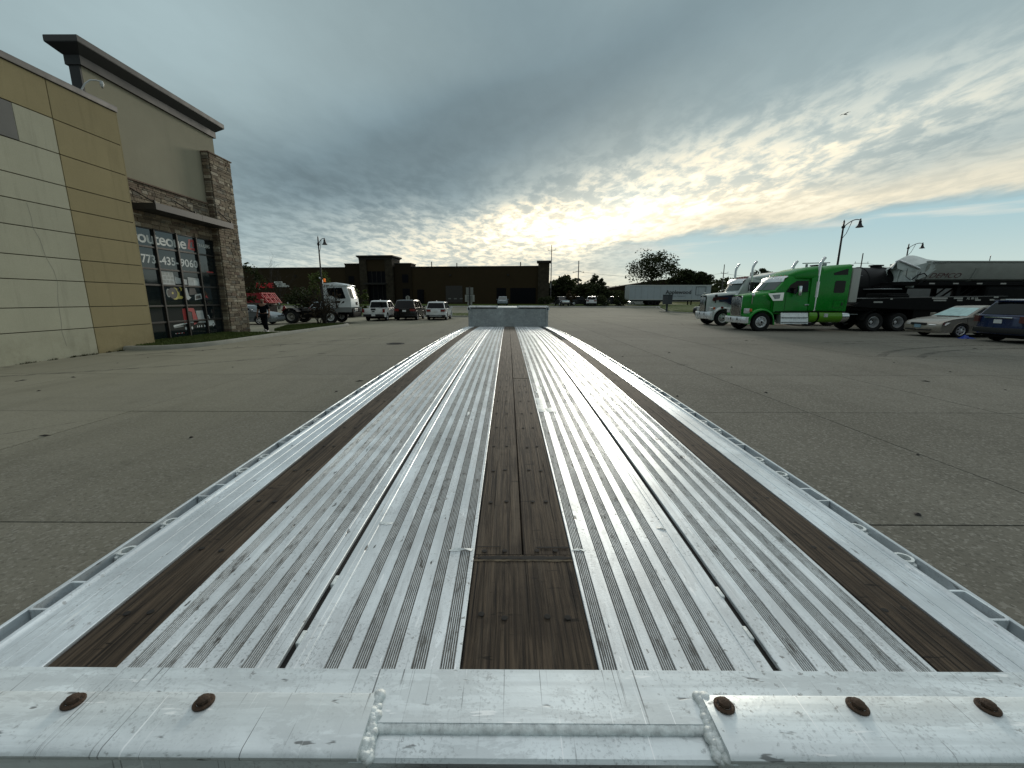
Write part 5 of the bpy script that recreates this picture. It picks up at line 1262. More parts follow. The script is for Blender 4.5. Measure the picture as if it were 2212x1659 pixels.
for s in (-1, 1):
    mb = MB(); mb.poly([(.42,s*.69,1.98),(-.5,s*.80,2.08),(-1.2,s*.92,2.12),(-1.22,s*.94,1.30),(-.75,s*.90,1.36),(-.2,s*.83,1.62),(.15,s*.735,1.62),(.2,s*.73,1.80)]); mb.build('hood_stripe', P_STRIPE, tw)
    mb = MB(); mb.poly([(.62,s*.685,1.72),(.55,s*.70,1.92),(.30,s*.745,1.94),(-.4,s*.835,1.90),(-.4,s*.838,1.82),(.2,s*.745,1.75),(.5,s*.715,1.64)]); mb.build('hood_stripe', P_MAROON, tw)
    mb = MB(); mb.bbox(.05,.22,s*1.2-.04,s*1.2+.05,1.17,1.30,.03); mb.build('fender_lamp', M_RED, tw)
mb = MB(); mb.box(-1.95,-1.65,-.8,.8,3.22,3.26); mb.build('roof_light_rail', M_POLISH, tw)
for k in range(5):
    mb = MB(); mb.bbox(-1.72,-1.58,-.7+k*.32,-.58+k*.32,3.25,3.33,.03); mb.build('roof_light', M_RED, tw)
mb = MB(); mb.tube([(.86,-.02,2.1),(.86,-.02,2.22)],.03,6); mb.bbox(.80,.92,-.05,.05,2.2,2.27,.02); mb.build('hood_ornament', M_CHROME, tw)

# ------------------------------------------------------------------ trailers on the right
P_TANK = mat('black_tank_paint', (.0065,.007,.008), .55, 0, .22, .35, 1.5)
tk = thing('tank_trailer', 'black horizontal tank trailer behind the green tractor', 'trailer', (20.6, 30.0, 0))
mb = MB(); mb.lathe([(0,0),(.9,.05),(1.18,.2),(1.24,.35),(1.24,6.2),(1.18,6.4),(.9,6.5),(0,6.55)], 'x', (0,0,2.72), 40); mb.build('tank_shell', P_TANK, tk, 40)
for x in (2.2,3.75,5.3):
    mb = MB(); mb.lathe([(1.24,x-.05),(1.275,x-.04),(1.275,x+.04),(1.24,x+.05)], 'x', (0,0,2.72), 40); mb.build('tank_band', P_TANK, tk, 40)
for x in (.9,2.9,5.0):
    mb = MB(); mb.lathe([(.32,0),(.32,.12),(.42,.14),(.42,.20),(0,.24)], 'z', (x,0,3.92), 20); mb.build('hatch', P_TANK, tk, 40)
mb = MB(); mb.box(.2,6.4,-1.22,1.22,.75,1.6); mb.bbox(.3,6.35,-1.24,1.24,1.1,2.7,.1); mb.build('tank_skirt', M_BLACK, tk)
mb = MB(); mb.poly([(2.55,-1.06,3.36),(3.30,-1.06,3.36),(3.30,-.86,3.62),(2.55,-.86,3.62)]); o_ = mb.build('hazard_label', mat('label_grey', (.30,.32,.34), .5, var=.5, vscale=9), tk)
for xx in (5.0,6.0):
    for s in (-1,1): add_wheel(tk, xx, s*.93, .52, .56, .315, 'truckdual', M_POLISH, s > 0)
# belly dump with its tarpaulin
bd = thing('belly_dump_trailer', 'pale grey hopper trailer with a crinkled white front tarpaulin', 'trailer', (25.55, 28.35, 0))
P_HOP = paint('hopper_grey', (.30,.315,.29), .45, .0); M_TARP = mat('white_tarpaulin', (.55,.60,.58), .55, var=.2, vscale=3, bump=.8, bscale=3.5)
Lh = 13.0
def hring(x, top=4.12): return [(x,-1.28,3.70),(x,-1.30,top-.10),(x,-1.22,top),(x,1.22,top),(x,1.30,top-.10),(x,1.28,3.70),(x,1.05,3.05),(x,.8,2.92),(x,-.8,2.92),(x,-1.05,3.05)]
sections('hopper_body', [hring(.75), hring(Lh)], P_HOP, bd, 30)
for x in (3.9,7.6):
    mb = MB(); mb.prism([(-1.28,3.70),(-1.33,3.72),(-1.10,3.06),(-.84,2.90),(-.78,2.93),(-1.04,3.08)], lambda u,v,tt: (tt,u,v), x-.09, x+.09); mb.build('hopper_rib', P_HOP, bd)
mb = MB(); mb.bbox(.7,Lh,-1.34,-1.22,4.06,4.16,.02); mb.bbox(.7,Lh,1.22,1.34,4.06,4.16,.02); mb.build('top_rail', P_HOP, bd, 40)
# tarpaulin: gabled cap with folds
tp = MB(); rows = []
RR = random.Random(11)
for i, (x, yt, zp, zs, zb_) in enumerate(((-.05,.60,4.20,3.7,3.3),(.15,.95,4.42,3.85,3.1),(.55,1.2,4.64,4.0,3.05),(.95,1.34,4.62,4.12,3.25),(1.35,1.36,4.46,4.14,3.60),(2.1,1.35,4.20,4.14,4.02))):
    row = []
    for k in range(21):
        u = -1+2*k/20; j = RR.uniform(-.04,.04)
        if abs(u) < .5: y, z = yt*u/.5, zp+(zs-zp)*(abs(u)/.5)
        else: f = (abs(u)-.5)/.5; y, z = yt*(1 if u > 0 else -1)*(1-.10*f), zs+(zb_-zs)*f
        row.append((x+j, y+RR.uniform(-.035,.035), z+RR.uniform(-.03,.03)))
    rows.append(row)
tp.grid(rows); tp.build('tarpaulin', M_TARP, bd, 60)
fr = MB(); rows = []
for v in range(9):
    z = 2.55+2.05*v/8; row = []
    for k in range(15):
        u = -1+2*k/14; w = 1.12 if z < 3.8 else 1.12*(4.65-z)/.85+.05
        row.append((.25+.28*(z-2.55)/2.05+RR.uniform(-.06,.06), w*u, z+RR.uniform(-.02,.02)-.12*abs(u)*(v == 8)))
    rows.append(row)
fr.grid(rows); fr.build('front_tarpaulin', M_TARP, bd, 60)
for a, b_ in (((.18,-1.05,2.9),(.52,-.2,4.45)),((.12,-1.0,3.7),(.45,.9,3.75)),((.2,.1,2.6),(.5,.2,4.45))):
    mb = MB(); mb.tube([a, b_],.035,6); mb.build('tarp_strap', M_TARP, bd)
mb = MB(); mb.tube([(-.95,-.9,4.12),(-.85,-1.0,4.22),(.2,-1.3,3.72),(.3,-1.32,3.66)],[.05,.06,.07,.05],8); mb.tube([(-.9,-.95,4.2),(-1.15,-.95,3.7)],.03,6); mb.build('tarp_arm', M_POLISH, bd, 50)
mb = MB(); mb.grid([[(-.92,-.95,4.16),(-.85,-1,3.72),(-.5,-1.05,3.58)],[(-.2,-1.1,4.0),(-.15,-1.15,3.6),(-.1,-1.15,3.52)],[(.3,-1.28,3.74),(.3,-1.26,3.66),(.3,-1.25,3.6)]]); mb.build('loose_flap', M_TARP, bd, 60)
mb = MB(); mb.tube([(.1,-1.1,3.0),(.28,-1.25,3.3),(.62,-1.3,3.4),(.8,-1.3,3.25),(.72,-1.28,3.0),(.45,-1.2,2.75)],.035,8); mb.build('air_hose', M_RUBBER, bd, 50)
mb = MB(); mb.tube([(-.3,-1.1,3.7),(-.35,-1.15,3.2),(-.1,-1.2,3.0),(.3,-1.2,3.1),(.5,-1.2,3.5)],.018,6); mb.build('cable', M_RUBBER, bd, 50)
mb = MB(); mb.bbox(-.5,Lh,-1.15,1.15,2.66,2.90,.03); mb.bbox(-1.0,3.6,-.6,.6,2.50,2.66,.03); mb.build('frame', M_BLACK, bd)
mb = MB(); mb.bbox(-1.6,-.2,-.9,.9,2.42,2.48,.03); mb.build('gooseneck_plate', M_ALU_DULL, bd)
for k in range(7): mb = MB(); mb.box(1.2+k*1.5,1.55+k*1.5,-1.165,-1.151,2.74,2.82); mb.build('reflector', mat('reflector_white', (.40,.38,.36), .4), bd)
for s in (-1,1):
    mb = MB(); mb.bbox(3.35,3.60,s*.75-.10,s*.75+.10,.2,2.66,.02); mb.bbox(3.2,3.75,s*.75-.2,s*.75+.2,.02,.2,.02); mb.tube([(3.45,s*.75,1.5),(4.9,s*.75,2.62)],.06,6); mb.tube([(3.45,s*.75,1.9),(4.3,s*.75,2.62)],.05,6); mb.build('landing_leg', M_BLACK, bd)
mb = MB(); mb.bbox(4.9,9.0,-1.1,1.1,.75,2.66,.2); mb.bbox(8.4,Lh,-1.15,1.15,1.05,2.66,.1); mb.build('discharge_gate', M_BLACK, bd)
for xx in (10.0,11.4):
    for s in (-1,1): add_wheel(bd, xx, s*.93, .52, .56, .315, 'truckdual', M_POLISH, s > 0)
M_DMC = mat('maroon_vinyl', (.10,.012,.02), .5)
slope = Vector((0,-.23,.65)).normalized()
text('DEMCO', .44, M_DMC, bd, frame_m((1.12,-1.092,3.14),(1,0,0),slope), 'hopper_lettering', bold=-.004, ext=.004, shear=.3, sx=1.25)
text('DEMCO', .16, M_SIGNT, bd, frame_m((.95,-1.385,3.98),(1,0,-.03),(0,.0,1)), 'tarp_lettering', ext=.003, shear=.2, sx=1.4)
# a second silver hopper seen under the first
b2 = thing('silver_dump_trailer', 'dim silver sided dump trailer seen under the belly of the hopper trailer', 'trailer', (29.2, 34.2, 0))
mb = MB(); mb.prism([(0,1.1),(.3,3.0),(7.6,3.0),(7.2,1.1)], lambda u,v,tt: (u,tt,v), -1.25, 1.25); mb.build('body', mat('dull_silver', (.20,.22,.23), .5, .4, var=.15), b2)
for x in (1.6,4.0,6.3): mb = MB(); mb.prism([(x,1.1),(x+.12,1.1),(x-.35,3.0),(x-.47,3.0)], lambda u,v,tt: (u,tt,v), -1.32, -1.252); mb.build('side_rib', M_ALU_DULL, b2)
mb = MB(); mb.box(-.1,7.7,-1.33,-1.25,2.92,3.06); mb.build('top_rail', M_ALU_DULL, b2)
mb = MB(); mb.box(.3,7.2,-.5,.5,.7,1.1); mb.build('frame', M_CHASSIS, b2)
for xx in (5.4,6.6):
    for s in (-1,1): add_wheel(b2, xx, s*.93, .52, .56, .315, 'truckdual', M_POLISH, s > 0)
# lowboy coupled to the green tractor
lb = thing('lowboy_trailer', 'black flat lowbed trailer coupled behind the green tractor', 'trailer', (19.4, 24.95, 0))
mb = MB(); mb.prism([(-.2,1.42),(.25,1.62),(.3,1.80),(2.2,1.84),(8.4,1.95),(8.4,1.42),(6.6,1.40),(6.2,.55),(18,.55),(18,.30),(5.6,.30),(5.2,1.22),(3.6,1.22),(.9,1.32)], lambda u,v,tt: (u,tt,v), -1.28, 1.28); mb.build('deck_frame', M_BLACK, lb)
mb = MB(); mb.prism([(.28,1.805),(2.2,1.845),(8.4,1.955),(8.4,1.985),(2.2,1.875),(.28,1.835)], lambda u,v,tt: (u,tt,v), -1.26, 1.26); mb.build('deck_plate', mat('deck_steel', (.06,.06,.058), .5, .4, var=.3), lb)
mb = MB(); mb.bbox(2.0,3.6,-.5,.5,1.86,2.12,.05); mb.bbox(2.4,3.3,-.9,.9,1.88,2.02,.04); mb.build('winch_box', M_CHASSIS, lb)
M_TAPE = mat('reflective_tape', (.34,.34,.32), .4, var=.3, vscale=20)
for k, (x, w, dzv) in enumerate(((1.0,.5,-.26),(1.9,.12,-.10),(4.2,.85,-.10),(4.3,.7,-.22),(5.4,.5,-.12),(5.6,.3,-.24),(7.6,.25,-.10),(6.6,.3,-.24),(7.4,.25,-.24),(8.0,.25,-.25))):
    mb = MB(); z = 1.88+.0175*x+dzv; mb.box(x,x+w,-1.292,-1.281,z-.04,z+.04); mb.build('reflective_tape', M_TAPE, lb)
text('XL 80 SA', .15, M_TAPE, lb, frame_m((6.1,-1.288,1.79),(1,0,.0175),(0,0,1)), 'trailer_lettering', bold=.004, ext=.004, shear=.2, sx=1.1)
mb = MB(); mb.box(3.4,8.0,-1.2,1.2,.30,1.40); mb.build('axle_box', M_CHASSIS, lb)
for xx in (14.5,15.8,17.1):
    for s in (-1,1): add_wheel(lb, xx, s*.93, .45, .56, .28, 'truckdual', M_POLISH, s > 0)
# white box trailer across the road
zt_ = terr(0,84)
vt = thing('box_trailer', 'long white box trailer lettered Applewood parked across the road', 'trailer', (24.0, 85.6, zt_))
M_VAN = mat('van_panel', (.36,.40,.43), .5, var=.10, vscale=.5); M_VANR = mat('van_rail', (.42,.44,.43), .5)
mb = MB(); mb.bbox(0,16.2,-1.3,1.3,1.15,3.98,.04); mb.build('box', M_VAN, vt)
mb = MB(); mb.box(-.03,16.25,-1.34,-1.301,3.80,4.02); mb.box(-.03,16.25,1.301,1.34,3.80,4.02); mb.box(.0,16.2,-1.3,1.3,3.981,4.03); mb.build('top_rail', M_VANR, vt)
mb = MB(); mb.box(-.03,16.25,-1.335,-1.301,1.10,1.28); mb.build('bottom_rail', M_VANR, vt)
for z in (1.2,3.8): pass
mb = MB(); mb.box(-.06,-.001,-1.3,-.02,1.2,3.95); mb.box(-.06,-.001,.02,1.3,1.2,3.95); mb.build('rear_door', M_VANR, vt)
mb = MB(); mb.box(-.02,.14,-1.345,-1.302,1.1,4.0); mb.build('corner_post', M_VANR, vt)
mb = MB()
for k in range(1,13): mb.box(k*1.25-.02,k*1.25+.02,-1.312,-1.301,1.29,3.79)
mb.build('panel_joint', mat('van_joint', (.22,.245,.26), .5), vt, kind='stuff')
def on_van(x, z): return frame_m((x,-1.318,z),(1,0,0),(0,0,1))
text('Applewood', 1.02, mat('van_lettering_black', (.012,.013,.015), .5), vt, on_van(7.3,2.3), bold=.022, ext=.006, sx=1.06)
text('Lumber Transport', .30, mat('van_lettering_grey', (.09,.11,.13), .5), vt, on_van(8.3,1.8), ext=.005, sx=1.25)
mb = MB()
for a, b_ in (((13.25,2.1),(13.25,3.66)),((13.25,3.66),(15.2,3.66)),((15.2,3.66),(15.2,2.1)),((15.2,2.1),(13.25,2.1))): mb.tube([(a[0],-1.33,a[1]),(b_[0],-1.33,b_[1])],.035,4)
mb.build('side_door', M_TRIM, vt)
mb = MB(); mb.box(.5,15.6,-.6,.6,.85,1.1); mb.bbox(3.6,6.6,-1.15,1.15,.4,1.45,.3); mb.build('bogie', M_CHASSIS, vt)
for xx in (4.5,5.8):
    for s in (-1,1): add_wheel(vt, xx, s*.93, .52, .56, .315, 'truckdual', M_CHASSIS, s > 0)
for s in (-1,1): mb = MB(); mb.bbox(12.6,12.8,s*.8-.08,s*.8+.08,0.0,1.1,.02); mb.build('landing_leg', M_CHASSIS, vt)

# ------------------------------------------------------------------ yard truck
yt = thing('yard_tractor', 'white cab terminal tractor with black frame and an orange beacon by the lamp post', 'truck', (-13.1, 32.0, 0), 0, None, .965)
P_YW = paint('yard_white', (.60,.64,.65), .32)
for s in (-1,1):
    add_wheel(yt, 0, s*1.02, .50, .29, .30, 'truck', M_WHITE, s > 0); add_wheel(yt, -3.02, s*.95, .52, .56, .30, 'truckdual', mat('grey_rim', (.50,.48,.44), .6), s > 0)
    mb = MB(); mb.bbox(-3.9,1.2,s*.42-.07,s*.42+.07,.65,.95,.01); mb.build('frame_rail', M_CHASSIS, yt)
    mb = MB(); rows = [[(-3.02+.68*math.cos(rad(a)), s*y, .52+.66*math.sin(rad(a))) for a in range(36,160,12)] for y in (.62,1.26)]; mb.grid(rows); mb.grid([[(x,y,z-.02) for x,y,z in r] for r in rows]); mb.build('mudguard', M_PLASTIC, yt, 50)
    mb = MB(); rows = [[(.62*math.cos(rad(a)), s*y, .50+.62*math.sin(rad(a))) for a in range(0,181,12)] for y in (.80,1.24)]; mb.grid(rows); mb.grid([[(x,y,z-.02) for x,y,z in r] for r in rows]); mb.build('mudguard', M_PLASTIC, yt, 50)
mb = MB(); mb.bbox(-2.2,-.75,-1.15,-.5,.45,1.0,.04); mb.bbox(-2.3,-.7,-.9,.9,.75,1.02,.03); mb.bbox(-3.6,-2.4,-.5,.5,1.02,1.14,.03); mb.build('battery_box', M_CHASSIS, yt)
for z in (.42,.74): mb = MB(); mb.bbox(-1.55,-.85,-1.24,-1.0,z-.02,z+.02,.008); mb.build('step', mat('step_tan', (.16,.13,.07), .7), yt)
cabp = [(-.42,1.22),(-.44,2.9),(-.30,3.02),(.35,3.06),(1.0,2.98),(1.34,2.84),(1.38,2.70),(1.62,1.84),(1.66,1.24)]
mb = MB(); rows = []
for f, ins in ((1,.05),(.97,.0),(.8,-.01),(0,-.03),(-.8,-.01),(-.97,0),(-1,.05)): rows.append([(x+(.05*(1-f*f) if x > 1 else 0), -.27+f*.85*(.95 if z > 2.6 else 1), z-(ins if z > 2.8 else 0)) for x,z in cabp])
mb.grid(rows, closed=True); n = len(cabp); mb.f += [tuple(range(n)), tuple(len(mb.v)-n+i for i in range(n))[::-1]]; cb = mb.build('cab', P_YW, yt, 35)
mb = MB(); mb.bbox(-.50,1.46,-1.12,.58,2.80,2.90,.04); mb.build('roof_edge', P_YW, yt, 40)
for s, o_ in ((-1,0.),(1,-.54)):
    mb = MB(); mb.poly([(-.12,s*1.095+o_,2.66),(1.02,s*1.10+o_,2.70),(1.28,s*1.13+o_,1.90),(.75,s*1.13+o_,1.86),(.62,s*1.13+o_,1.92),(.05,s*1.128+o_,2.14),(-.10,s*1.12+o_,2.36)]); mb.build('side_window', M_GLASS, yt)
    mb = MB(); mb.poly([(.0,s*1.128+o_,1.72),(.9,s*1.128+o_,1.72),(.9,s*1.128+o_,1.68),(.0,s*1.128+o_,1.68)]); mb.poly([(.1,s*1.128+o_,1.62),(.85,s*1.128+o_,1.64),(.80,s*1.128+o_,1.54),(.12,s*1.128+o_,1.56)]); mb.poly([(.92,s*1.128+o_,1.56),(1.06,s*1.128+o_,1.70),(1.16,s*1.128+o_,1.70),(1.10,s*1.128+o_,1.54)]); mb.build('side_print', M_PDK, yt)
    mb = MB(); mb.bbox(-.3,1.66,s*1.13-.02,s*1.13+.02,.86,1.22,.01); mb.build('lower_panel', mat('mid_grey_paint', (.18,.19,.19), .5), yt)
    mb = MB(); yc = -.93 if s < 0 else .40; mb.bbox(1.5,1.72,yc-.17,yc+.17,.86,1.12,.04); mb.build('headlight', M_CHASSIS, yt); mb = MB(); mb.lathe([(0,1.735),(.085,1.73),(.09,1.70)], 'x', (0,yc,.99), 14); mb.build('lamp', M_LENS, yt.children[-1])
    mb = MB(); mb.tube([(.62,s*1.2,1.22),(.56,s*1.24,1.5),(.50,s*1.26,2.75)],[.10,.035,.03],8); mb.build('mirror_post', M_PLASTIC, yt, 50)
mb = MB(); rows = [[(x+.05*(1-f*f)+.016, -.27+f*.76*w, z) for f in (-1,-.5,0,.5,1)] for x,z,w in ((1.40,2.64,.97),(1.50,2.25,1.0),(1.60,1.92,1.0))]; mb.grid(rows); mb.build('windscreen', M_GLASS_TINT, yt, 60)
for y in (-.5,.35): mb = MB(); mb.tube([(1.70,y-.3,1.86),(1.60,y+.0,2.45)],.018,5); mb.tube([(1.66,y-.2,2.15),(1.58,y+.1,2.6)],.012,5); mb.build('wiper', M_PLASTIC, yt)
mb = MB(); mb.box(1.700,1.712,-.25,.15,1.40,1.62); mb.build('radiator_slot', M_CHASSIS, yt)
mb = MB(); mb.bbox(1.40,1.78,-1.13,.62,.48,.86,.05); mb.build('bumper', M_CHASSIS, yt, 40)
mb = MB(); mb.bbox(1.6,1.72,-.6,.1,.90,1.14,.03); mb.build('grille', mat('grey_grille', (.22,.23,.23), .5), yt)
mb = MB(); mb.tube([(-.55,-.80,1.0),(-.55,-.80,3.2),(-.62,-.80,3.36),(-.76,-.80,3.44)],.055,10); mb.build('exhaust_pipe', P_YW, yt, 50)
mb = MB(); mb.lathe([(0,.16),(.07,.15),(.085,.0),(.085,-.1)], 'z', (-.34,-.85,3.22), 14); mb.build('beacon', mat('beacon_orange', (.62,.13,.01), .3, emit=(1,.22,.02,.35)), yt, 40)
mb = MB(); mb.box(-.52,-.44,-1.1,.55,1.0,2.95); mb.build('back_wall', P_YW, yt)

# ------------------------------------------------------------------ red tipper half hidden by the pillar
dt = thing('red_dump_truck', 'red ribbed dump body truck just right of the stone pillar', 'truck', (-26.35, 41.2, -.12), 0, None, .97)
P_DR = paint('dump_red', (.42,.008,.014), .45)
mb = MB(); mb.prism([(-4,1.65),(-4,2.55),(2.9,2.55),(3.6,1.60)], lambda u,v,tt: (u,tt,v), -1.2, 1.2); mb.build('dump_body', P_DR, dt)
mb = MB()
for f0, f1 in ((-1.2,1.2),):
    for y in (-1.15,-.4,.4,1.15): mb.prism([(2.96,2.58),(3.66,1.58),(3.76,1.58),(3.06,2.58)], lambda u,v,tt: (u,tt,v), y-.06, y+.06)
    for u0 in (.05,.5,.95): x = 2.96+.7*u0; z = 2.58-u0; mb.box(x,x+.12,-1.2,1.2,z-.06,z+.06)
mb.build('tailgate_ribs', P_DR, dt)
for k in range(5): mb = MB(); mb.box(-3.4+k*1.3,-3.25+k*1.3,-1.29,-1.202,1.65,2.5); mb.build('side_rib', P_DR, dt)
mb = MB(); mb.box(-4,3.3,-1.0,1.0,1.38,1.62); mb.build('subframe', mat('pale_subframe', (.26,.25,.22), .6), dt)
mb = MB(); mb.box(-4,3.4,-.8,.8,.6,1.37); mb.build('chassis', M_CHASSIS, dt)
for xx in (1.2,2.5,-3):
    for s in (-1,1): add_wheel(dt, xx, s*.93, .52, .5, .315, 'truckdual', M_CHASSIS, s > 0)
mb = MB(); mb.bbox(-6.4,-4.1,-1.15,1.15,.7,2.7,.2); mb.build('cab', P_DR, dt, 40)
# ------------------------------------------------------------------ trees and shrubs
def leaf_mat(name, a, bcol):
    M, t, b = newmat(name)
    r = t.n('ShaderNodeNewGeometry').outputs['Random Per Island']
    c = t.mix(r, a, bcol); t.L.new(c, b.inputs['Base Color']); b.inputs['Roughness'].default_value = .7; b.inputs['Specular IOR Level'].default_value = .15
    b.inputs['Subsurface Weight'].default_value = 0.
    tr = t.n('ShaderNodeBsdfTranslucent'); t.L.new(c, tr.inputs[0]); mx = t.n('ShaderNodeMixShader'); mx.inputs[0].default_value = .25
    out = [n for n in M.node_tree.nodes if n.type == 'OUTPUT_MATERIAL'][0]
    t.L.new(b.outputs[0], mx.inputs[1]); t.L.new(tr.outputs[0], mx.inputs[2]); t.L.new(mx.outputs[0], out.inputs[0]); return M
M_LEAF = leaf_mat('dark_leaves', (.018,.026,.010), (.045,.055,.020)); M_LEAFG = leaf_mat('green_leaves', (.040,.065,.014), (.085,.10,.028))
M_LEAFR = leaf_mat('reddish_leaves', (.025,.019,.010), (.060,.040,.020)); M_BARK = mat('bark', (.040,.032,.024), .95, var=.4, vscale=8)
M_TWIG = mat('dry_twigs', (.028,.022,.017), .95, var=.3)
def tree(name, label, loc, H, crown, seed, m=None, n=1500, leaf=.16, trunk=.12, clumps=26, lean=0., group=None, low=.25, spread=.9):
    """crown: (half width, z0, z1); limbs grow to clump centres and leaves gather round them"""
    R = random.Random(seed); root = thing(name, label, 'tree', loc, 0, group)
    cw, z0, z1 = crown; zc = (z0+z1)/2; hz = (z1-z0)/2; cs = []
    while len(cs) < clumps:
        x, y, z = R.uniform(-1,1), R.uniform(-1,1), R.uniform(-1,1)
        if x*x+y*y+z*z < 1 and x*x+y*y+z*z > .12: cs.append((x*cw*spread*(1-.25*max(0,z))+lean*z, y*cw*spread, zc+z*hz, R.uniform(.16,.34)*cw))
    tb = MB(); tb.tube([(0,0,-.05),(.03*H*R.uniform(-.3,.3),0,z0*.6),(lean*.3,0,z0+hz*.6),(lean*.6,.05,z1-hz*.5)],[trunk*1.25,trunk,trunk*.65,trunk*.2],8)
    for x, y, z, r in cs:
        zb = max(z0*.75, min(z-.3*hz, z0+hz*.8)); mid = (x*.45, y*.45, (zb+z)/2+.06*hz)
        tb.tube([(lean*.2,0,zb), mid, (x,y,z)],[trunk*.42,trunk*.22,trunk*.05],5,caps=False)
    tb.build('trunk', M_BARK, root, 60)
    V = []; F = []
    for i in range(n):
        cx_, cy_, cz_, r = cs[R.randrange(len(cs))]
        d = Vector((R.gauss(0,1),R.gauss(0,1),R.gauss(0,1))); d = d.normalized()*r*R.random()**.45*1.15
        p = Vector((cx_,cy_,cz_))+Vector((d.x,d.y,d.z*.8)); s = leaf*R.uniform(.55,1.3)
        u = Vector((R.gauss(0,1),R.gauss(0,1),R.gauss(0,.7))).normalized(); w = u.cross(Vector((R.gauss(0,1),R.gauss(0,1),R.gauss(0,1)))).normalized()
        k = len(V); V += [p-u*s, p+w*s*.5, p+u*s, p-w*s*.45]; F.append((k,k+1,k+2,k+3))
    mb = MB(); mb.v = [tuple(v) for v in V]; mb.f = F; mb.build('crown', m or M_LEAF, root, fix=False)
    return root
def far(px_, Y, z=None): return ((px_-1097)*Y*.982/895, Y, terr(0,Y) if z is None else z)
tree('big_tree', 'broad open crowned tree rising alone behind the white box trailer', far(1402,112), 11, (6.9,4.6,12.3), 5, n=4200, leaf=.30, trunk=.26, clumps=58)
tree('dense_tree', 'round dark tree to the right of the broad one behind the box trailer', (49.2,120,terr(0,120)), 9, (3.9,3.0,9.2), 6, n=3600, leaf=.42, trunk=.2, clumps=36)
tree('dense_tree', 'wide dark tree standing furthest right above the box trailer roof', (54.8,122,terr(0,122)), 8, (4.1,2.6,8.2), 9, n=3600, leaf=.42, trunk=.2, clumps=36)
tree('dense_tree', 'tall dark tree in front of the flat roofed block between the two poles', far(1219,108), 6, (3.5,1.8,6.1), 12, n=3600, leaf=.36, trunk=.2, clumps=34)
tree('dense_tree', 'low dark bushy tree left of the wooden utility pole', far(1196,107), 4, (2.2,.6,4.0), 13, n=2200, leaf=.34, trunk=.15, clumps=24)
tree('slender_tree', 'small open tree with a pointed top just right of the wooden utility pole', far(1288,106), 6, (2.0,3.4,6.6), 14, n=1100, leaf=.30, trunk=.14, clumps=24)
tree('bushy_tree', 'broad low dark tree below the pointed one', far(1272,100), 4, (4.6,.4,4.2), 15, n=4200, leaf=.36, trunk=.16, clumps=40)
tree('bushy_tree', 'dark tree filling the gap before the gabled warehouse', far(1312,101), 3, (3.4,.3,3.5), 16, n=2800, leaf=.34, trunk=.16, clumps=30)
tree('small_tree', 'reddish young tree in front of the dark pickup across the road', far(1232,81.8), 2.6, (1.1,.5,3.0), 17, m=M_LEAFR, n=700, leaf=.16, trunk=.05, clumps=14)
tree('shrub', 'rounded dark shrub between the white SUV and the black SUV across the road', far(1300,81.9), 1.4, (1.9,.1,1.9), 18, n=1200, leaf=.18, trunk=.04, clumps=18)
tree('shrub', 'rounded dark shrub against the left end of the box trailer', far(1341,82.6), 1.4, (1.7,.1,2.4), 19, n=1200, leaf=.18, trunk=.04, clumps=18)
tree('shrub', 'dark shrub at the right corner of the brown warehouse', far(1178,84), 1.4, (1.7,.1,2.0), 20, n=1200, leaf=.18, trunk=.04, clumps=18)
tree('round_tree', 'round tree seen between the chrome stacks of the two tractors', far(1637,96), 6.5, (2.7,3.6,7.6), 21, n=2200, leaf=.30, trunk=.15, clumps=26)
tree('sparse_tree', 'thin wispy tree left of the round tree between the stacks', far(1614,98), 5, (1.2,3.0,6.0), 22, n=420, leaf=.22, trunk=.08, clumps=14)
tree('sparse_tree', 'low thin tree at the foot of the multi arm pole', far(1590,99), 5, (2.6,2.6,5.6), 23, n=620, leaf=.22, trunk=.08, clumps=16)
# left group
tree('young_tree', 'young green tree with a pale trunk left of the yard truck', (-15.4,30.9+4.2,0), 3.5, (1.25,1.5,3.9), 31, m=M_LEAFG, n=1300, leaf=.12, trunk=.055, clumps=22)
tree('narrow_tree', 'narrow yellow green tree just right of the white yard truck cab', (-15.0,42.9,0), 3.2, (.85,.2,3.5), 32, m=M_LEAFG, n=900, leaf=.13, trunk=.05, clumps=18)
tree('corner_tree', 'dark leafy tree peeping out beside the stone pillar', (-24.0,38.2,0), 5, (1.9,1.4,5.2), 33, n=1500, leaf=.16, trunk=.09, clumps=26)
tree('round_shrub', 'big dark round shrub left of the young green tree', (-20.6,42.2,0), 2.5, (1.7,.1,3.0), 34, n=2200, leaf=.15, trunk=.05, clumps=26)
tree('round_shrub', 'dark shrub mass behind the frame of the yard truck', (-18.4,43.0,0), 2.5, (2.3,.1,2.7), 35, n=2400, leaf=.15, trunk=.05, clumps=26)
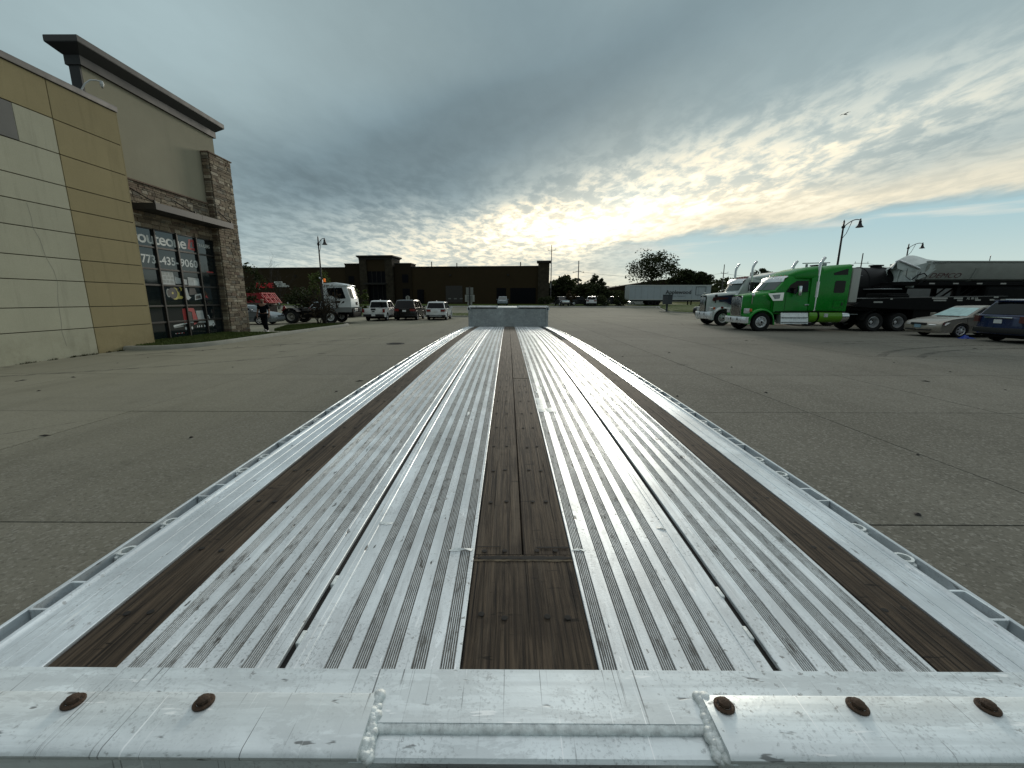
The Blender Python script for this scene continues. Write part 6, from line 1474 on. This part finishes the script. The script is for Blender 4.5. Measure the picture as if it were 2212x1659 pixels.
def twigs(name, label, loc, H, w, n, seed, r=.010, leaves=0, cat='shrub'):
    R = random.Random(seed); root = thing(name, label, cat, loc, 0); mb = MB()
    def grow(p, d, l, rr, dep):
        q = [p]
        for k in range(3): d = (d+Vector((R.gauss(0,.16),R.gauss(0,.16),R.gauss(.05,.1)))).normalized(); q.append(q[-1]+d*l/3)
        mb.tube(q, [rr, rr*.8, rr*.6, rr*.35], 4, caps=False)
        if dep > 0:
            for k in range(R.randint(2,3)): grow(q[R.randint(1,3)], (d+Vector((R.gauss(0,.5),R.gauss(0,.5),R.gauss(.1,.3)))).normalized(), l*R.uniform(.5,.75), rr*.6, dep-1)
    for i in range(n):
        a = R.uniform(0,2*PI); s = R.uniform(.05,1)*w
        grow(Vector((R.uniform(-.12,.12),R.uniform(-.12,.12),0)), Vector((s*math.cos(a),s*math.sin(a),H*R.uniform(.5,.8))).normalized(), H*R.uniform(.45,.65), r, 3)
    mb.build('branches', M_TWIG, root)
    if leaves:
        lf = MB(); P_ = [v for v in mb.v if v[2] > .15*H]
        for i in range(leaves):
            p = Vector(R.choice(P_)); u = Vector((R.gauss(0,1),R.gauss(0,1),R.gauss(0,1))).normalized()*.035; u = u*1.5; wv = u.orthogonal()*.6; lf.add([p-u,p+wv,p+u,p-wv],[(0,1,2,3)])
        lf.build('dry_leaves', M_LEAFR, root, fix=False)
    return root
twigs('bare_shrub', 'tangled bare brown shrub at the foot of the left lamp post', (-12.35,28.2,.13), 2.4, .75, 24, 41, r=.018, leaves=700)
twigs('bare_shrub', 'lower bare shrub to the left of the lamp post foot', (-12.85,28.3,.13), 1.35, .7, 14, 42, r=.016, leaves=350)
twigs('bare_treetop', 'bare thin tree whose top shows above the warehouse roof', (-36.0,66.0,terr(0,66)), 7.2, 1.4, 6, 43, r=.05, cat='tree')
# hedge line and far woods that read as one mass
wd = MB(); R = random.Random(77)
for i in range(9000):
    x = R.uniform(-20,150); y = R.uniform(150,175); top = 5.0+2.2*math.sin(x*.09)+1.4*math.sin(x*.31+1); z = terr(0,150)+R.random()**.7*top
    s = R.uniform(.4,1.0); a = R.uniform(0,6.3); u = Vector((math.cos(a)*s,math.sin(a)*s*.3,R.uniform(-.5,.5)*s)); w = Vector((R.gauss(0,.3),0,s*.7)); p = Vector((x,y,z)); wd.add([p-u,p+w,p+u,p-w],[(0,1,2,3)])
wd.build('woods', M_LEAF, None, fix=False, kind='stuff')
mb = MB(); mb.grid([[(x,150,terr(0,150)-.3),(x,152,3.2+1.0*math.sin(x*.05)+.5*math.sin(x*.21)),(x,190,4.0)] for x in range(-140,240,6)])
mb.build('hill', mat('dim_brush', (.026,.026,.016), .95, spec=.05, var=.5, vscale=.6), None, 60, kind='structure')
fld = MB(); fld.grid([[(x,y,terr(0,y)+.05) for x in (30,160)] for y in (93,110,140)]); fld.build('field', grass_mat('field_grass', (.09,.10,.03), (.12,.12,.045)), None, kind='structure')

# ------------------------------------------------------------------ lamps and poles
M_POST = mat('dark_bronze_post', (.022,.022,.024), .5, .4)
def lamp(label, loc, H, arm, s, rz):
    root = thing('street_lamp', label, 'street lamp', loc, rz, 'bell shaped street lamps round the yard')
    mb = MB(); mb.lathe([(.17*s,0),(.17*s,.35),(.10*s,.5),(.085*s,H*.5),(.065*s,H-.3),(.065*s,H+.35),(.03*s,H+.42),(.0,H+.5)], 'z', n=12)
    mb.lathe([(.09*s,H-.14),(.13*s,H-.10),(.13*s,H+.0),(.09*s,H+.04)], 'z', n=12); mb.build('post', M_POST, root, 40)
    mb = MB(); pts = []
    for k in range(13):
        u = k/12; pts.append((arm*u, 0, H-.05+.62*s*math.sin(u*PI*.62)-.05*u))
    mb.tube(pts, .035*s, 8); mb.tube([(0,0,H-1.0*s),(arm*.25,0,H-.55*s),(arm*.5,0,H+.42*s)], .022*s, 6); mb.build('arm', M_POST, root, 50)
    ex, ez = pts[-1][0], pts[-1][2]; mb = MB()
    mb.lathe([(.05*s,.12*s),(.06*s,-.02*s),(.09*s,-.06*s),(.11*s,-.16*s),(.10*s,-.22*s),(.13*s,-.28*s),(.16*s,-.40*s),(.27*s,-.53*s),(.28*s,-.56*s),(.15*s,-.53*s),(0,-.53*s)], 'z', (ex,0,ez), 20); mb.build('bell_shade', M_POST, root, 40)
    mb = MB(); mb.lathe([(.14*s,-.535*s),(.11*s,-.58*s),(0,-.60*s)], 'z', (ex,0,ez), 14); mb.build('lens', mat('lamp_lens', (.3,.3,.28), .3), root, 50)
    return root
lamp('bell lamp on a slender dark post beside the white yard truck', (-12.5,28.55,.13), 5.25, .42, .62, 0)
lamp('taller bell lamp rising behind the green tractor, left of the other right hand lamp', (25.35,33.2,0), 7.2, 1.15, .92, rad(-4))
lamp('smaller bell lamp behind the white tarpaulin of the hopper trailer', (46.9,51,0), 7.75, 1.5, .95, rad(-4))
def pole(name, label, loc, H, r, arms, m, cat='utility pole', rz=0):
    root = thing(name, label, cat, loc, rz); mb = MB(); mb.tube([(0,0,0),(0,0,H)], [r,r*.6], 8); mb.build('post', m, root, 50)
    for z, a, dzv, off in arms:
        mb = MB(); mb.tube([(off-a,0,z+dzv),(off,0,z),(off+a,0,z+dzv)], r*.33, 5)
        for s in (-1,1): mb.tube([(off+s*a*.92,0,z+dzv),(off+s*a*.92,0,z+dzv+.45)], r*.25, 5)
        mb.build('cross_arm', m, root)
    return root
M_WOODP = mat('grey_pole_wood', (.10,.09,.085), .9); M_GALV = mat('galvanised_pole', (.16,.15,.155), .6, .3)
pole('tall_light_pole', 'very tall thin pole with two short arms right of the brown warehouse', far(1189,100), 13.2, .13, [(11.8,.9,.25,0)], M_GALV, 'pole')
mb = MB(); mb.bbox(-.25,.05,-.3,-.12,3.5,4.5,.03); mb.build('control_box', mat('pale_box', (.3,.3,.29), .5), bpy.data.objects['tall_light_pole'])
pole('utility_pole', 'wooden utility pole with a raised cross arm right of the tall thin pole', far(1247,150), 13.7, .24, [(10.2,2.0,-.5,0),(5.6,1.1,.1,-.3)], M_WOODP)
pole('utility_pole', 'utility pole with four stub arms on one side above the white tractor', far(1555,140), 11.7, .20, [(8.9,1.2,.1,.3),(7.4,.9,.25,.9),(5.6,1.6,.2,0),(4.2,.9,.25,.9)], M_WOODP)
pole('utility_pole', 'utility pole with a cross arm above the black tank trailer', (98.2,120,terr(0,120)), 13.1, .20, [(10.4,1.9,.05,0)], M_WOODP)
pole('vent_post', 'short pale post showing above the hopper trailer edge', (66.7,60,terr(0,60)), 7.7, .07, [], M_GALV, 'post')
def wire(label, a, b_, sag, r=.02):
    pts = [Vector(a).lerp(Vector(b_), k/14)-Vector((0,0,sag*4*(k/14)*(1-k/14))) for k in range(15)]
    mb = MB(); mb.tube(pts, r, 4); tag(mb.build('power_line', M_CHASSIS, None), label, 'wire')
A = Vector(far(1247,150)); B = Vector(far(1555,140)); Cc = Vector((98.2,120,terr(0,120)))
wire('thin upper power line right of the wooden utility pole', A+Vector((1.5,0,9.9)), B+Vector((0,0,8.9)), 1.5, .03)
wire('thin lower power line right of the wooden utility pole', A+Vector((0,0,5.6)), B+Vector((0,0,5.6)), .8, .03)
wire('thin power line left of the pole above the tank trailer', B+Vector((0,0,8.9)), Cc+Vector((-1.6,0,10.4)), 2.4, .03)
wire('thin power line right of the pole above the tank trailer', Cc+Vector((1.6,0,10.4)), Vector((150,118,2))+Vector((0,0,9.0)), 2.5, .03)

# ------------------------------------------------------------------ signs, boxes, small things
M_SBACK = mat('sign_back_grey', (.30,.31,.29), .5, .3, var=.1); M_SBACK2 = mat('sign_back_dull', (.19,.20,.19), .5, .3)
sg = thing('sign_post', 'dark post carrying six pale grey sign backs behind the left end of the trailer step', 'sign', (-4.05,44.9,.1))
mb = MB(); mb.bbox(-.05,.05,-.05,.05,0,2.95,.01); mb.build('post', M_POST, sg)
for a in ((-.38,-.07,2.17,2.90),(.07,.38,2.17,2.90)): mb = MB(); mb.bbox(a[0],a[1],.055,.075,a[2],a[3],.01); mb.build('sign_board', M_SBACK2, sg)
mb = MB(); mb.bbox(-.50,.50,.08,.10,1.42,2.14,.01); mb.build('sign_board', M_SBACK, sg)
for a in ((-.34,-.07),(.07,.32)): mb = MB(); mb.bbox(a[0],a[1],.058,.078,1.54,2.06,.01); mb.build('sign_board', M_SBACK2, sg)
for a in ((-.25,-.07),(.07,.25)): mb = MB(); mb.bbox(a[0],a[1],.055,.075,1.05,1.39,.01); mb.build('sign_board', M_SBACK, sg)
rs = thing('round_sign', 'small pale eight sided sign back above the black SUV', 'sign', far(881,68))
mb = MB(); mb.tube([(0,0,0),(0,0,2.0)],.05,6); mb.build('post', M_POST, rs); mb = MB(); mb.lathe([(0,.04),(.36,.04),(.36,.07),(0,.07)], 'y', (0,0,1.75), 8); mb.build('sign_board', M_SBACK, rs)
dbx = thing('drop_box', 'dark blue grey drop box on a post in the right grass island', 'mailbox', (22.05,58.6,.10), 0, None, .9)
M_DBX = mat('box_slate', (.030,.038,.046), .5); M_DBX2 = mat('box_slate_face', (.055,.06,.068), .5)
mb = MB(); mb.bbox(-.9,.9,-.7,.7,0,.08,.02); mb.build('pad', M_KERB, dbx)
mb = MB(); mb.bbox(-.10,.14,-.12,.12,.08,1.2,.02); mb.build('post', M_DBX, dbx); mb = MB(); mb.bbox(-.55,.62,-.45,.45,1.15,2.55,.03); mb.box(-.60,.67,-.5,.5,2.551,2.60); mb.build('box', M_DBX, dbx)
for k in range(2):
    for j in range(3): mb = MB(); mb.bbox(-.53+.22*k,-.34+.22*k,-.47,-.452,1.25+.42*j,1.62+.42*j,.01); mb.build('door', M_DBX2, dbx)
fh = thing('fire_hydrant', 'red fire hydrant behind the rear wheel of the yard truck', 'hydrant', (-22.4,42.1,.1), 0, None, 1.15)
M_HYD = mat('hydrant_red', (.26,.014,.014), .45)
mb = MB(); mb.lathe([(.20,0),(.20,.05),(.13,.06),(.13,.62),(.17,.63),(.17,.68),(.14,.70),(.12,.80),(.06,.87),(.04,.94),(0,.95)], 'z', n=18); mb.build('barrel', M_HYD, fh, 40)
for c_, ax_ in (((0,0,.52),'x'),):
    mb = MB(); mb.lathe([(0,-.24),(.07,-.24),(.07,-.1),(.05,-.1),(.05,.1),(.07,.1),(.07,.24),(0,.24)], 'x', (0,0,.52), 12); mb.lathe([(0,-.26),(.09,-.26),(.09,-.1)], 'y', (0,0,.48), 12); mb.build('nozzle', M_HYD, fh, 40)
# blue plastic bag
M_BAG = mat('blue_plastic', (.006,.035,.26), .45, 0, .25)
bg_ = MB(); R = random.Random(4); rows = []
for i in range(9):
    r_ = []
    for j in range(17):
        u, v = i/8, j/16; e = math.sin(u*PI)*math.sin(v*PI); z = e*(.11+.08*R.random())+.16*math.exp(-((v-.4)/.14)**2)*math.sin(u*PI)*R.uniform(.6,1.1); r_.append((-.62+1.24*v+R.uniform(-.03,.03), -.28+.56*u+R.uniform(-.04,.04), max(.004,z)))
    rows.append(r_)
o = bg_.grid(rows).build('plastic_bag', M_BAG, None, 50); o.location = (21.35,19.45,0); o.scale = (.55,.6,.55); tag(o, 'crumpled bright blue plastic sheet on the ground by the beige saloon', 'bag')
# iron cover in the yard
mh = thing('iron_cover', 'round iron drain cover set in the concrete left of the trailer', 'manhole', (-4.55,16.75,.002))
mb = MB(); mb.lathe([(.36,0),(.36,.006),(.33,.008),(.32,.003)], 'z', n=28); mb.build('ring', M_CHASSIS, mh, 40)
mb = MB(); mb.lathe([(.32,.003),(.30,.005),(0,.005)], 'z', n=28)
for k in range(6): mb.box(-.24,.24,-.22+k*.085,-.19+k*.085,.005,.009)
mb.build('lid', mat('cast_iron', (.035,.033,.03), .7, .5, var=.3), mh, 40)
# bird
bd_ = thing('bird', 'small dark bird gliding in the sky at upper right', 'bird', (42.3,58.0,24.6), rad(20))
mb = MB(); mb.lathe([(0,-.24),(.05,-.16),(.07,0),(.045,.16),(.02,.24),(.05,.36),(0,.37)], 'x', n=8); mb.build('body', M_CHASSIS, bd_, 50)
for s in (-1,1): mb = MB(); mb.add([(-.10,0,.03),(.12,0,.03),(.10,s*.36,.12),(-.06,s*.34,.12),(.0,s*.72,.05)], [(0,1,2,3),(3,2,4)]); mb.build('wing', M_CHASSIS, bd_)
# tyre marks and debris on the concrete
M_SKID, t, b = newmat('tyre_mark'); co = t.n('ShaderNodeNewGeometry').outputs['Position']
nn = t.noise(co, 3.0, 5, .7); tr = t.n('ShaderNodeBsdfTransparent'); mx = t.n('ShaderNodeMixShader'); b.inputs['Base Color'].default_value = (.035,.034,.032,1); b.inputs['Roughness'].default_value = .9
t.L.new(t.ss(nn, .34, .74, 0, .60), mx.inputs[0]); t.L.new(tr.outputs[0], mx.inputs[1]); t.L.new(b.outputs[0], mx.inputs[2])
t.L.new(mx.outputs[0], [n for n in M_SKID.node_tree.nodes if n.type == 'OUTPUT_MATERIAL'][0].inputs[0])
for pts, w in (([(11.8,13.1),(13.2,14.3),(15.0,15.3),(17.5,16.2),(20,16.6)],.22),([(12.6,12.7),(14.2,13.9),(16.1,14.8),(18.6,15.4),(20.8,15.5)],.22),([(13.2,17.4),(15.2,18.0),(17.5,18.3),(20.0,18.3)],.16),([(13.6,16.9),(15.6,17.4),(18.0,17.7)],.14),([(-12.0,13.2),(-10.6,14.6),(-8.8,16.4),(-6.5,19.0)],.2),([(-12.4,9.0),(-9.6,10.6),(-6.6,13.0)],.16)):
    P_ = smoothline(pts, 8); mb = MB(); rows = []
    for i, p in enumerate(P_):
        q = Vector(P_[min(i+1,len(P_)-1)])-Vector(P_[max(i-1,0)]); n_ = Vector((-q.y,q.x)).normalized()*w*.5; rows.append([(p[0]-n_.x,p[1]-n_.y,.005),(p[0]+n_.x,p[1]+n_.y,.005)])
    mb.grid(rows).build('tyre_mark', M_SKID, pave, fix=False)
db = MB(); R = random.Random(9)
for k in range(70):
    x, y = (R.uniform(-13,-2), R.uniform(3,24)) if R.random() < .5 else (R.uniform(2,22), R.uniform(3,21)); s = R.uniform(.008,.03); a = R.uniform(0,6.3); e = R.uniform(1,3.5)
    u = Vector((math.cos(a),math.sin(a),0))*s*e; w = Vector((-math.sin(a),math.cos(a),0))*s; p = Vector((x,y,.004)); db.add([p-u,p+w,p+u,p-w,p+Vector((0,0,s*.6))],[(0,1,4),(1,2,4),(2,3,4),(3,0,4)])
for p_, a, e in (((-3.25,8.9),.5,.10),((-4.1,5.1),1.0,.03),((9.2,9.0),2.6,.09),((17.2,15.3),.1,.14)):
    u = Vector((math.cos(a),math.sin(a),0))*e; w = Vector((-math.sin(a),math.cos(a),0))*.02; p = Vector((*p_,.004)); db.add([p-u,p+w,p+u,p-w,p+Vector((0,0,.02))],[(0,1,4),(1,2,4),(2,3,4),(3,0,4)])
db.build('debris', mat('dark_litter', (.02,.018,.016), .9), None, fix=False, kind='stuff')

# ------------------------------------------------------------------ walking person
pr = thing('person', 'bald man in dark clothes and pale shoes walking towards us beside the stone pillar', 'person', (-12.95,22.2,.03), rad(8))
def skin(name, J, E, radii, m, parent, root=0, sub=2, smooth=True):
    me = bpy.data.meshes.new(name); me.from_pydata(J, E, []); o = bpy.data.objects.new('tmp', me); COL.objects.link(o)
    md = o.modifiers.new('s', 'SKIN'); md.use_smooth_shade = True
    for v, r in zip(me.skin_vertices[0].data, radii): v.radius = r if isinstance(r, tuple) else (r, r)
    me.skin_vertices[0].data[root].use_root = True
    o.modifiers.new('d', 'SUBSURF').levels = sub; o.modifiers['d'].render_levels = sub
    out = bpy.data.meshes.new_from_object(o.evaluated_get(bpy.context.evaluated_depsgraph_get())); bpy.data.objects.remove(o); bpy.data.meshes.remove(me)
    out.name = name; out.materials.clear(); out.materials.append(m); out.polygons.foreach_set('use_smooth', [True]*len(out.polygons))
    return link(name, out, parent)
M_SKIN = mat('skin', (.24,.125,.085), .6); M_SHIRT = mat('navy_shirt', (.004,.005,.008), .9, 0, .1); M_TROUS = mat('charcoal_trousers', (.006,.0065,.009), .9, 0, .1); M_SHOE = mat('pale_shoe', (.42,.42,.42), .6)
# faces -y; joints of the whole body
J = [(0,0,.96),(0,.0,1.12),(0,-.01,1.30),(0,.0,1.46),(0,-.015,1.54),(0,-.03,1.60),(0,-.035,1.69),(0,-.025,1.76),
     (.10,0,.92),(.115,-.10,.50),(.11,.02,.10),(.11,-.12,.04),
     (-.10,0,.92),(-.10,.10,.50),(-.10,.30,.14),(-.10,.22,.03),
     (.20,.01,1.43),(.27,.03,1.16),(.29,-.05,.92),(.285,-.08,.84),
     (-.20,.01,1.43),(-.28,.05,1.17),(-.33,.0,.93),(-.335,-.02,.85)]
E_ = [(0,1),(1,2),(2,3),(3,4),(4,5),(5,6),(6,7),(0,8),(8,9),(9,10),(10,11),(0,12),(12,13),(13,14),(14,15),(3,16),(16,17),(17,18),(18,19),(3,20),(20,21),(21,22),(22,23)]
Rr = [(.16,.12),(.165,.125),(.18,.13),(.15,.10),.058,.075,.098,.075,.09,.062,.045,.04,.09,.062,.045,.04,.065,.048,.036,.03,.065,.048,.036,.03]
body = skin('body', J, E_, Rr, M_SKIN, pr)
Js = [J[0],J[1],J[2],J[3],J[16],(.262,.028,1.20),J[20],(-.272,.045,1.21)]
skin('shirt', Js, [(0,1),(1,2),(2,3),(3,4),(4,5),(3,6),(6,7)], [(.185,.145),(.19,.15),(.20,.15),(.165,.115),.082,.072,.082,.072], M_SHIRT, pr)
Jt = [(0,0,1.0),J[8],J[9],(.11,.02,.09),J[12],J[13],(-.10,.29,.16)]
skin('trousers', Jt, [(0,1),(1,2),(2,3),(0,4),(4,5),(5,6)], [(.18,.14),.108,.082,.068,.108,.082,.068], M_TROUS, pr)
for (x, y, z, tl_) in ((.11,-.02,.0,0),(-.10,.28,.03,.35)):
    mb = MB(); mb.bbox(-.05,.05,-.17,.10,0,.085,.035); mb.bbox(-.045,.045,-.02,.09,.06,.13,.03); o = mb.build('shoe', M_SHOE, pr, 60); o.location = (x,y,z); o.rotation_euler = (-tl_,0,0)
def finger(o0, pts, r): return skin('finger', pts, [(i,i+1) for i in range(len(pts)-1)], [r,r*.92,r*.8][:len(pts)], M_SKIN, pr, sub=1)
for s, hx, hy, hz in ((1,.285,-.08,.84),(-1,-.335,-.02,.85)):
    for k in range(4): yk = hy-.033+.021*k; l = (.075,.085,.08,.065)[k]; finger(0, [(hx,yk,hz),(hx-s*.008,yk,hz-l*.55),(hx-s*.028,yk-.008,hz-l)], .0095)
    finger(0, [(hx-s*.01,hy-.03,hz+.03),(hx-s*.03,hy-.058,hz),(hx-s*.035,hy-.06,hz-.03)], .011)
mb = MB(); mb.bbox(.262,.275,-.115,-.05,.72,.86,.006); tag(link('phone', mb.mesh('phone', M_CHASSIS), None, (-12.95,22.2,.03), (0,0,rad(8))), 'dark phone in the hand of the walking man', 'phone')
hd = MB()
for s in (-1,1):
    hd.lathe([(0,.02),(.018,.015),(.026,0),(.018,-.014),(0,-.016)], 'x', (s*.096,-.028,1.675), 8)
hd.lathe([(0,.02),(.014,.0),(.018,-.02),(0,-.03)], 'z', (0,-.135,1.665), 8); hd.build('ears_and_nose', M_SKIN, pr, 60)
mb = MB()
for s in (-1,1): mb.lathe([(0,-.006),(.011,0),(0,.006)], 'y', (s*.034,-.124,1.695), 8)
mb.build('eye', M_CHASSIS, pr); mb = MB(); mb.bbox(-.03,.03,-.128,-.118,1.612,1.622,.004); mb.bbox(-.055,.055,-.118,-.02,1.56,1.60,.03); mb.build('beard', mat('beard_grey', (.045,.035,.03), .9), pr, 50)

# ------------------------------------------------------------------ groups of like things
def grp(names, phrase):
    for o in bpy.data.objects:
        if o.parent is None and 'category' in o.keys() and o.name.split('.')[0] in names: o['group'] = phrase
grp({'pickup_truck','estate_suv','compact_suv'}, 'cars parked in a row before the grass island')
grp({'dark_suv','dark_pickup','white_estate','black_estate','black_suv','white_saloon'}, 'cars parked across the road')
grp({'utility_pole'}, 'utility poles along the road'); grp({'power_line'}, 'power lines between the poles')
grp({'big_tree','dense_tree','slender_tree','bushy_tree','round_tree','sparse_tree'}, 'trees beyond the road')
grp({'shrub','round_shrub','bare_shrub'}, 'shrubs on the verges'); grp({'young_tree','narrow_tree','corner_tree','bare_treetop'}, 'small trees round the left lot')
grp({'green_tractor','white_tractor'}, 'long nose tractors parked side by side')
